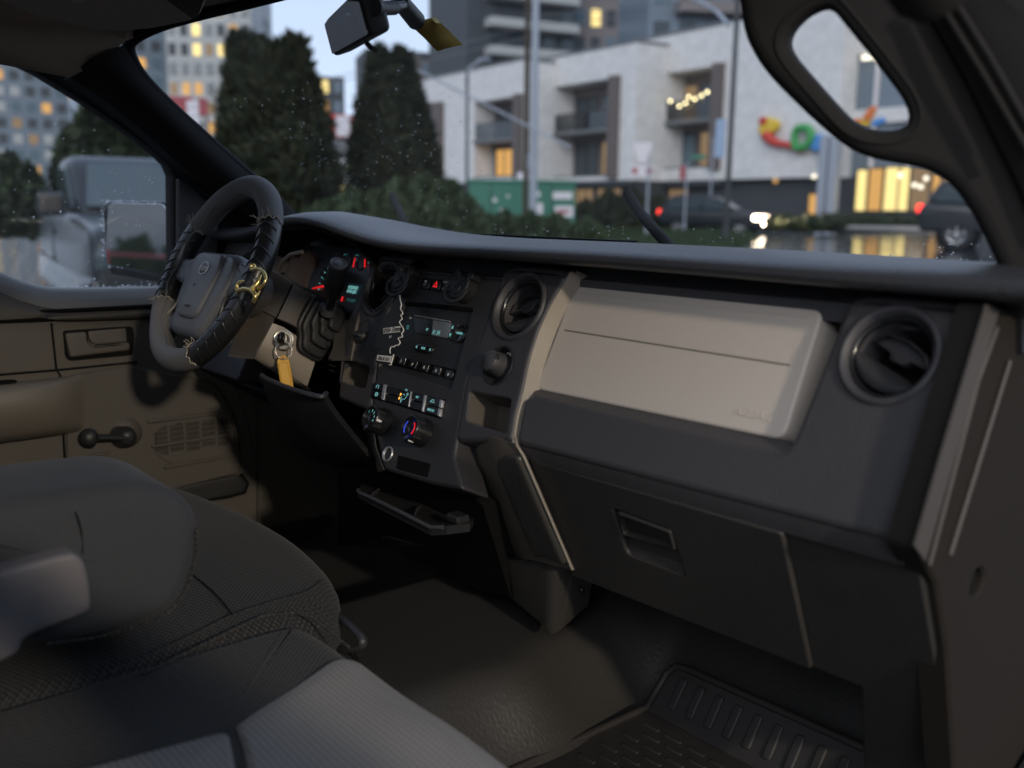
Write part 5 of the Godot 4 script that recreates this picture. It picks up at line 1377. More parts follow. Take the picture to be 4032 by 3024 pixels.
func seats() -> void:
	var t := thing("bench_seat", "grey cloth bench seat with folded centre armrest", "bench seat")
	var P := Transform3D(Basis(Vector3.RIGHT, Vector3(0, 0, -1), Vector3.UP), Vector3(0, 1.0, 0))
	# driver and centre cushion
	put("driver_cushion", pillow(P, rnd([Vector2(-0.66, -0.235), Vector2(-0.40, -0.185), Vector2(-0.18, -0.17), Vector2(0.02, -0.20), Vector2(0.12, -0.26), Vector2(0.165, -0.34), Vector2(0.17, -1.0), Vector2(-0.66, -1.0)], 0.09, 6), 0.16, 0.055, 6, 0.014), M.seat_plain, t)
	# passenger cushion with its lighter knit insert
	put("passenger_cushion", pillow(off(P, 0, 0, 0.0), rnd([Vector2(0.125, -0.335), Vector2(0.17, -0.312), Vector2(0.40, -0.318), Vector2(0.74, -0.33), Vector2(0.76, -1.0), Vector2(0.13, -1.0)], 0.06, 6), 0.16, 0.05, 6, 0.004), M.seat_twill, t)
	var c0 := Vector2(0.2663,-0.3262)
	var c1 := Vector2(0.3363,-0.4802)
	var c2 := Vector2(0.3516,-0.5046)
	# lighter knit insert: follows the top of the cushion and rolls over its front edge
	var rows := []
	for k in 30:
		var y := 1.0095
		var z := 0.54
		if k < 12:
			var a := (k - 3) / 8.0 * PI / 2
			a = maxf(a, 0.0) if k >= 3 else 0.0
			z = 0.372 - 0.060 * cos(a)
			y = 0.9495 + 0.060 * sin(a) - (0.02 * (3 - k) if k < 3 else 0.0)
		else:
			z = 0.372 + (0.542 - 0.372) * (k - 11) / 18.0
		var xl: float = c0.x + 0.004 if z < 0.325 else (lerpf(c0.x + 0.004, c1.x, (z - 0.325) / (-c1.y - 0.325)) if z < -c1.y else lerpf(c1.x, c2.x + 0.01, minf(1.0, (z + c1.y) / (c1.y - c2.y + 0.02))))
		if z > -c2.y: xl = lerpf(c2.x + 0.008, 0.47, (z + c2.y) / (0.542 + c2.y))
		var r := []
		for q in 26:
			var x := lerpf(xl, 0.72, q / 25.0)
			var edge := minf(1.0, minf((x - xl) / 0.008, (0.72 - x) / 0.02))
			r.append(Vector3(x, y - 0.005 * (1.0 - edge) * (1.0 - edge) + 0.002 * sin(x * 30.0) * sin(z * 22.0), z))
		rows.append(r)
	put("seat_insert", sheet(rows, Vector3(0, -0.02, 0.004)), M.seat_knit, t)
	put("seat_insert", pillow(off(P, 0, 0, 0.009), rnd([c2 + Vector2(0.0, -0.008), Vector2(0.465, -0.550), Vector2(0.72, -0.550), Vector2(0.72, -0.95), Vector2(0.34, -0.95), Vector2(0.32, -0.72)], 0.012, 4), 0.05, 0.008, 3, 0.004), M.seat_knit, t)
	# piping and stitches
	var pipe := [Vector3(0.1832,1.004,0.5365), Vector3(0.1294,1.005,0.3832), Vector3(0.1329,1.005,0.3548), Vector3(0.1391,1.003,0.3323), Vector3(0.1644,0.998,0.3197), Vector3(0.1962,0.99,0.3132), Vector3(0.2323,0.985,0.3105)]
	put("piping", tube(smooth(pipe, 6), 0.0015, 6), M.seat_twill, t)
	put("stitch_seam", tube(smooth([Vector3(-0.037,1.012,0.3916), Vector3(0.0324,1.012,0.3934), Vector3(0.0799,1.01,0.3971), Vector3(0.1011,1.006,0.3986)], 4), 0.0010, 5), M.void_black, t)
	put("stitch_seam", tube(smooth([Vector3(0.0586,1,0.2477), Vector3(0.0919,1.006,0.2876), Vector3(0.0983,1.008,0.3341), Vector3(0.109,1.009,0.402), Vector3(0.1391,1.009,0.4748), Vector3(0.1694,1.009,0.574)], 4), 0.0009, 5), M.seat_twill, t)
	# folded centre backrest used as an armrest
	var A: Transform3D = F.arm
	var arm := [Vector2(0.0528,0.0418), Vector2(0.0469,0.0053), Vector2(0.0334,-0.0309), Vector2(0.0171,-0.0525), Vector2(-0.009,-0.0604), Vector2(-0.0664,-0.0631), Vector2(-0.1169,-0.0567), Vector2(-0.2301,-0.0435), Vector2(-0.2171,0.1106), Vector2(-0.1523,0.1081), Vector2(-0.0737,0.1059), Vector2(-0.0138,0.1043), Vector2(0.0215,0.0902), Vector2(0.0449,0.0688)]
	put("centre_armrest", pillow(off(A, 0, 0, 0.0), rnd(arm, 0.04, 4), 0.185, 0.03, 6, 0.004), M.armrest_cloth, t)
	put("armrest_seam", tube(smooth([Vector3(0.0114,1.188,0.5735), Vector3(0.0708,1.189,0.5797), Vector3(0.1239,1.188,0.5813), Vector3(0.1582,1.182,0.5835), Vector3(0.152,1.1602,0.5792), Vector3(0.154,1.1415,0.58)], 4), 0.0009, 5), M.void_black, t)
	var welt := smooth([Vector3(0.146,1.1408,0.4548), Vector3(0.146,1.1054,0.4586), Vector3(0.146,1.0732,0.4699), Vector3(0.146,1.0538,0.4854), Vector3(0.146,1.046,0.5101), Vector3(0.146,1.0423,0.5648), Vector3(0.146,1.0499,0.6203)], 4)
	put("armrest_welt", tube(welt, 0.0018, 5), M.seat_plain, t)
	var br := put("hinge_cover", pillow(off(A, 0, 0, 0.028), rnd([Vector2(-0.2256,0.047), Vector2(-0.161,0.0491), Vector2(-0.1054,0.0531), Vector2(-0.0924,0.0512), Vector2(-0.0838,0.0394), Vector2(-0.0808,0.016), Vector2(-0.0805,-0.0114), Vector2(-0.0873,-0.0163), Vector2(-0.1469,-0.0251), Vector2(-0.1516,-0.0392), Vector2(-0.1681,-0.0444), Vector2(-0.2338,-0.0499)], 0.016, 5), 0.05, 0.0065, 4), M.bracket_grey, t)
	# backrests behind the cushions, outside the picture but shading it
	for b in [[-0.62, -0.05], [0.17, 0.74]]:
		put("backrest", pillow(Transform3D(Basis(Vector3.RIGHT, Vector3(0, 0.96, 0.28), Vector3(0, -0.28, 0.96)), Vector3((b[0] + b[1]) / 2, 1.26, 1.0)), rrect(b[1] - b[0], 0.60, 0.09, 5), 0.14, 0.05, 4), M.seat_plain, t)
	put("base_frame", box(Vector3(0.05, 0.80, 0.68), Vector3(1.36, 0.16, 0.5), 0.02), M.void_black, t)
	# loop of the seat belt between the cushions
	var s := thing("seat_belt_buckle", "dark plastic loop poking out between the two seat cushions", "seat belt buckle")
	put("loop", tube(smooth([Vector3(0.0477,0.95,0.2342), Vector3(0.091,0.955,0.241), Vector3(0.1372,0.955,0.2468), Vector3(0.1584,0.95,0.249), Vector3(0.1564,0.94,0.251), Vector3(0.138,0.93,0.2573), Vector3(0.1092,0.92,0.258)], 4), 0.007, 8, false, 0.6), M.charcoal_soft, s)
	put("web", tube([Vector3(0.138,0.93,0.2573), Vector3(0.1475,0.9,0.2386), Vector3(0.17, 0.86, 0.34)], 0.010, 8, false, 0.3), M.void_black, s)
	# folded cloth lying behind the armrest
	var c := thing("cloth", "crumpled teal cloth lying on the driver seat beyond the armrest", "cloth")
	rows = []
	for i in 7:
		var r := []
		for j in 7:
			var u := i / 6.0
			var v := j / 6.0
			r.append(Vector3(0.0326,1.2,0.6424).lerp(Vector3(-0.0032,1.2,0.5866), u) + Vector3(-0.06 * v, -0.004 - 0.02 * v + 0.006 * sin(u * 9.0 + v * 5.0) + 0.004 * sin(v * 13.0), 0.02 * v))
		rows.append(r)
	put("fold", sheet(smooth_rows(rows, 3), Vector3(0, -0.004, 0)), mat("teal_cloth", lin(0.05, 0.085, 0.09), 0.95), c)

func floor_y(x: float, z: float) -> float:
	# transmission hump between two footwells, with the toe board rising ahead
	var right := smoothstep(0.155, 0.30, x + 0.05 * smoothstep(0.0, -0.3, z))
	var left := smoothstep(-0.16, -0.24, x)
	var y := 0.855 - 0.117 * pow(right, 1.2) - 0.125 * left
	var fold := sin(z * 24.0 + x * 6.0) * 0.012 + sin(z * 47.0 + 1.0) * 0.003
	y += fold * right * (1.0 - right) * 4.0
	y += 0.9 * pow(maxf(0.0, -0.20 - z), 1.25) * (1.0 + 0.8 * right)
	return y

func cab_floor() -> void:
	var t := thing("cab_floor", "brown rubber cab floor with a raised hump between the footwells", "cab floor")
	var rows := []
	for i in 70:
		var z := lerpf(1.15, -0.56, i / 69.0)
		var r := []
		for j in 90:
			var x := lerpf(-0.86, 0.86, j / 89.0)
			r.append(Vector3(x, floor_y(x, z), z))
		rows.append(r)
	put("rubber_sheet", sheet(rows, Vector3(0, -0.03, 0)), M.rubber_floor, t)
	put("firewall", box(Vector3(0, 1.04, -0.55), Vector3(1.76, 0.66, 0.04), 0.01), M.void_black, t)
	put("dash_light_block", plate(Transform3D(Basis(Vector3(0, 0, -1), Vector3.UP, Vector3.RIGHT), Vector3(0.74, 0, 0)), [Vector2(0.13, 1.37), Vector2(0.10, 1.16), Vector2(0.16, 1.06), Vector2(0.50, 1.06), Vector2(0.50, 1.37)], 1.50, 0.005), M.void_black, t)  # unseen block added to keep windscreen light out of the footwells
	put("kick_panel", box(Vector3(-0.845, 0.95, -0.3), Vector3(0.03, 0.5, 0.5), 0.01), M.door_brown, t)
	put("kick_panel", plate(Transform3D(Basis(Vector3(0, 0, -1), Vector3.UP, Vector3.RIGHT), Vector3(0.85, 0, 0)), rnd([Vector2(0.6, 0.65), Vector2(-0.25, 0.65), Vector2(-0.12, 0.76), Vector2(0.05, 0.85), Vector2(0.108, 0.88), Vector2(0.276, 0.96), Vector2(0.36, 1.05), Vector2(0.40, 1.25), Vector2(0.6, 1.25)], 0.02, 3), 0.05, 0.004), M.black_plastic, t)
	put("door_sill", box(Vector3(0.86, 0.735, 0.45), Vector3(0.12, 0.06, 1.4), 0.02), M.black_plastic, t)
	put("door_sill", box(Vector3(-0.86, 0.735, 0.45), Vector3(0.12, 0.06, 1.4), 0.02), M.black_plastic, t)
	var p := thing("pedals", "black brake and accelerator pedals hanging in the driver footwell", "pedals")
	for q in [[-0.44, 0.06, 0.09], [-0.27, 0.045, 0.13]]:
		put("pedal_pad", box(Vector3(q[0], 0.92, -0.30), Vector3(q[1] * 1.4, q[2], 0.02), 0.006, Basis(Vector3.RIGHT, -0.5)), M.black_plastic, p)
		put("pedal_arm", tube([Vector3(q[0], 0.93, -0.31), Vector3(q[0], 1.03, -0.40), Vector3(q[0], 1.16, -0.42)], 0.009, 8), M.black_plastic, p)
	# floor mat in the passenger footwell
	var m := thing("floor_mat", "black ribbed rubber floor mat in the passenger footwell", "floor mat")
	var T: Transform3D = F.toe
	var f0 := Vector2(-0.033,-0.0065)
	var top := Vector2(-0.0232,0.0817)
	var x0 := f0.x + 0.3
	put("floor_pan", sheet([[Vector3(x0, 0.750, 0.6), Vector3(0.77, 0.750, 0.6)], [Vector3(x0, 0.750, -0.184), Vector3(0.77, 0.750, -0.184)]], Vector3(0, -0.008, 0)), M.mat_rubber, m)
	put("toe_panel", plate(off(T, 0, 0, 0.004), rnd([Vector2(f0.x - 0.002, -0.001), Vector2(0.47, -0.001), Vector2(0.47, top.y + 0.012), Vector2(top.x, top.y)], 0.012, 4), 0.008, 0.002), M.mat_rubber, m)
	put("rim", tube([Vector3(x0, 0.754, 0.5), Vector3(x0, 0.754, -0.17), T * Vector3(f0.x, 0.006, 0.006), T * Vector3(lerpf(f0.x, top.x, 0.8), top.y * 0.8, 0.006), T * Vector3(top.x + 0.008, top.y, 0.006), T * Vector3(top.x + 0.03, top.y + 0.003, 0.006), T * Vector3(0.47, top.y + 0.012, 0.006)], 0.006, 8), M.mat_rubber, m)
	for i in 11:
		var x := top.x + 0.03 + 0.034 * i
		put("rib", pillow(off(T, x, top.y * 0.55, 0.008), rrect(0.014, top.y * 0.62, 0.004, 2), 0.006, 0.002, 2), M.mat_rubber, m)
	for i in 5:
		for j in 8:
			put("tread_bar", pillow(Transform3D(Basis(Vector3.RIGHT, Vector3(0, 0, -1), Vector3.UP), Vector3(x0 + 0.04 + 0.042 * i + 0.02 * (j % 2), 0.7525, -0.15 + 0.022 * j)), rrect(0.030, 0.007, 0.002, 2), 0.004, 0.0022, 3), M.mat_rubber, m)

func small_things() -> void:
	var S: Transform3D = F.stack
	# two bear-face rubber clips
	var spots := [[Vector2(-0.1194,0.032), "black bear-face clip above the tree-shaped air freshener"], [Vector2(0.0353,0.035), "black bear-face clip to the right of the hazard switch"]]
	for i in 2:
		var b := thing("bear_clip", spots[i][1], "clip", Vector3.ZERO, "bear-face clips on the console")
		var B := at2(S, spots[i][0], 0.022) * Transform3D(Basis(Vector3.BACK, -0.08), Vector3.ZERO)
		var head := []
		for k in 40:
			var a := TAU * k / 40
			var p := Vector2(cos(a) * 0.0215, sin(a) * 0.0225)
			if a < PI:
				p.y = minf(p.y * 1.35, 0.0165) + 0.002 * sin(a * 5.0)
			head.append(p)
		put("head", pillow(B, head, 0.024, 0.004, 4), M.black_plastic, b)
		for s in [-1.0, 1.0]:
			put("ear", pillow(off(B, 0.0165 * s, 0.0165, -0.001), circ(0.0075, 18), 0.020, 0.003, 3), M.black_plastic, b)
			put("eye", pillow(off(B, 0.008 * s, 0.007, 0.0006), circ(0.0019, 10), 0.002, 0.0007, 2), M.gloss_black, b)
		put("muzzle", pillow(off(B, 0, -0.006, 0.0025), circ(0.011, 22, Vector2.ZERO, 0.0105), 0.005, 0.002, 3), M.black_plastic, b)
		put("nose", pillow(off(B, 0, -0.002, 0.004), circ(0.0036, 12, Vector2.ZERO, 0.0026), 0.003, 0.001, 2), M.gloss_black, b)
		put("mouth", tube(lift(off(B, 0, -0.0075, 0.0025), circ(0.0055, 18), 0.0), 0.0006, 5, true), M.gloss_black, b)
		put("rim", tube(smooth([B * Vector3(-0.022, 0.002, -0.002), B * Vector3(-0.0235, -0.012, 0.001), B * Vector3(-0.012, -0.025, 0.002), B * Vector3(0.004, -0.0275, 0.001), B * Vector3(0.017, -0.019, -0.002), B * Vector3(0.0225, -0.004, -0.004)], 4), 0.0028, 7), M.black_plastic, b)
	# tree-shaped air freshener hanging from the left clip
	var f := thing("air_freshener", "black tree-shaped air freshener with white printed edge, hanging from the left bear clip", "air freshener")
	var right := [Vector2(-0.0848,0.0032), Vector2(-0.0794,-0.0032), Vector2(-0.0706,-0.0117), Vector2(-0.0702,-0.0168), Vector2(-0.0581,-0.0248), Vector2(-0.0631,-0.027), Vector2(-0.0552,-0.0329), Vector2(-0.0595,-0.0384), Vector2(-0.0468,-0.0453), Vector2(-0.0401,-0.0504), Vector2(-0.0424,-0.0556), Vector2(-0.0376,-0.06), Vector2(-0.0471,-0.0636), Vector2(-0.0381,-0.0691), Vector2(-0.0406,-0.074), Vector2(-0.0468,-0.0751), Vector2(-0.0493,-0.0779), Vector2(-0.056,-0.0784), Vector2(-0.057,-0.0835), Vector2(-0.0527,-0.0891)]
	right = smooth(right, 3)
	var ax0: Vector2 = right[0] + Vector2(-0.003, 0.0)
	var ax1: Vector2 = right[right.size() - 1] + Vector2(-0.016, 0.0)
	var dir := (ax1 - ax0).normalized()
	var nrm := Vector2(-dir.y, dir.x)
	var outline := right.duplicate()
	for i in range(right.size() - 1, -1, -1):
		var p: Vector2 = right[i] - ax0
		outline.append(ax0 + dir * p.dot(dir) - nrm * p.dot(nrm))
	var FT := off(S, 0, 0, 0.032)
	put("card", plate(FT, outline, 0.002, 0.0), M.black_print, f)
	put("white_edge", tube(lift(off(FT, 0, 0, 0.0002), right, 0), 0.0010, 5), M.white_print, f)
	var base := [Vector2(-0.0848,-0.094), Vector2(-0.0418,-0.0897), Vector2(-0.0391,-0.1061), Vector2(-0.0816,-0.1078)]
	put("base_block", plate(off(FT, 0, 0, 0.0005), base, 0.0024, 0.0), M.black_print, f)
	put("white_edge", tube(lift(off(FT, 0, 0, 0.001), [base[1], base[2], base[2].lerp(base[3], 0.1)], 0), 0.0011, 5), M.white_print, f)
	var n1 := put("name_strip", plate(off(FT, 0, 0, 0.001), [Vector2(-0.0942,-0.0525), Vector2(-0.0528,-0.0447), Vector2(-0.0485,-0.0537), Vector2(-0.09,-0.0613)], 0.001, 0.0), M.white_print, f)
	var d1 := (Vector2(-0.0528,-0.0447) - Vector2(-0.0942,-0.0525)).angle()
	text("lettering", "Little Trees", 0.0078, spin(at2(FT, Vector2(-0.0709,-0.0529), 0.0012), d1), M.black_print, n1, "Droid Sans Bold", 0.25, 0.0003, 0.86)
	var n2 := put("scent_strip", plate(off(FT, 0, 0, 0.0012), [Vector2(-0.0838,-0.0955), Vector2(-0.0453,-0.0929), Vector2(-0.0434,-0.1025), Vector2(-0.0803,-0.1042)], 0.001, 0.0), M.white_print, f)
	var d2 := (Vector2(-0.0453,-0.0929) - Vector2(-0.0838,-0.0955)).angle()
	text("lettering", "Black Ice", 0.0062, spin(at2(FT, Vector2(-0.0627,-0.099), 0.0016), d2), M.black_print, n2, "Droid Sans", 0.0, 0.0003, 0.9)
	put("emblem", tube(lift(at2(FT, Vector2(-0.0691,-0.0635), 0.0002), circ(0.0022, 12), 0.0), 0.0004, 5, true), M.print_dim, f)
	put("cord", tube([Vector3(-0.0817,1.3659,0.0279), Vector3(-0.0726,1.3706,0.0301), Vector3(-0.0586,1.3741,0.0329)], 0.0007, 5), M.black_print, f)

	# key, ring and yellow tag
	var k := thing("ignition_key", "black headed key in the ignition with a split ring", "key")
	var lk := fr(Vector3(-0.342,1.2741,0.0982), Vector3(0.8, 0.25, 0.5))
	put("key_head", pillow(Transform3D(lk.basis * Basis(Vector3.UP, 1.35), lk * Vector3(0.004, -0.001, 0.030)), rnd([Vector2(-0.014, -0.005), Vector2(0.0, -0.012), Vector2(0.014, -0.010), Vector2(0.014, 0.010), Vector2(0.0, 0.012), Vector2(-0.014, 0.005)], 0.006, 4), 0.008, 0.003, 3), M.gloss_black, k)
	put("key_blade", box(lk * Vector3(0, 0, 0.01), Vector3(0.003, 0.008, 0.022), 0.0008, lk.basis), M.steel, k)
	put("split_ring", tube(lift(fr(Vector3(-0.325,1.2579,0.1073), Vector3(0.9, 0.15, 0.55)), circ(0.0135, 32, Vector2.ZERO, 0.0145), 0), 0.0011, 7, true), M.steel, k)
	put("split_ring_coil", tube(lift(fr(Vector3(-0.322,1.2588,0.1083), Vector3(0.9, 0.22, 0.5)), circ(0.0137, 32, Vector2.ZERO, 0.0147), 0.0), 0.0009, 7, true), M.steel, k)
	var y := thing("key_tag", "yellow plastic key tag hanging from the ignition key ring", "key tag")
	var TG := fr(Vector3(-0.32,1.2231,0.1086), Vector3(0.80, 0.12, 0.45))
	TG = spin(TG, 0.13)
	var tg := rnd([Vector2(-0.0105, -0.0305), Vector2(0.0105, -0.0305), Vector2(0.0105, 0.018), Vector2(0.005, 0.027), Vector2(-0.005, 0.027), Vector2(-0.0105, 0.018)], 0.002, 3)
	put("body", plate(TG, tg, 0.007, 0.0012, [circ(0.0022, 10, Vector2(0, 0.0215))], 2), M.yellow_tag, y)
	put("window_frame", plate(off(TG, 0, -0.004, 0.0012), rrect(0.017, 0.042, 0.001, 2), 0.0015, 0.0005, [rrect(0.013, 0.037, 0.001, 2)]), M.yellow_tag, y)

	# rear-view mirror and its arm
	var V: Transform3D = F.rvm
	var m := thing("rear_view_mirror", "black rear-view mirror hanging from the windscreen on a jointed arm", "rear-view mirror")
	var gp := rnd([Vector2(-0.066,0.0194), Vector2(0.0331,0.0349), Vector2(0.0686,0.0276), Vector2(0.0599,-0.0197), Vector2(-0.0771,-0.0293)], 0.008, 4)
	put("housing", pillow(off(V, 0, 0, 0.002), gp, 0.034, 0.008, 4), M.black_plastic, m)
	put("mirror_glass", plate(off(V, 0, 0, 0.0032), inset(ccw(gp), 0.0045), 0.001, 0.0), M.mirror, m)
	put("day_night_tab", tube([Vector3(0.1237,1.6956,0.2084), Vector3(0.137,1.688,0.2106), Vector3(0.1489,1.6847,0.2131)], 0.0035, 8), M.black_plastic, m)
	put("arm", tube([Vector3(0.0682,1.751,0.1641), Vector3(0.0566,1.7539,0.1454), Vector3(0.0408,1.7609,0.1149)], [0.012, 0.0095, 0.0095], 14), M.black_plastic, m)
	put("ball_joint", tube([Vector3(0.0396,1.7629,0.1157), Vector3(0.0347,1.7644,0.1053), Vector3(0.0294,1.7692,0.0945)], 0.0075, 12), M.gloss_black, m)
	put("mount_arm", tube([Vector3(0.026,1.7745,0.097), Vector3(-0.0015,1.7717,0.0673), Vector3(-0.0343,1.7659,0.029)], [0.012, 0.0125, 0.0135], 14), M.black_plastic, m)
	var n := thing("paper_note", "yellow paper note stuck on the windscreen beside the mirror arm", "note")
	var NP := [Vector3(-0.0733,1.7669,0.0119), Vector3(-0.0343,1.7745,-0.005), Vector3(0.0233,1.7299,-0.0136), Vector3(-0.0162,1.7237,0.0035)]
	var rows := []
	for i in 7:
		var r := []
		for j in 7:
			var u := i / 6.0
			var v := j / 6.0
			r.append(NP[0].lerp(NP[1], u).lerp(NP[3].lerp(NP[2], u), v) + Vector3(0.004, 0.0, 0.006) * (sin(u * PI) * 0.6 + 0.25 * sin(v * 9.0)))
		rows.append(r)
	put("sheet", sheet(smooth_rows(rows, 2), Vector3(0.0004, 0, 0.0006)), M.paper_yellow, n)
	put("curled_corner", sheet([[Vector3(-0.0357,1.7726,0.0003), Vector3(-0.03,1.7735,-0.002), Vector3(-0.0234,1.7679,-0.0035)], [Vector3(-0.028,1.7689,0.0049), Vector3(-0.0198,1.7636,0.0044), Vector3(-0.0185,1.7635,-0.0018)]], Vector3(0.0004, 0, 0.0006)), mat("paper_light", lin(0.55, 0.42, 0.16), 0.9), n)

	# door mirror outside the driver window
	var X: Transform3D = F.mir
	var d := thing("door_mirror", "black square door mirror wet with rain outside the driver window", "door mirror")
	var hs := rnd([Vector2(-0.1184,0.0746), Vector2(-0.0983,0.0807), Vector2(0.0916,0.0818), Vector2(0.1148,0.0606), Vector2(0.1139,-0.0947), Vector2(0.0586,-0.0914), Vector2(-0.1005,-0.0755), Vector2(-0.1106,-0.0566)], 0.01, 4)
	put("housing", pillow(off(X, 0, 0, 0.004), hs, 0.09, 0.012, 4), M.gloss_black, d)
	put("mirror_glass", plate(off(X, 0, 0, 0.006), rnd([Vector2(-0.0907,0.0678), Vector2(-0.0744,0.075), Vector2(0.0955,0.0739), Vector2(0.1066,0.0593), Vector2(0.1092,-0.0834), Vector2(0.0631,-0.083), Vector2(-0.0984,-0.0694), Vector2(-0.1043,-0.0384)], 0.008, 4), 0.002, 0.0005), M.mirror, d)
	put("mirror_arm", sheet([[Vector3(-1.2482,1.3535,0.1023), Vector3(-1.168,1.3436,0.0725), Vector3(-1.0311,1.3322,0.0215)], [Vector3(-1.2358,1.3357,0.0984), Vector3(-1.1683,1.3304,0.0732), Vector3(-1.0312,1.3182,0.0222)]], Vector3(0.0, 0.0, -0.05)), M.gloss_black, d)
	var rg := RandomNumberGenerator.new()
	rg.seed = 17
	var at := []
	var sz := []
	for i in 60:
		var e := hs[rg.randi() % hs.size()] as Vector2
		var q := rg.randf()
		e = (Vector2(-0.1102,0.0747).lerp(Vector2(-0.1093,-0.0686), q) if i % 2 else Vector2(-0.1029,0.0783).lerp(Vector2(0.1038,0.0785), q)) + Vector2(rg.randf_range(-0.006, 0.006), rg.randf_range(-0.004, 0.004))
		at.append(X * Vector3(e.x, e.y, 0.0075))
		sz.append(rg.randf_range(0.8, 2.0))
	scatter("raindrops", lathe(Transform3D(X.basis, Vector3.ZERO), [Vector2(0.0, 0.0), Vector2(0.0013, 0.0), Vector2(0.001, 0.0007), Vector2(0, 0.001)], 8), M.drop, at, d, sz)

func pillar_handle() -> void:
	var t := thing("right_pillar", "dark right windscreen pillar with moulded grab handle, out of focus", "windscreen pillar")
	var H: Transform3D = F.ahn
	var outer := [Vector2(-0.2564,0.2735), Vector2(-0.2491,0.2342), Vector2(-0.2436,0.2036), Vector2(-0.2297,0.1782), Vector2(-0.213,0.1578), Vector2(-0.1726,0.1192), Vector2(-0.1404,0.0924), Vector2(-0.1166,0.0819), Vector2(-0.0912,0.0769), Vector2(-0.0663,0.0721), Vector2(-0.0455,0.0594), Vector2(-0.0297,0.04), Vector2(-0.0132,0.0131), Vector2(0.0026,-0.0175), Vector2(0.0174,-0.0482), Vector2(0.037,-0.0838), Vector2(0.1264,-0.078), Vector2(0.1213,0.2419)]
	var hole := [Vector2(-0.1691,0.2233), Vector2(-0.1609,0.2205), Vector2(-0.1499,0.2077), Vector2(-0.1247,0.1778), Vector2(-0.0922,0.1368), Vector2(-0.0857,0.1217), Vector2(-0.088,0.1114), Vector2(-0.1013,0.1071), Vector2(-0.1226,0.1094), Vector2(-0.1374,0.1177), Vector2(-0.16,0.1415), Vector2(-0.1935,0.1786), Vector2(-0.2011,0.192), Vector2(-0.1978,0.2038), Vector2(-0.1849,0.2171)]
	put("grab_handle", plate(H, rnd(outer, 0.02, 3), 0.035, 0.013, [rnd(hole, 0.012, 3)], 5, 0.010), M.pillar_grey, t)
	put("handle_crease", tube(lift(H, inset(ccw(rnd(hole, 0.012, 3)), -0.011), -0.0005), 0.0022, 8, true), M.pillar_grey, t)
	put("pillar_cover", sheet([[Vector3(0.6919,1.7164,-0.0041), Vector3(0.7404,1.6229,-0.0369), Vector3(0.7808,1.5337,-0.0673), Vector3(0.807,1.466,-0.0904)], [Vector3(0.7437,1.7074,-0.0032), Vector3(0.7785,1.6292,-0.0295), Vector3(0.806,1.563,-0.0509), Vector3(0.8255,1.4894,-0.0746)], [Vector3(0.8303,1.7006,-0.0533), Vector3(0.8512,1.6261,-0.0722), Vector3(0.8635,1.5623,-0.0856), Vector3(0.8733,1.4904,-0.0987)]], Vector3(0.0, -0.004, -0.03)), M.pillar_grey, t)
	for q in [[Vector3(0.7241,1.6894,-0.0009), Vector3(0.7614,1.6257,-0.0201), Vector3(0.7999,1.5523,-0.0479)], [Vector3(0.7372,1.6877,-0.0032), Vector3(0.7698,1.6332,-0.019), Vector3(0.8004,1.5734,-0.0412)]]:
		put("door_seal", tube(q, 0.0035, 8), M.pillar_grey, t)

func gy(x: float, z: float) -> float:
	return lerpf(0.08, 0.5, smoothstep(-8.0, -14.0, z)) + 0.5 * smoothstep(-24.0, -15.0, x) * clampf((-14.0 - z) / 25.0, 0.0, 1.0)

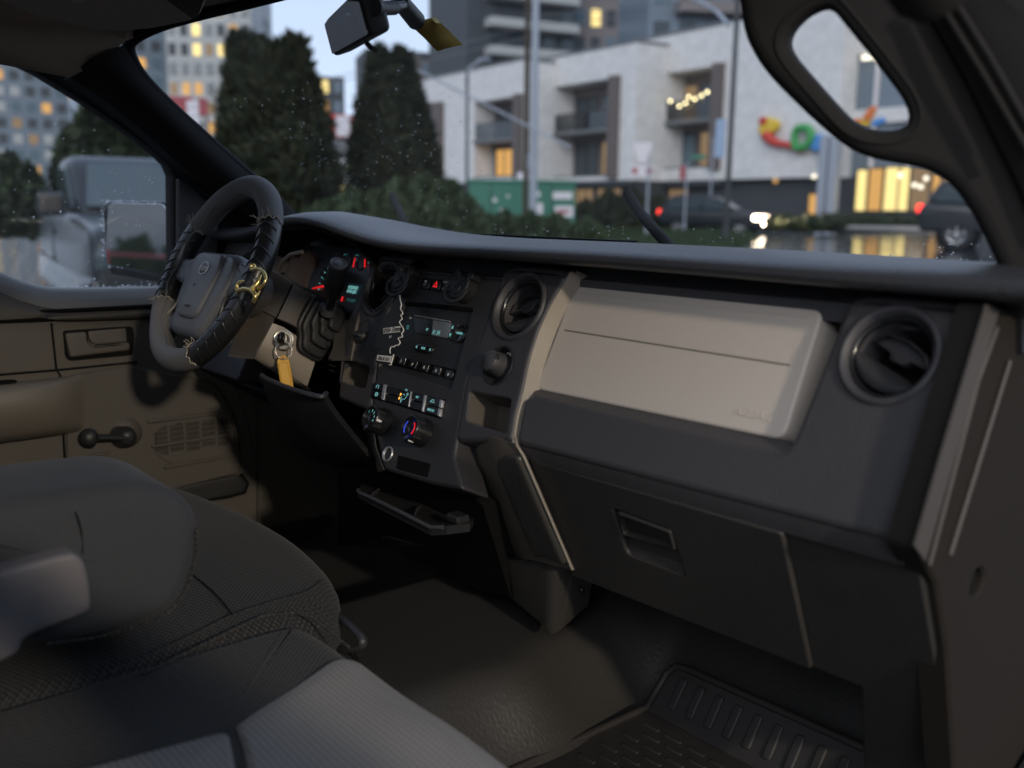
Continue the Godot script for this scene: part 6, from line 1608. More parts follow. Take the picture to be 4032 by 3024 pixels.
func ground() -> void:
	var rows := []
	for i in 40:
		var z: float = [160.0, 60.0, 20.0, 5.0][i] if i < 4 else (-7.0 - (i - 4) * 0.5 if i < 20 else -15.0 - pow((i - 20) / 19.0, 2.0) * 585.0)
		var r := []
		for j in 61:
			var q := j / 30.0 - 1.0
			var x := signf(q) * absf(q * q * q) * 600.0 - 15.0
			r.append(Vector3(x, gy(x, z), z))
		rows.append(r)
	tag(put("ground", sheet(rows, Vector3(0, -0.3, 0)), M.asphalt_wet), "wet dark asphalt of the street and car park", "ground", "", "structure")
	var v := [Vector3(-10.75,0.5,-6.14), Vector3(-37.57,0.5,-21.93), Vector3(-43.03,0.5,-32.95), Vector3(-42.25,0.5,-41.27), Vector3(-34.7,0.5,-38.95), Vector3(-29.23,0.5,-39.35), Vector3(-17.79,0.5,-25.72), Vector3(-12.49,0.5,-17.54), Vector3(-6.2,0.5,-7.55)]
	var pts := []
	for p in v: pts.append(Vector2(p.x, -p.z))
	pts = rnd(pts, 1.0, 4)
	var up := Transform3D(Basis(Vector3.RIGHT, Vector3(0, 0, -1), Vector3.UP), Vector3(0, 0.62, 0))
	tag(put("verge", plate(up, pts, 0.3, 0.03), M.grass), "grass verge between the car park and the wet street", "verge", "", "structure")
	# grass blades over the verge
	var st := tool()
	for i in 7:
		var a := i * 2.4
		var b := Vector3(cos(a), 0, sin(a)) * 0.09
		var w := Vector3(-sin(a), 0, cos(a)) * 0.018
		for t in [b - w, b + w, b * 1.9 + Vector3(0, 0.16 + 0.03 * (i % 3), 0)]: st.add_vertex(t)
	var blade := done(st)
	var rg := RandomNumberGenerator.new()
	rg.seed = 3
	var at := []
	var sz := []
	var poly := PackedVector2Array(inset(ccw(pts), 0.2))
	var bb := Rect2(pts[0], Vector2.ZERO)
	for p in pts: bb = bb.expand(p)
	while at.size() < 7000:
		var p := bb.position + Vector2(rg.randf(), rg.randf()) * bb.size
		if Geometry2D.is_point_in_polygon(p, poly):
			at.append(Vector3(p.x, 0.615, -p.y))
			sz.append(rg.randf_range(0.6, 1.5))
	var o := scatter("grass", blade, M.grass, at, self, sz)
	tag(o, "short wet grass growing on the verge", "grass", "", "stuff")
	tag(put("road_marking", sheet([[Vector3(-26.47,0.506,-43.92), Vector3(-32.66,0.506,-57.81)], [Vector3(-23.25,0.506,-38.93), Vector3(-29.07,0.506,-52.16)]]), M.sign_white), "pale painted marking on the wet street", "road marking", "", "structure")
	tag(put("pavement", box(Vector3(-24.36,0.9432,-36.56) + Vector3(0, 0.0, 0), Vector3(60, 0.16, 3.0), 0.02, Basis(Vector3.UP, 0.09)), M.concrete), "pale pavement in front of the white townhouses", "pavement", "", "structure")

func spray(n: int, len_: float, wide: float, seed_: int) -> ArrayMesh:
	var st := tool()
	var rg := RandomNumberGenerator.new()
	rg.seed = seed_
	st.set_smooth_group(-1)
	for i in n:
		var d := Vector3(rg.randf_range(-1, 1), rg.randf_range(-0.2, 1.3), rg.randf_range(-1, 1)).normalized()
		var s := d.cross(Vector3(rg.randf_range(-1, 1), rg.randf_range(-1, 1), 0.3)).normalized() * wide
		var o := Vector3(rg.randf_range(-1, 1), rg.randf_range(-1, 1), rg.randf_range(-1, 1)) * len_ * 0.5
		for v in [o - s * 0.3, o + d * len_ * 0.5 + s, o + d * len_, o - s * 0.3, o + d * len_, o + d * len_ * 0.5 - s]: st.add_vertex(v)
	return done(st)

# spires: [base point, top point, radius]
func leafy(called: String, label: String, category: String, group: String, spires: Array, count: int, leaf: ArrayMesh, mats: Array, sd: int, power := 1.5, trunk := true) -> Node3D:
	var t := thing(called, label, category, Vector3.ZERO, group)
	var rg := RandomNumberGenerator.new()
	rg.seed = sd
	if trunk:
		var st := tool()
		for s in spires:
			add_tube(st, [s[0], s[0].lerp(s[1], 0.5), s[0].lerp(s[1], 0.93)], [s[2] * 0.10, s[2] * 0.06, 0.01], 7)
			for i in 14:
				var q := rg.randf_range(0.1, 0.8)
				var a := rg.randf() * TAU
				var o: Vector3 = s[0].lerp(s[1], q)
				var r: float = s[2] * (1.0 - pow(q, power)) * 0.75
				add_tube(st, [o, o + Vector3(cos(a) * r * 0.6, r * 0.5, sin(a) * r * 0.6), o + Vector3(cos(a) * r, r * 1.1, sin(a) * r)], [s[2] * 0.03, s[2] * 0.02, 0.005], 5)
		put("trunk", done(st), M.bark, t)
	var bump := FastNoiseLite.new()
	bump.seed = sd
	bump.frequency = 0.7
	for m in mats.size():
		var at := []
		var sz := []
		for i in count / mats.size():
			var s: Array = spires[rg.randi() % spires.size()]
			var q := pow(rg.randf(), 1.25)
			var a := rg.randf() * TAU
			var o: Vector3 = s[0].lerp(s[1], q)
			var r: float = s[2] * pow(maxf(0.0, 1.0 - pow(q, power)), 0.85) * minf(1.0, 0.55 + q * 3.0)
			r *= 0.9 + 0.75 * bump.get_noise_3d(cos(a) * 2.0 + o.x, o.y * 1.2, sin(a) * 2.0 + o.z)
			r *= pow(rg.randf_range(0.2, 1.0), 0.35)
			at.append(o + Vector3(cos(a) * r, rg.randf_range(-0.1, 0.1), sin(a) * r))
			sz.append(rg.randf_range(0.6, 1.35))
		var mm := MultiMesh.new()
		mm.transform_format = MultiMesh.TRANSFORM_3D
		mm.mesh = leaf
		mm.instance_count = at.size()
		for i in at.size():
			mm.set_instance_transform(i, Transform3D(Basis(Vector3.UP, rg.randf() * TAU).scaled(Vector3.ONE * sz[i]), at[i]))
		var c := MultiMeshInstance3D.new()
		c.name = numbered(t, "crown")
		c.multimesh = mm
		c.material_override = mats[m]
		c.set_meta("kind", "stuff")
		t.add_child(c, true)
	return t

func near_outside() -> void:
	var cedar_leaf := spray(12, 0.20, 0.028, 1)
	var broad := spray(12, 0.16, 0.045, 2)
	leafy("cedar", "dark bushy three-topped cedar to the left, tallest of the two", "tree", "cedars along the car park", [[Vector3(-16.04,1.0648,-6.98), Vector3(-16.59,4.4839,-7.29), 0.44], [Vector3(-16.19,1.0595,-7.43), Vector3(-16.76,4.4823,-7.71), 0.66], [Vector3(-15.39,1.0781,-7.43), Vector3(-15.9,4.0883,-7.68), 0.85], [Vector3(-15.6,1.0718,-7.82), Vector3(-16.11,4.4823,-8.18), 0.78], [Vector3(-15.82,1.0695,-7.08), Vector3(-16.26,3.7474,-7.31), 0.62], [Vector3(-15.4,1.0762,-7.9), Vector3(-15.78,3.7852,-8.21), 0.62], [Vector3(-15.45,1.0777,-7.21), Vector3(-15.94,4.2097,-7.51), 0.9], [Vector3(-15.83,1.0669,-7.7), Vector3(-16.32,4.3531,-8.05), 0.8], [Vector3(-15.88,1.0684,-7.01), Vector3(-16.36,4.1895,-7.32), 0.7]], 24000, cedar_leaf, [M.cedar, M.cedar_dark], 41, 1.5)
	leafy("cedar", "dark narrow two-topped cedar right of the first, in front of the low building", "tree", "cedars along the car park", [[Vector3(-16.98,1.0283,-10.59), Vector3(-17.56,4.7443,-10.95), 0.62], [Vector3(-17.09,1.0233,-11.25), Vector3(-17.68,4.7717,-11.61), 0.78], [Vector3(-16.6,1.0368,-10.73), Vector3(-17.14,4.2024,-10.99), 0.92], [Vector3(-16.47,1.038,-11.2), Vector3(-16.91,3.7975,-11.46), 0.55], [Vector3(-16.81,1.0334,-10.32), Vector3(-17.28,3.7528,-10.53), 0.5]], 15000, cedar_leaf, [M.cedar, M.cedar_dark], 42, 1.6)
	leafy("bush", "dark round bush behind the parked pickup", "bush", "bushes at the edge of the car park", [[Vector3(-16.99,1.6965,-4.4385), Vector3(-17.16,2.98,-4.6038), 0.36], [Vector3(-17.05,1.7049,-4.848), Vector3(-17.2,2.9212,-5.01), 0.40], [Vector3(-17.14,1.6938,-4.266), Vector3(-17.27,2.6452,-4.3784), 0.22], [Vector3(-16.47,1.7062,-5.06), Vector3(-16.6,2.6578,-5.18), 0.34], [Vector3(-16.76,1.7167,-5.52), Vector3(-16.85,2.5371,-5.64), 0.3]], 3600, broad, [M.shrub, M.cedar_dark], 43, 2.2)
	leafy("bush", "low shaggy bush left of the parked pickup", "bush", "bushes at the edge of the car park", [[Vector3(-16.65,1.0867,-3.0904), Vector3(-16.78,2.0531,-3.2135), 0.36], [Vector3(-16.44,1.0907,-3.3502), Vector3(-16.55,1.9237,-3.4461), 0.3], [Vector3(-16.87,1.0826,-2.8305), Vector3(-16.99,2.0825,-2.9702), 0.5]], 2800, broad, [M.shrub, M.cedar_dark], 44, 2.5)
	leafy("hedge", "loose green hedge at the foot of the narrow cedar", "hedge", "hedges along the street", [[Vector3(-13.82,0.7798,-7.96), Vector3(-13.91,1.5768,-8.08), 0.5], [Vector3(-13.94,0.7673,-8.45), Vector3(-14.02,1.5151,-8.56), 0.55], [Vector3(-13.3,0.7896,-8.58), Vector3(-13.42,1.7635,-8.72), 0.6], [Vector3(-13.43,0.7742,-9.21), Vector3(-13.56,1.8451,-9.36), 0.6], [Vector3(-12.73,0.8004,-9.27), Vector3(-12.84,1.7522,-9.41), 0.55], [Vector3(-14.29,0.7659,-7.71), Vector3(-14.35,1.3932,-7.81), 0.5]], 8000, broad, [M.shrub, M.grass], 45, 3.0)
	leafy("hedge", "low green hedge in front of the green steel box", "hedge", "hedges along the street", [[Vector3(-17.94,0.3965,-14.01), Vector3(-18.03,1.2593,-14.15), 0.6], [Vector3(-17.54,0.4042,-14.5), Vector3(-17.62,1.2295,-14.63), 0.6], [Vector3(-17.13,0.4118,-14.98), Vector3(-17.21,1.2121,-15.12), 0.6], [Vector3(-16.72,0.4194,-15.47), Vector3(-16.79,1.1698,-15.6), 0.6], [Vector3(-16.23,0.4286,-16.05), Vector3(-16.29,1.104,-16.18), 0.6]], 5000, broad, [M.shrub, M.grass], 46, 3.0)
	leafy("hedge", "dark hedge below the sign post, in front of the white townhouses", "hedge", "hedges along the street", [[Vector3(-30.89,0.5664,-30.25), Vector3(-31,1.8275,-30.48), 0.9], [Vector3(-30.22,0.579,-31.06), Vector3(-30.39,2.2753,-31.33), 1.0], [Vector3(-29.55,0.5916,-31.86), Vector3(-29.73,2.3337,-32.14), 1.0], [Vector3(-28.8,0.6056,-32.75), Vector3(-28.94,2.0957,-33), 1.0], [Vector3(-28.05,0.6196,-33.65), Vector3(-28.18,1.9952,-33.88), 1.0]], 5000, broad, [M.cedar, M.cedar_dark], 47, 3.0)
	leafy("hedge", "dark low hedge under the glowing shop windows", "hedge", "hedges along the street", [[Vector3(-23.3,0.8598,-34.64), Vector3(-23.28,1.2026,-34.76), 0.8], [Vector3(-22.31,0.8805,-35.03), Vector3(-22.29,1.198,-35.14), 0.8], [Vector3(-21.34,0.9009,-35.4), Vector3(-21.33,1.2561,-35.52), 0.8], [Vector3(-20.6,0.9149,-36.29), Vector3(-20.58,1.2701,-36.41), 0.8], [Vector3(-19.59,0.936,-36.71), Vector3(-19.57,1.2662,-36.82), 0.8], [Vector3(-18.53,0.958,-37.18), Vector3(-18.51,1.2841,-37.3), 0.8], [Vector3(-17.74,0.9729,-38.13), Vector3(-17.72,1.2989,-38.25), 0.8]], 5000, broad, [M.cedar, M.shrub], 48, 3.0)

	# parked pickup seen through the driver window, facing the rear of our truck
	vehicle("parked_pickup", "dark grey-blue pickup truck parked facing us, seen through the driver window", "pickup truck", Transform3D(Basis(Vector3(0.985, 0, 0.17), Vector3.UP, Vector3(-0.17, 0, 0.985)), Vector3(-9.5,1.381,-2.211) - Vector3(0.985, 0, 0.17) * 0.82 - Vector3(-0.17, 0, 0.985) * 0.85 - Vector3(0, 1.30, 0)), 2, M.car_blue, 0)
	var d := Vector3(0.90, 0, -0.43).normalized()
	var B := Basis(d, Vector3.UP, d.cross(Vector3.UP))
	var d2 := Vector3(0.93, 0, -0.36).normalized()
	var B2 := Basis(d2, Vector3.UP, d2.cross(Vector3.UP))
	vehicle("suv", "dark sport utility vehicle driving past with bright headlights", "car", Transform3D(B, (Vector3(-26.75,0.5,-31.28) + Vector3(-24,0.5,-34.21)) / 2 + Vector3(-0.5, 0, -0.5)), 1, M.car_blue, 1)
	vehicle("parked_car", "black car with a red tail light at the right edge of the windscreen", "car", Transform3D(B2, Vector3(-9.83,0.6698,-22.18) + d2 * 1.35 + B2.z * -0.9), 1, M.car_dark, 1)
	# what the door mirror shows: a hedge and a red mesh fence behind the truck
	var wl := thing("concrete_wall", "plain grey concrete wall behind the truck, reflected in the door mirror", "wall")
	put("slab", box(Vector3(-9.0, 1.4, 16.0), Vector3(26.0, 3.2, 0.3), 0.03), M.concrete, wl)
	var sp := []
	for i in 10: sp.append([Vector3(-14.0 + i * 1.4, -0.1, 15.0), Vector3(-14.0 + i * 1.4, 1.5 + 0.3 * sin(i * 2.0), 15.0), 0.8])
	leafy("hedge", "loose hedge in front of the grey wall behind the truck", "hedge", "hedges along the street", sp, 2500, spray(10, 0.3, 0.08, 9), [M.shrub], 50, 4.0)
	sp = []
	for i in 13: sp.append([Vector3(14.5 + 0.4 * sin(i * 3.0), -0.1, -11.0 + i * 1.25), Vector3(14.5 + 0.4 * sin(i * 3.0), 5.2 + 0.9 * sin(i * 1.7), -11.0 + i * 1.25), 1.0])
	leafy("hedge", "tall dark evergreen hedge added unseen on the passenger side to darken reflections in the driver window glass", "hedge", "hedges along the street", sp, 6000, spray(12, 0.4, 0.09, 12), [M.cedar, M.cedar_dark], 51, 2.5)  # added out of view to darken what the driver window reflects
	var f := thing("mesh_fence", "red mesh fence standing in front of the hedge behind the truck", "fence")
	for i in 9: put("post", tube([Vector3(-13.0 + i * 1.5, -0.1, 12.0), Vector3(-13.0 + i * 1.5, 1.5, 12.0)], 0.03, 6), M.sign_red, f)
	for i in 3: put("rail", tube([Vector3(-13.0, 0.55 + 0.44 * i, 12.0), Vector3(-1.0, 0.55 + 0.44 * i, 12.0)], 0.02, 6), M.sign_red, f)

# kinds: 1 sport utility, 2 pickup. local x forward, y up, z to its right
func vehicle(called: String, label: String, category: String, X: Transform3D, kind: int, paint: Material, lit: int) -> Node3D:
	var t := thing(called, label, category)
	var side := Transform3D(Basis(X.basis.x, X.basis.y, X.basis.z), X.origin)
	var prof: Array
	var cabp: Array
	var L := 4.5
	var W := 1.86
	if kind == 2:
		L = 5.6
		prof = [Vector2(-2.8, 0.55), Vector2(2.75, 0.5), Vector2(2.8, 0.85), Vector2(2.72, 1.16), Vector2(2.5, 1.24), Vector2(0.75, 1.33), Vector2(-2.8, 1.33)]
		cabp = [Vector2(0.82, 1.30), Vector2(0.22, 1.86), Vector2(-0.02, 1.95), Vector2(-0.72, 1.95), Vector2(-0.86, 1.86), Vector2(-0.92, 1.30)]
		W = 1.98
	else:
		prof = [Vector2(-2.2, 0.42), Vector2(2.2, 0.36), Vector2(2.25, 0.7), Vector2(2.1, 0.95), Vector2(1.0, 1.06), Vector2(-2.15, 1.12), Vector2(-2.28, 0.9)]
		cabp = [Vector2(1.05, 1.03), Vector2(0.35, 1.55), Vector2(0.0, 1.68), Vector2(-1.5, 1.70), Vector2(-1.85, 1.58), Vector2(-2.12, 1.08)]
	put("body", pillow(off(side, 0, 0, W / 2), rnd(prof, 0.16, 4), W, 0.12, 4, 0.03), paint, t)
	put("cabin", pillow(off(side, 0, 0, W / 2 - 0.1), rnd(cabp, 0.14, 4), W - 0.2, 0.14, 4, 0.02), paint, t)
	for s in [-1.0, 1.0]:
		var T := Transform3D(side.basis * Basis(Vector3(s, 0, 0), Vector3.UP, Vector3(0, 0, s)), side * Vector3(0, 0, (W / 2 - 0.078) * s))
		var split := -0.74 if kind == 2 else -0.35
		var front := [Vector2(cabp[0].x - 0.22, 1.36 if kind == 2 else 1.1), Vector2(cabp[1].x - 0.06, cabp[1].y - 0.06), Vector2(split + 0.05, cabp[2].y - 0.12), Vector2(split + 0.05, 1.36 if kind == 2 else 1.12)]
		var rear := [Vector2(split - 0.05, 1.36 if kind == 2 else 1.12), Vector2(split - 0.05, cabp[2].y - 0.12), Vector2(cabp[4].x + 0.14, cabp[4].y - 0.08), Vector2(cabp[5].x + 0.22, 1.36 if kind == 2 else 1.14)]
		for q in ([front] if kind == 2 else [front, rear]):
			var qq := []
			for p in q: qq.append(Vector2(p.x * s, p.y))
			put("side_window", plate(T, rnd(qq, 0.05, 3), 0.03, 0.004), M.car_glass, t)
		put("mirror", pillow(Transform3D(side.basis * Basis(Vector3(0, 0, -1), Vector3.UP, Vector3(1, 0, 0)), side * Vector3(cabp[0].x - 0.05, cabp[0].y + 0.12, (W / 2 + 0.12) * s)), rrect(0.26, 0.24 if kind == 2 else 0.16, 0.04), 0.12, 0.03, 3), M.car_dark, t)
		for x in ([1.75, -1.75] if kind == 2 else [1.35, -1.35]):
			var wT := Transform3D(side.basis * Basis(Vector3(s, 0, 0), Vector3.UP, Vector3(0, 0, s)), side * Vector3(x, 0.37, (W / 2 - 0.02) * s))
			put("wheel_arch", lathe(off(wT, 0, 0.02, 0.004), [Vector2(0, 0), Vector2(0.46, 0.0), Vector2(0.47, -0.1)], 28), M.void_black, t)
			var w := put("wheel", lathe(wT, [Vector2(0.20, 0.015), Vector2(0.24, 0.03), Vector2(0.34, 0.03), Vector2(0.365, 0.0), Vector2(0.37, -0.2), Vector2(0.2, -0.22)], 28), M.tyre, t)
			put("rim", lathe(wT, [Vector2(0.0, 0.02), Vector2(0.05, 0.02), Vector2(0.07, -0.01), Vector2(0.17, 0.0), Vector2(0.21, 0.02)], 20), M.silver, w)
			for k in 5: put("rim_spoke", box(Vector3.ZERO, Vector3(0.04, 0.19, 0.025), 0.008), M.silver, w).transform = wT * Transform3D(Basis(Vector3.BACK, k * TAU / 5), Vector3.ZERO) * Transform3D(Basis.IDENTITY, Vector3(0, 0.105, 0.012))
		var hl := put("headlight", pillow(Transform3D(side.basis * Basis(Vector3(0, 0, -1), Vector3.UP, Vector3(1, 0, 0)), side * Vector3(prof[2].x + 0.03, prof[2].y + 0.08, 0.74 * s)), rrect(0.46, 0.2, 0.05), 0.42, 0.05, 3), M.head_light if lit else M.car_glass, t)
		if lit:
			var l := SpotLight3D.new()
			l.name = "beam"
			hl.add_child(l)
			l.position = side * Vector3(prof[2].x + 0.12, prof[2].y + 0.08, 0.66 * s)
			l.basis = Basis.looking_at(side.basis.x + Vector3(0, -0.08, 0), Vector3.UP)
			l.light_color = Color(1.0, 0.9, 0.75)
			l.light_energy = 20.0
			l.light_size = 0.06
			l.spot_angle = 32.0
			l.spot_range = 40.0
			l.spot_attenuation = 2.0
			l.shadow_enabled = true
		if lit: put("fog_lamp", pillow(Transform3D(side.basis * Basis(Vector3(0, 0, -1), Vector3.UP, Vector3(1, 0, 0)), side * Vector3(prof[1].x + 0.12, 0.52, 0.72 * s)), rrect(0.22, 0.14, 0.05), 0.3, 0.04, 3), M.head_light, t)
		put("tail_light", pillow(Transform3D(side.basis * Basis(Vector3(0, 0, 1), Vector3.UP, Vector3(-1, 0, 0)), side * Vector3(-L / 2 - (0.04 if kind == 1 else 0.01), 0.98, 0.72 * s)), rrect(0.34, 0.2, 0.05), 0.2, 0.04, 3), M.tail_light if lit else M.sign_red, t)
	# windscreen
	var a := side * Vector3(cabp[0].x - 0.02, cabp[0].y + 0.08, 0)
	var b := side * Vector3(cabp[1].x + 0.03, cabp[1].y - 0.02, 0)
	var up := (b - a).normalized()
	var sz: Vector3 = side.basis.z
	put("windscreen", plate(Transform3D(Basis(sz * -1.0, up, (sz * -1.0).cross(up)), (a + b) / 2 + (sz * -1.0).cross(up) * 0.03), rnd([Vector2(-W / 2 + 0.2, -a.distance_to(b) / 2), Vector2(W / 2 - 0.2, -a.distance_to(b) / 2), Vector2(W / 2 - 0.3, a.distance_to(b) / 2), Vector2(-W / 2 + 0.3, a.distance_to(b) / 2)], 0.06, 3), 0.02, 0.003), M.car_glass, t)
	put("bumper", pillow(Transform3D(side.basis * Basis(Vector3(0, 0, -1), Vector3.UP, Vector3(1, 0, 0)), side * Vector3(prof[1].x + 0.08, 0.55, 0)), rrect(W - 0.1, 0.26, 0.06), 0.3, 0.08, 3), M.car_dark if kind == 1 else M.silver, t)
	if kind == 2: put("cladding", pillow(off(side, 0, 0, W / 2 + 0.035), rnd([Vector2(-2.75, 0.42), Vector2(2.7, 0.40), Vector2(2.76, 0.78), Vector2(-2.75, 0.82)], 0.08, 3), W + 0.07, 0.07, 3), M.car_dark, t)
	put("grille", plate(Transform3D(side.basis * Basis(Vector3(0, 0, -1), Vector3.UP, Vector3(1, 0, 0)), side * Vector3(prof[2].x + 0.02, prof[2].y + 0.07, 0)), rrect(0.9, 0.24 if kind == 2 else 0.16, 0.04), 0.1, 0.01), M.void_black, t)
	for s in [-1.0, 1.0]:
		put("door_line", tube([side * Vector3(-0.5, 0.6, (W / 2 + 0.029) * s), side * Vector3(-0.5, 1.2 if kind == 2 else 1.0, (W / 2 + 0.024) * s)], 0.008, 5), M.void_black, t)
		put("door_handle", box(side * Vector3(-0.3, 1.12 if kind == 2 else 0.92, (W / 2 + 0.04) * s), Vector3(0.18, 0.035, 0.03), 0.01, side.basis), M.car_dark, t)
	return t

func window_unit(T: Transform3D, w: float, h: float, glass: Material, parent: Node, bars := 1) -> void:
	var o := put("window", plate(off(T, 0, 0, 0.06), rrect(w, h, 0.01, 1), 0.08, 0.01, [rrect(w - 0.14, h - 0.14, 0.01, 1)]), M.frame_dark, parent)
	put("pane", plate(off(T, 0, 0, 0.01), rrect(w - 0.12, h - 0.12, 0.005, 1), 0.01, 0.0), glass, o)
	for i in bars:
		put("bar", plate(off(T, -w / 2 + w * (i + 1) / (bars + 1), 0, 0.05), rrect(0.07, h - 0.12, 0.005, 1), 0.04, 0.0), M.frame_dark, o)

func townhouses() -> void:
	var A: Transform3D = F.fac
	# each block: [frame offset, outline, recess]
	var specs := [
		[2.4, Vector2(-20.82,10.39), Vector2(-7.55,10.02), Vector2(-13.15,7.92), Vector2(-8.2,2.9702), "left white townhouse with a lit yellow lower window, behind the light pole"],
		[0.0, Vector2(-10.26,10.39), Vector2(0,10.34), Vector2(-7.68,8.58), Vector2(-2.0082,2.9188), "middle white townhouse with dark recessed balconies"],
		[-2.4, Vector2(-2.8389,10.77), Vector2(4.5951,10.96), Vector2(-1.4978,8.85), Vector2(3.8075,3.4278), "right white townhouse with string lights along its balcony"]]
	for i in 3:
		var s: Array = specs[i]
		var t := thing("townhouse", s[5], "townhouse", Vector3.ZERO, "white stepped townhouses across the street")
		var T := off(A, 0, 0, s[0])
		var x0: float = s[1].x
		var x1: float = s[2].x
		var top: float = s[2].y
		var r0: Vector2 = s[3]
		var r1: Vector2 = s[4]
		var base := 2.75
		var hole := [Vector2(r0.x, maxf(r1.y, base + 0.25)), Vector2(r1.x, maxf(r1.y, base + 0.25)), Vector2(r1.x, r0.y), Vector2(r0.x, r0.y)]
		var low: float = hole[0].y
		put("wall", plate(T, [Vector2(x0, base), Vector2(x1, base), Vector2(x1, top), Vector2(x0, top)], 9.0, 0.03, [hole]), M.stucco, t)
		put("roof_cap", plate(off(T, 0, 0, 0.06), [Vector2(x0 - 0.03, top), Vector2(x1 + 0.06, top), Vector2(x1 + 0.06, top + 0.14), Vector2(x0 - 0.03, top + 0.14)], 9.0, 0.02), M.grey_panel, t)
		put("roof", box(T * Vector3((x0 + x1) / 2, top - 0.1, -4.6), Vector3(x1 - x0 - 0.1, 0.1, 8.8), 0.01, T.basis), M.grey_panel, t)
		var rw: float = r1.x - r0.x
		var cx: float = (r0.x + r1.x) / 2
		var mid: float = (r0.y + low) / 2
		put("recess_wall", plate(off(T, 0, 0, -1.6), [Vector2(r0.x, low), Vector2(r1.x, low), Vector2(r1.x, r0.y), Vector2(r0.x, r0.y)], 0.1, 0.0), M.recess, t)
		put("fin", plate(off(T, 0, 0, 0.35), [Vector2(r1.x, low - 0.1), Vector2(r1.x + rw * 0.13, low - 0.1), Vector2(r1.x + rw * 0.13, r0.y + 0.1), Vector2(r1.x, r0.y + 0.1)], 0.5, 0.02), M.brown_panel, t)
		if i == 0:
			put("side_panel", plate(off(T, 0, 0, 0.3), [Vector2(Vector2(-18.73,8.45).x, base), Vector2(Vector2(-16.99,8.31).x, base), Vector2(Vector2(-16.99,8.31).x, Vector2(-16.99,8.31).y), Vector2(Vector2(-18.73,8.45).x, Vector2(-16.99,8.31).y)], 0.4, 0.02), M.brown_panel, t)
		var slab := put("balcony", box(T * Vector3(cx, mid - 0.1, -0.7), Vector3(rw - 0.02, 0.22, 1.6), 0.02, T.basis), M.grey_panel, t)
		var rail := put("balcony_rail", plate(off(T, 0, 0, -0.08), [Vector2(r0.x + 0.06, mid + 0.06), Vector2(r1.x - 0.06, mid + 0.06), Vector2(r1.x - 0.06, mid + 1.05), Vector2(r0.x + 0.06, mid + 1.05)], 0.02, 0.0), M.tinted_glass, slab)
		put("handrail", tube([T * Vector3(r0.x + 0.03, mid + 1.08, -0.09), T * Vector3(r1.x - 0.03, mid + 1.08, -0.09)], 0.03, 6), M.frame_dark, slab)
		put("sill", box(T * Vector3(cx, low + 0.05, -0.75), Vector3(rw - 0.02, 0.1, 1.5), 0.02, T.basis), M.grey_panel, t)
		var gl: Array = [[M.window_dark, M.lit_dim, M.lit_warm, M.lit_warm], [M.window_dark, M.window_blue, M.window_dark, M.lit_dim], [M.lit_dim, M.window_blue, M.window_blue, M.lit_dim]][i]
		for fl in 2:
			var h: float = (r0.y - mid) * 0.76 if fl == 0 else (mid - low) * 0.74
			var y: float = mid + 0.1 + h / 2 if fl == 0 else low + 0.15 + h / 2
			for k in 2:
				window_unit(off(T, cx + rw * (-0.22 + 0.46 * k), y, -1.55), rw * 0.40, h, gl[fl * 2 + k], t, 1)
		put("ground_floor", plate(off(T, 0, 0, -0.5), [Vector2(x0, -0.2), Vector2(x1, -0.2), Vector2(x1, base - 0.01), Vector2(x0, base - 0.01)], 8.0, 0.01), M.dark_panel, t)
		put("base_band", plate(off(T, 0, 0, 0.08), [Vector2(x0, base - 0.3), Vector2(x1, base - 0.3), Vector2(x1, base), Vector2(x0, base)], 0.6, 0.02), M.dark_panel, t)
		for k in 3:
			if i == 1 or k == 1: window_unit(off(T, lerpf(x0, x1, 0.25 + 0.25 * k), 1.25, -0.5), (x1 - x0) * 0.22, 2.2, M.lit_dim, t, 2)
		if i == 2:
			window_unit(off(T, lerpf(x0, x1, 0.2), 1.25, -0.5), 1.2, 2.2, M.lit_dim, t, 1)
	# string lights on the right balcony
	var sl := thing("string_lights", "warm white string lights draped along the right townhouse balcony", "string lights")
	var T3 := off(A, 0, 0, -2.2)
	var path := [Vector2(-1.0075,6.19), Vector2(-1.0831,6.78), Vector2(-1.3681,7.2), Vector2(-0.4601,7.19), Vector2(0.5866,7.25), Vector2(1.6157,7.08), Vector2(2.0378,7.35), Vector2(2.7775,7.42), Vector2(3.4435,7.5)]
	path = smooth(path, 3)
	put("cable", tube(lift(T3, path, 0.0), 0.012, 5), M.wire, sl)
	for n in range(0, path.size(), 2):
		var p: Vector2 = path[n] + Vector2(0, -0.1 * (n % 3))
		put("bulb", lathe(at2(T3, p, 0.0), [Vector2(0, 0.08), Vector2(0.07, 0.03), Vector2(0.07, -0.03), Vector2(0, -0.08)], 8), M.string_light, sl)

	# long wing further right: blank white wall, dark ground floor, glowing shop front
	var w := thing("shop_building", "long white building at the right with glowing shop windows at street level", "building")
	var T := off(A, 0, 0, -2.4)
	var a0 := Vector2(4.5951,10.96)
	var a1 := Vector2(12.01,3.4447)
	var a2 := Vector2(23.86,3.0704)
	put("wall", plate(T, [Vector2(a0.x + 0.02, 2.75), Vector2(a1.x, 2.75), Vector2(a1.x, a0.y), Vector2(a0.x + 0.02, a0.y)], 9.0, 0.03), M.stucco, w)
	put("ground_floor", plate(off(T, 0, 0, -0.6), [Vector2(a0.x, -0.2), Vector2(a2.x, -0.2), Vector2(a2.x, 2.74), Vector2(a0.x, 2.74)], 8.0, 0.01), M.dark_panel, w)
	put("upper_block", plate(off(T, 0, 0, -1.2), [Vector2(a1.x, 2.75), Vector2(a2.x, 2.75), Vector2(a2.x, 13.0), Vector2(a1.x, 13.0)], 8.0, 0.02), M.tower_glass, w)
	for i in 7:
		put("mullion", box(T * Vector3(a1.x + 1.2 + i * 2.0, 6.5, -1.1), Vector3(0.16, 7.4, 0.2), 0.02, T.basis), M.sign_white, w)
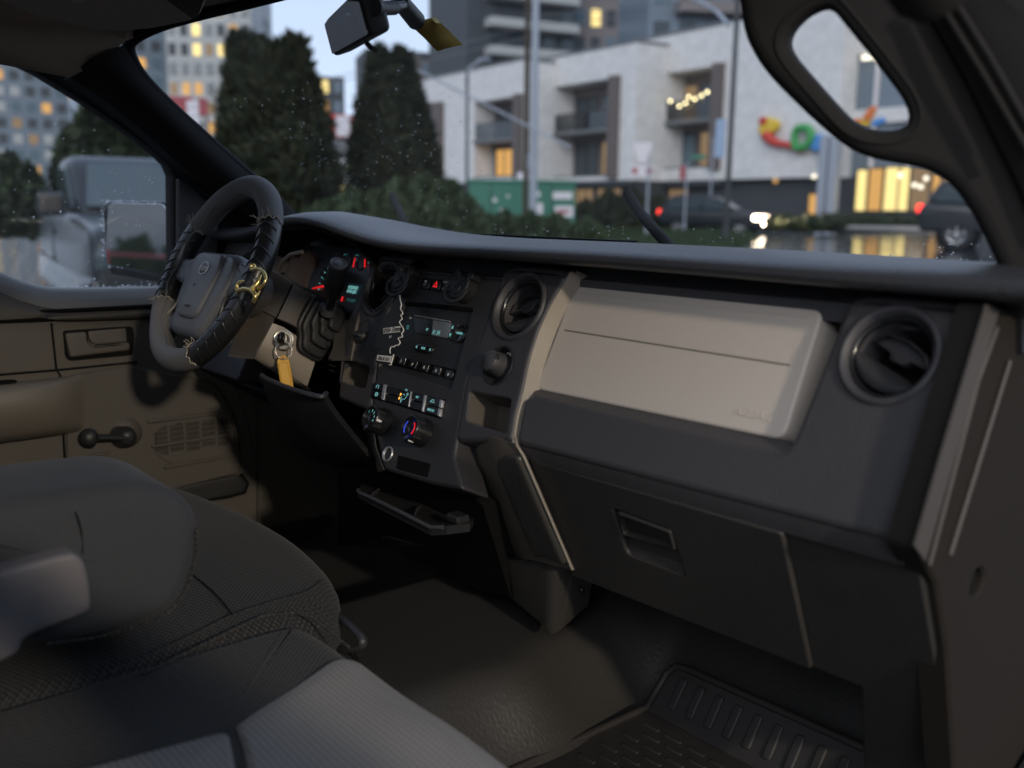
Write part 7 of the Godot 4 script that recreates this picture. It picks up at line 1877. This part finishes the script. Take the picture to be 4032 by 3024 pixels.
	for y in [5.6, 8.9]: put("floor_band", box(T * Vector3((a1.x + a2.x) / 2, y, -1.1), Vector3(a2.x - a1.x, 0.7, 0.3), 0.02, T.basis), M.stucco, w)
	put("light_band", box(T * Vector3(a1.x + 5.0, 8.35, -0.8), Vector3(9.0, 0.22, 0.2), 0.03, T.basis), M.lit_white, w)
	for q in [[Vector2(10.09,2.0107), Vector2(10.84,0.8712), 0], [Vector2(12.85,3.1364), Vector2(13.6,1.085), 1], [Vector2(13.47,3.1795), Vector2(14.46,1.0927), 0], [Vector2(14.32,3.2146), Vector2(15.21,1.0995), 1], [Vector2(15.15,3.191), Vector2(15.82,1.1049), 1], [Vector2(15.72,3.1747), Vector2(16.89,1.1145), 2], [Vector2(16.76,2.8648), Vector2(17.36,1.1188), 0], [Vector2(17.27,2.7419), Vector2(18.58,1.1298), 2]]:
		var p0: Vector2 = q[0]
		var p1: Vector2 = q[1]
		window_unit(off(T, (p0.x + p1.x) / 2, (p0.y + p1.y) / 2, -0.56), absf(p1.x - p0.x), absf(p0.y - p1.y), [M.lit_warm, M.lit_bright, M.lit_dim][q[2]], w, 0)
	for p in [Vector2(10.86,2.7956), Vector2(15.65,2.7556), Vector2(16.4,2.3133), Vector2(16.95,2.5948), Vector2(16.72,2.2307)]:
		put("ceiling_lamp", lathe(at2(T, p, 0.1), [Vector2(0, 0.1), Vector2(0.1, 0.05), Vector2(0.1, -0.05), Vector2(0, -0.1)], 10), M.lit_white, w)
	put("wall_lamp", lathe(at2(T, Vector2(8.46,2.6255), 0.1), [Vector2(0, 0.1), Vector2(0.12, 0.05), Vector2(0.12, -0.05), Vector2(0, -0.1)], 10), M.lit_warm, w)
	for p in [Vector2(11.82,3.9175), Vector2(12.41,3.8942)]:
		put("column", box(T * Vector3(p.x, 1.9, 0.6), Vector3(0.42, 5.6, 0.42), 0.03, T.basis), M.pole_grey, w)

	# colourful animal-shaped hanging sculptures on the wall
	var c := thing("wall_sculpture", "colourful red, yellow, green and blue figure mounted on the white wall", "sculpture")
	var CT := off(A, 0, 0, -2.0)
	put("head", pillow(CT, smooth([Vector2(7.34,5.38), Vector2(7.52,5.81), Vector2(7.95,5.83), Vector2(8.59,5.59), Vector2(8.49,5.19), Vector2(7.82,4.9094), Vector2(7.4,5.06)], 4, true), 0.3, 0.1, 3), M.paint_yellow, c)
	put("crest", pillow(off(CT, 0, 0, 0.1), smooth([Vector2(7.43,5.57), Vector2(7.55,5.86), Vector2(7.88,5.81), Vector2(7.81,5.48)], 4, true), 0.2, 0.05, 3), M.paint_red, c)
	put("tail", tube(lift(CT, smooth([Vector2(7.81,4.9735), Vector2(8.43,4.5606), Vector2(9.33,4.3671), Vector2(10.15,3.984)], 5), -0.1), [0.3, 0.3, 0.28, 0.26, 0.24, 0.22, 0.2, 0.18, 0.17, 0.16, 0.15, 0.14, 0.13, 0.12, 0.1, 0.08], 10), M.paint_red, c)
	put("body_ring", tube(lift(CT, smooth([Vector2(9.75,4.745), Vector2(9.9,5.13), Vector2(10.52,5.13), Vector2(10.79,4.6908), Vector2(10.44,4.2799), Vector2(9.9,4.2423)], 4, true), 0.0), 0.2, 10, true), M.paint_green, c)
	put("wing", pillow(CT, smooth([Vector2(10.55,4.4588), Vector2(10.86,4.7478), Vector2(11.38,4.8044), Vector2(11.93,4.3923), Vector2(11.74,4.0411), Vector2(10.92,4.0145)], 4, true), 0.3, 0.1, 3), M.paint_azure, c)
	var c2 := thing("wall_sculpture", "orange, yellow and blue bird-shaped figure seen through the grab handle opening", "sculpture")
	put("body", pillow(CT, smooth([Vector2(13.21,5.26), Vector2(13.68,5.44), Vector2(14.1,5.32), Vector2(13.99,5.04), Vector2(13.51,5.01)], 4, true), 0.3, 0.1, 3), M.paint_yellow, c2)
	put("wing", pillow(off(CT, 0, 0, 0.1), smooth([Vector2(13.69,5.35), Vector2(13.92,5.79), Vector2(14.31,5.9), Vector2(14.27,5.59), Vector2(14.03,5.27)], 4, true), 0.2, 0.06, 3), M.paint_orange, c2)
	put("beak", pillow(off(CT, 0, 0, 0.1), smooth([Vector2(13.11,5.27), Vector2(13.41,5.42), Vector2(13.59,5.24), Vector2(13.29,5.12)], 4, true), 0.2, 0.06, 3), M.paint_orange, c2)
	put("tail", pillow(CT, smooth([Vector2(14.04,5.21), Vector2(14.63,5.38), Vector2(14.78,5.18), Vector2(14.26,4.99)], 4, true), 0.2, 0.06, 3), M.paint_azure, c2)

# a tower: box body with columns and rows of windows on the two faces we see
func tower(called: String, label: String, D: Transform3D, w: float, h: float, deep: float, wall: Material, glass: Array, cols: int, rows: int, lit_share: float, sd: int, slabs: Material = null, from_row := 0) -> Node3D:
	var t := thing(called, label, "tower")
	var rg := RandomNumberGenerator.new()
	rg.seed = sd
	put("wall", plate(D, [Vector2(-w / 2, 0), Vector2(w / 2, 0), Vector2(w / 2, h), Vector2(-w / 2, h)], deep, 0.1), wall, t)
	var cw := w / cols
	var rh := h / rows
	var pane := plate(Transform3D.IDENTITY, rrect(cw * 0.62, rh * 0.62, 0.05, 1), 0.3, 0.05)
	for f in 2:
		var T: Transform3D = D if f == 0 else D * Transform3D(Basis(Vector3(0, 0, -1), Vector3.UP, Vector3(1, 0, 0)), Vector3(w / 2, 0, -deep / 2))
		var n := cols if f == 0 else maxi(2, int(cols * deep / w * 0.8))
		var fw := w if f == 0 else deep
		for j in range(from_row, rows):
			for i in n:
				var m: Material = glass[rg.randi() % glass.size()]
				if rg.randf() < lit_share: m = [M.lit_warm, M.lit_warm, M.lit_bright, M.lit_dim][rg.randi() % 4]
				put("window", pane, m, t).transform = off(T, -fw / 2 + fw * (i + 0.5) / n, rh * (j + 0.5), 0.06)
			if slabs and f == 0:
				put("balcony", box(D * Vector3(w * 0.06, rh * j + 0.3, 0.8), Vector3(w * 0.8, 0.9, 1.9), 0.05, D.basis), slabs, t)
	return t

func face_cam(p: Vector3, turn: float) -> Transform3D:
	var n := Vector3(1.17 - p.x, 0, 0.85 - p.z).normalized().rotated(Vector3.UP, turn)
	return Transform3D(Basis(Vector3.UP.cross(n), Vector3.UP, n), Vector3(p.x, 0.5, p.z))

func far_towers() -> void:
	tower("white_tower", "pale gridded apartment tower with many yellow lit windows, left of the cedars", face_cam(Vector3(-146.34,5.82,-61.76), -0.25), 13.0, 46.0, 16.0, M.tower_white, [M.window_dark, M.tower_dark, M.window_dark], 7, 16, 0.22, 61)
	tower("dark_tower", "darker glass apartment tower with lit windows behind the pale one", face_cam(Vector3(-167.67,6.13,-60.14), 0.1), 20.0, 46.0, 14.0, M.tower_glass, [M.tower_dark, M.tower_dark, M.window_blue], 8, 16, 0.24, 62)
	tower("glass_tower", "grey glass tower seen through the driver window, specked with lit windows", face_cam(Vector3(-189.65,5.95,-41.8), -0.2), 22.0, 38.0, 18.0, M.tower_glass, [M.tower_dark, M.window_blue, M.tower_white], 9, 14, 0.22, 63)
	tower("black_tower", "black glass tower with white balcony bands rising behind the white townhouses", face_cam(Vector3(-80.63,4.9275,-68.66), 0.45), 13.0, 34.0, 11.0, M.tower_dark, [M.window_dark, M.tower_dark], 6, 12, 0.03, 64, M.tower_white, 5)
	tower("brown_tower", "grey-brown concrete tower to the right of the black one", face_cam(Vector3(-80.76,5.26,-79.66), 0.3), 9.0, 36.0, 9.0, M.recess, [M.tower_dark, M.window_blue], 5, 12, 0.04, 65, null, 5)
	tower("balcony_tower", "grey tower with stacked balconies above the right townhouse", face_cam(Vector3(-50.57,4.3099,-64.78), 0.35), 13.0, 30.0, 10.0, M.tower_glass, [M.window_dark, M.window_blue], 6, 9, 0.03, 66, M.recess, 4)
	tower("grey_block", "low grey block between the two cedars, partly hidden behind the mirror", face_cam(Vector3(-110.03,5.56,-73.33), 0.2), 10.5, 21.5, 9.0, M.tower_dark, [M.tower_glass, M.window_dark], 6, 9, 0.08, 67, null, 3)
	tower("brick_block", "brownish block rising behind the left end of the townhouses", face_cam(Vector3(-99.44,5.28,-70.06), 0.2), 6.0, 19.0, 9.0, M.brown_panel, [M.tower_glass, M.window_dark], 4, 8, 0.06, 68, null, 3)
	tower("slate_block", "slate grey block with bright windows right of the bushy cedar", face_cam(Vector3(-98.8,4.8232,-54.89), 0.1), 4.5, 15.5, 7.0, M.tower_dark, [M.tower_glass], 3, 7, 0.4, 69, null, 2)
	tower("added_rear_building", "dark brick building added unseen behind the trucks to darken the reflections in wet paint", face_cam(Vector3(-34, 0, 14), 0.3), 34.0, 13.0, 12.0, M.brown_panel, [M.window_dark, M.tower_dark], 12, 4, 0.05, 70)  # unseen building added to darken reflections in the pickup paint
	# small shop between the cedars with its red sign
	var s := thing("corner_shop", "small shop between the cedars with a red and white sign and a yellow window", "shop")
	var T := face_cam(Vector3(-41.96,2.9593,-24.06), 0.1)
	put("wall", plate(T, [Vector2(-1.6, -0.2), Vector2(1.4, -0.2), Vector2(1.4, 5.2), Vector2(-1.6, 5.2)], 5.0, 0.05), M.grey_panel, s)
	put("upper_wall", plate(off(T, 0, 0, 0.02), [Vector2(-1.2, 1.9), Vector2(1.2, 1.9), Vector2(1.2, 3.4), Vector2(-1.2, 3.4)], 0.1, 0.02), M.stucco, s)
	put("sign_board", plate(off(T, -0.1, 4.95, 0.2), rrect(2.4, 1.1, 0.05, 2), 0.2, 0.03), M.paint_red, s)
	put("sign_panel", plate(off(T, 0.1, 4.95, 0.22), rrect(0.7, 1.0, 0.05, 2), 0.2, 0.02), M.sign_white, s)
	window_unit(off(T, -0.35, 1.7, 0.05), 1.0, 1.7, M.lit_bright, s, 1)
	put("door_lamp", lathe(off(T, 0.4, 1.05, 0.3), [Vector2(0, 0.24), Vector2(0.22, 0.1), Vector2(0.22, -0.1), Vector2(0, -0.24)], 12), M.lit_white, s)
	# red hoarding at the foot of the pale tower
	var h := thing("hoarding", "red and white hoarding at the foot of the pale tower", "hoarding")
	var HT := face_cam(Vector3(-98.61,4.3541,-39.16), 0.05)
	put("red_panel", plate(off(HT, -0.9, 10.9, 0), rrect(2.6, 2.2, 0.1, 2), 0.3, 0.05), M.sign_red, h)
	put("white_panel", plate(off(HT, 0.3, 10.3, 0.05), rrect(1.2, 2.6, 0.1, 2), 0.3, 0.05), M.sign_white, h)
	put("red_panel", plate(off(HT, 1.3, 11.0, 0.02), rrect(1.0, 1.8, 0.1, 2), 0.3, 0.05), M.sign_red, h)
	for x in [-2.0, 0.0, 1.7]: put("post", box(HT * Vector3(x, 4.9, -0.4), Vector3(0.25, 10.4, 0.25), 0.03, HT.basis), M.pole_dark, h)

func pole(called: String, label: String, category: String, foot: Vector3, h: float, r: float, m: Material, lean := Vector3.ZERO) -> Node3D:
	var t := thing(called, label, category)
	put("shaft", tube([foot, foot + Vector3(0, h * 0.5, 0) + lean * 0.5, foot + Vector3(0, h, 0) + lean], [r, r * 0.92, r * 0.8], 12), m, t)
	put("base", tube([foot, foot + Vector3(0, 0.5, 0)], r * 1.35, 12), m, t)
	return t

func street_things() -> void:
	# green steel box
	var b := thing("utility_box", "green steel utility box with stickers, standing behind the low hedge", "utility box")
	var T := face_cam(Vector3(-27.4,1.1676,-23.52), 0.06)
	put("body", plate(T, rrect(4.1, 2.1, 0.03, 2, Vector2(0, 1.0)), 1.6, 0.03), M.box_green, b)
	put("lid", plate(off(T, 0, 2.06, 0.06), rrect(4.25, 0.12, 0.03, 2), 1.75, 0.03), M.box_green, b)
	for x in [-1.2, 0.05, 1.15]: put("panel_joint", plate(off(T, x, 1.0, 0.012), rrect(0.035, 1.9, 0.01, 1), 0.02, 0.0), M.cedar_dark, b)
	for q in [[1.55, 1.55, 0.75, 0.28], [1.62, 0.95, 0.72, 0.42], [0.55, 1.05, 0.5, 0.42], [0.58, 1.6, 0.22, 0.2], [-0.75, 0.95, 0.22, 0.16], [-1.05, 1.35, 0.16, 0.14], [-0.55, 1.5, 0.12, 0.1], [-1.7, 1.2, 0.12, 0.1]]:
		put("sticker", plate(off(T, q[0], q[1], 0.014), rrect(q[2], q[3], 0.05, 2), 0.02, 0.003), M.sign_white if q[2] < 0.7 or q[1] > 1.2 else M.sign_white, b)
	put("red_mark", plate(off(T, 1.6, 0.95, 0.02), rrect(0.45, 0.12, 0.03, 2), 0.02, 0.002), M.sign_red, b)
	put("cap", plate(off(T, 0.0, 2.25, -0.2), rrect(0.36, 0.3, 0.08, 3), 0.4, 0.05), M.sign_white, b)
	# poles
	var p1 := pole("light_pole", "thick pale grey light pole in front of the townhouses", "light pole", Vector3(-21.73,0.9223,-19.13), 10.0, 0.125, M.pole_grey, Vector3(-0.2, 0, -0.15))
	put("service_box", box(Vector3(-21.82,2.9373,-19.11), Vector3(0.2, 0.5, 0.2), 0.03), M.pole_grey, p1)
	pole("wood_pole", "dark timber utility pole just left of the pale light pole", "utility pole", Vector3(-23.42,0.8807,-20.27), 11.0, 0.10, M.bark, Vector3(-0.16, 0, -0.12))
	var p2 := pole("signal_pole", "black pole with a pale blue sign panel, right of the townhouses", "signal pole", Vector3(-15.93,0.7992,-21.26), 9.0, 0.075, M.pole_dark, Vector3(0.06, 0, 0.05))
	put("sign_panel", plate(face_cam(Vector3(-16.36,3.5304,-21.36), 0.0) * Transform3D(Basis.IDENTITY, Vector3(0, Vector3(-16.36,3.5304,-21.36).y - 0.5, 0)), rrect(0.27, 1.05, 0.03, 2), 0.03, 0.004), M.sign_blue, p2)
	put("arm", tube(smooth([Vector3(-16.68,6.65,-21.86), Vector3(-17.07,6.99,-21.98), Vector3(-17.58,7.31,-22.09), Vector3(-18.22,7.61,-22.05)], 4), 0.06, 8), M.pole_grey, p2)
	var p3 := pole("lamp_post", "slim dark lamp post with a curved arm at the left end of the townhouses", "lamp post", Vector3(-31.12,0.6966,-23.68), 6.3, 0.07, M.pole_dark)
	put("arm", tube(smooth([Vector3(-32.02,6.53,-24.27), Vector3(-32.06,6.94,-24.34), Vector3(-32,7.31,-24.51), Vector3(-31.78,7.57,-24.84)], 5), 0.05, 8), M.pole_grey, p3)
	put("lamp_head", box(Vector3(-31.69,7.62,-24.97), Vector3(0.6, 0.12, 0.25), 0.04), M.pole_grey, p3)
	# sign posts
	var s1 := pole("sign_post", "post with a white triangular sign above a red and white plate", "sign post", Vector3(-21.48,0.6537,-24.1), 2.75, 0.04, M.pole_grey, Vector3(-0.08, 0, -0.08))
	var S := face_cam(Vector3(-21.91,3.4805,-24.23), 0.0)
	put("triangle_sign", plate(S * Transform3D(Basis.IDENTITY, Vector3(0, Vector3(-21.91,3.4805,-24.23).y - 0.5, 0)), rnd([Vector2(-0.36, 0.33), Vector2(0.36, 0.33), Vector2(0.14, -0.33), Vector2(-0.14, -0.33)], 0.04, 3), 0.02, 0.003), M.sign_white, s1)
	var lower := S * Transform3D(Basis.IDENTITY, Vector3(0.0, Vector3(-21.79,2.8645,-24.19).y - 0.5, 0))
	put("lower_plate", plate(lower, rrect(0.72, 0.36, 0.05, 3), 0.02, 0.003), M.sign_white, s1)
	for x in [-0.24, 0.24]: put("red_disc", plate(off(lower, x, 0, 0.006), circ(0.11, 14), 0.008, 0.001), M.sign_red, s1)
	var s2 := pole("sign_post", "thin post with a small red sign behind the driving vehicle", "sign post", Vector3(-25.28,0.4929,-30.59), 3.0, 0.04, M.pole_grey)
	var S2 := face_cam(Vector3(-25.61,3.0914,-30.77), 0.0)
	put("red_sign", plate(S2 * Transform3D(Basis.IDENTITY, Vector3(0, Vector3(-25.61,3.0914,-30.77).y - 0.5, 0)), rrect(0.3, 0.55, 0.04, 2), 0.02, 0.003), M.sign_red, s2)
	var gs := pole("street_sign_post", "thin post with a green street name plate in front of the right townhouse", "sign post", Vector3(-25.91,0.4557,-32.99), 4.2, 0.04, M.pole_grey)
	var S3 := face_cam(Vector3(-26.63,3.8334,-32.94), 0.0)
	put("name_plate", plate(S3 * Transform3D(Basis.IDENTITY, Vector3(0, Vector3(-26.63,3.8552,-32.94).y - 0.5, 0)), rrect(0.62, 0.2, 0.03, 2), 0.03, 0.003), M.box_green, gs)
	# overhead wires
	var wires := [[Vector3(-34,4.6211,-11.88), Vector3(-27.24,5.67,-15.49), Vector3(-22.79,7.13,-19.62)], [Vector3(-33.94,4.2229,-11.84), Vector3(-27.21,5.49,-15.47), Vector3(-22.74,6.78,-19.58)], [Vector3(-22.79,7.13,-19.62), Vector3(-20.16,7.25,-21.21), Vector3(-16.83,7.23,-22.01)], [Vector3(-22.85,7.48,-19.66), Vector3(-20.19,7.5,-21.24), Vector3(-16.87,7.51,-22.04)]]
	for i in 4:
		var o := put("overhead_wire", tube(smooth(wires[i], 6), 0.012, 5), M.wire)
		tag(o, ["upper sagging wire on the left of the timber pole", "lower sagging wire on the left of the timber pole", "lower wire between the timber pole and the black pole", "upper wire between the timber pole and the black pole"][i], "wire", "overhead wires")
	var gw := put("slant_streak", tube(smooth([Vector3(-25.26,6.09,-16.39), Vector3(-22.6,4.733,-17.59), Vector3(-19.85,3.3059,-18.89)], 5), 0.035, 6), M.pole_grey)  # pale streak of unclear origin, drawn as a thin tube
	tag(gw, "pale slanting streak crossing in front of the townhouses", "wire")

# ---------- the photographer, whose body shades the left of the seat ----------
func capsule_field(p: Vector3, bones: Array) -> float:
	var d := 1e3
	for b in bones:
		var ab: Vector3 = b[1] - b[0]
		var t := clampf((p - b[0]).dot(ab) / maxf(ab.length_squared(), 1e-9), 0.0, 1.0)
		var e: float = p.distance_to(b[0] + ab * t) - lerpf(b[2], b[3], t)
		var k: float = b[4]
		var h := clampf(0.5 + 0.5 * (d - e) / k, 0.0, 1.0)
		d = lerpf(d, e, h) - k * h * (1.0 - h)
	return d

func add_nets(st: SurfaceTool, bones: Array, cell: float) -> void:
	var lo := Vector3.ONE * 1e3
	var hi := Vector3.ONE * -1e3
	for b in bones:
		for e in 2:
			var r: Vector3 = Vector3.ONE * (b[2 + e] + cell * 2.0)
			lo = lo.min(b[e] - r)
			hi = hi.max(b[e] + r)
	var n := Vector3i(((hi - lo) / cell).ceil()) + Vector3i.ONE
	var val := PackedFloat32Array()
	val.resize(n.x * n.y * n.z)
	val.fill(1.0)
	for b in bones:
		var r0: float = maxf(b[2], b[3]) + cell * 2.0 + b[4]
		var a0: Vector3i = Vector3i(((b[0].min(b[1]) - Vector3.ONE * r0 - lo) / cell).floor()).max(Vector3i.ZERO)
		var a1: Vector3i = Vector3i(((b[0].max(b[1]) + Vector3.ONE * r0 - lo) / cell).ceil()).min(n - Vector3i.ONE)
		for z in range(a0.z, a1.z + 1):
			for y in range(a0.y, a1.y + 1):
				for x in range(a0.x, a1.x + 1):
					var i := x + n.x * (y + n.y * z)
					if val[i] == 1.0: val[i] = capsule_field(lo + Vector3(x, y, z) * cell, bones)
	var at := {}
	var corners := [Vector3i(0, 0, 0), Vector3i(1, 0, 0), Vector3i(0, 1, 0), Vector3i(1, 1, 0), Vector3i(0, 0, 1), Vector3i(1, 0, 1), Vector3i(0, 1, 1), Vector3i(1, 1, 1)]
	var edges := [[0, 1], [2, 3], [4, 5], [6, 7], [0, 2], [1, 3], [4, 6], [5, 7], [0, 4], [1, 5], [2, 6], [3, 7]]
	for z in n.z - 1:
		for y in n.y - 1:
			for x in n.x - 1:
				var base := x + n.x * (y + n.y * z)
				var s := 0
				var v := []
				for c in corners:
					var f := val[base + c.x + n.x * (c.y + n.y * c.z)]
					v.append(f)
					if f < 0.0: s += 1
				if s == 0 or s == 8: continue
				var sum := Vector3.ZERO
				var m := 0
				for e in edges:
					if (v[e[0]] < 0.0) != (v[e[1]] < 0.0):
						sum += Vector3(corners[e[0]]).lerp(Vector3(corners[e[1]]), v[e[0]] / (v[e[0]] - v[e[1]]))
						m += 1
				at[base] = lo + (Vector3(x, y, z) + sum / m) * cell
	st.set_smooth_group(0)
	var step := [1, n.x, n.x * n.y]
	for base in at:
		for ax in 3:
			var u: int = step[(ax + 1) % 3]
			var w: int = step[(ax + 2) % 3]
			if not (at.has(base - u) and at.has(base - w) and at.has(base - u - w)): continue
			var f0 := val[base]
			var f1 := val[base + step[ax]]
			if (f0 < 0.0) == (f1 < 0.0): continue
			if f0 < 0.0: quad(st, at[base - u - w], at[base - w], at[base], at[base - u])
			else: quad(st, at[base - u], at[base], at[base - w], at[base - u - w])

func photographer() -> void:
	var t := thing("person", "person in a dark jacket and jeans photographing the cab from beside the open passenger door", "person")
	var f := Vector3(-0.766, 0, -0.643)
	var r := Vector3(0.643, 0, -0.766)
	var up := Vector3.UP
	var o := Vector3(1.50, 0.06, 1.10)
	var hip := o + up * 0.86
	var chest := o + up * 1.24 + f * 0.02
	var neck := o + up * 1.43 + f * 0.03
	var head := o + up * 1.59 + f * 0.07
	var ph := Vector3(1.17, 1.5, 0.851) + Vector3(0.754, 0.179, 0.632) * 0.035
	var bones := []
	bones.append([hip - r * 0.06, hip + r * 0.06, 0.135, 0.135, 0.06])
	bones.append([hip, chest, 0.125, 0.14, 0.06])
	bones.append([chest - r * 0.08, chest + r * 0.08, 0.135, 0.135, 0.06])
	bones.append([chest + up * 0.10, neck, 0.10, 0.058, 0.05])
	bones.append([neck, head - up * 0.04, 0.054, 0.055, 0.02])
	var hands := []
	for s in [-1.0, 1.0]:
		var sh: Vector3 = o + up * 1.36 + r * 0.17 * s
		var el: Vector3 = Vector3(1.44, 1.35, 0.68) if s > 0 else o + up * 1.14 - r * 0.27 + f * 0.14
		var hd: Vector3 = ph + r * 0.088 * s - up * 0.015 - f * 0.01
		bones.append([sh, el, 0.062, 0.048, 0.05])
		bones.append([el, hd - (hd - el).normalized() * 0.07, 0.047, 0.033, 0.02])
		var kn: Vector3 = o + up * 0.46 + r * 0.10 * s + f * 0.03
		var an: Vector3 = o + up * 0.08 + r * 0.11 * s
		bones.append([hip + r * 0.09 * s - up * 0.04, kn, 0.095, 0.062, 0.05])
		bones.append([kn, an, 0.062, 0.045, 0.03])
		bones.append([an - up * 0.03, an + f * 0.17 - up * 0.05, 0.045, 0.036, 0.03])
		var hb := []
		var w: Vector3 = hd - (hd - el).normalized() * 0.065
		hb.append([w, hd - r * 0.01 * s, 0.028, 0.030, 0.015])
		for i in 4:
			var k: Vector3 = hd + up * (0.028 - 0.019 * i) + r * 0.012 * s
			var k1: Vector3 = k - f * -0.018 - r * 0.012 * s
			k1 = k - f * 0.012 - r * 0.020 * s
			hb.append([k, k1, 0.0095, 0.009, 0.006])
			hb.append([k1, k1 - r * (0.028 - 0.004 * absf(i - 1.3)) * s - f * 0.004, 0.009, 0.0078, 0.004])
		hb.append([hd - up * 0.028, hd - up * 0.034 - r * 0.038 * s - f * 0.02, 0.0115, 0.0095, 0.006])
		hands.append(hb)
	var st := tool()
	add_nets(st, bones, 0.024)
	for hb in hands: add_nets(st, hb, 0.006)
	# head with brow, nose, chin, ears
	var hbones := [[head + up * 0.03 - f * 0.01, head - up * 0.005 + f * 0.0, 0.088, 0.082, 0.03], [head - up * 0.06 + f * 0.035, head - up * 0.085 + f * 0.05, 0.05, 0.032, 0.03], [head - up * 0.005 + f * 0.085, head - up * 0.035 + f * 0.104, 0.009, 0.013, 0.014], [head - up * 0.068 + f * 0.075 - r * 0.018, head - up * 0.068 + f * 0.075 + r * 0.018, 0.008, 0.008, 0.008], [head + up * 0.015 + f * 0.074 - r * 0.035, head + up * 0.015 + f * 0.074 + r * 0.035, 0.012, 0.012, 0.012]]
	for s in [-1.0, 1.0]:
		hbones.append([head - up * 0.02 + r * 0.085 * s, head + up * 0.015 + r * 0.09 * s, 0.011, 0.013, 0.006])
		hbones.append([head - up * 0.012 + f * 0.078 + r * 0.032 * s, head - up * 0.012 + f * 0.08 + r * 0.032 * s, 0.011, 0.010, 0.004])
	add_nets(st, hbones, 0.007)
	put("body", done(st), mat("skin", lin(0.42, 0.27, 0.19), 0.55), t)
	var js := tool()
	var jk := []
	for b in bones:
		if b[0].y > 0.85 and b[1].y < 1.56 and b[0].y < 1.5: jk.append([b[0], b[1], b[2] + 0.014, b[3] + 0.014, b[4]])
	add_nets(js, jk, 0.026)
	put("jacket", done(js), mat("jacket_cloth", lin(0.03, 0.032, 0.038), 0.9), t)
	var tr := tool()
	var lg := []
	for b in bones:
		if b[0].y < 0.97 and b[1].y > 0.1 and b[1].y < 1.0: lg.append([b[0], b[1], b[2] + 0.013, b[3] + 0.013, b[4]])
	add_nets(tr, lg, 0.026)
	put("trousers", done(tr), mat("denim", lin(0.03, 0.045, 0.08), 0.9), t)
	var hr := tool()
	add_nets(hr, [[head + up * 0.045 - f * 0.03, head + up * 0.05 + f * 0.02, 0.088, 0.078, 0.03], [head - f * 0.05, head - up * 0.05 - f * 0.05, 0.065, 0.05, 0.03]], 0.009)
	put("hair", done(hr), mat("hair_brown", lin(0.03, 0.02, 0.014), 0.7), t)
	var p := thing("phone", "black phone held sideways in both hands of the photographer", "phone")
	put("case", pillow(fr(ph, -Vector3(0.754, 0.179, 0.632)), rrect(0.148, 0.072, 0.011), 0.008, 0.0025, 3), M.gloss_black, p)
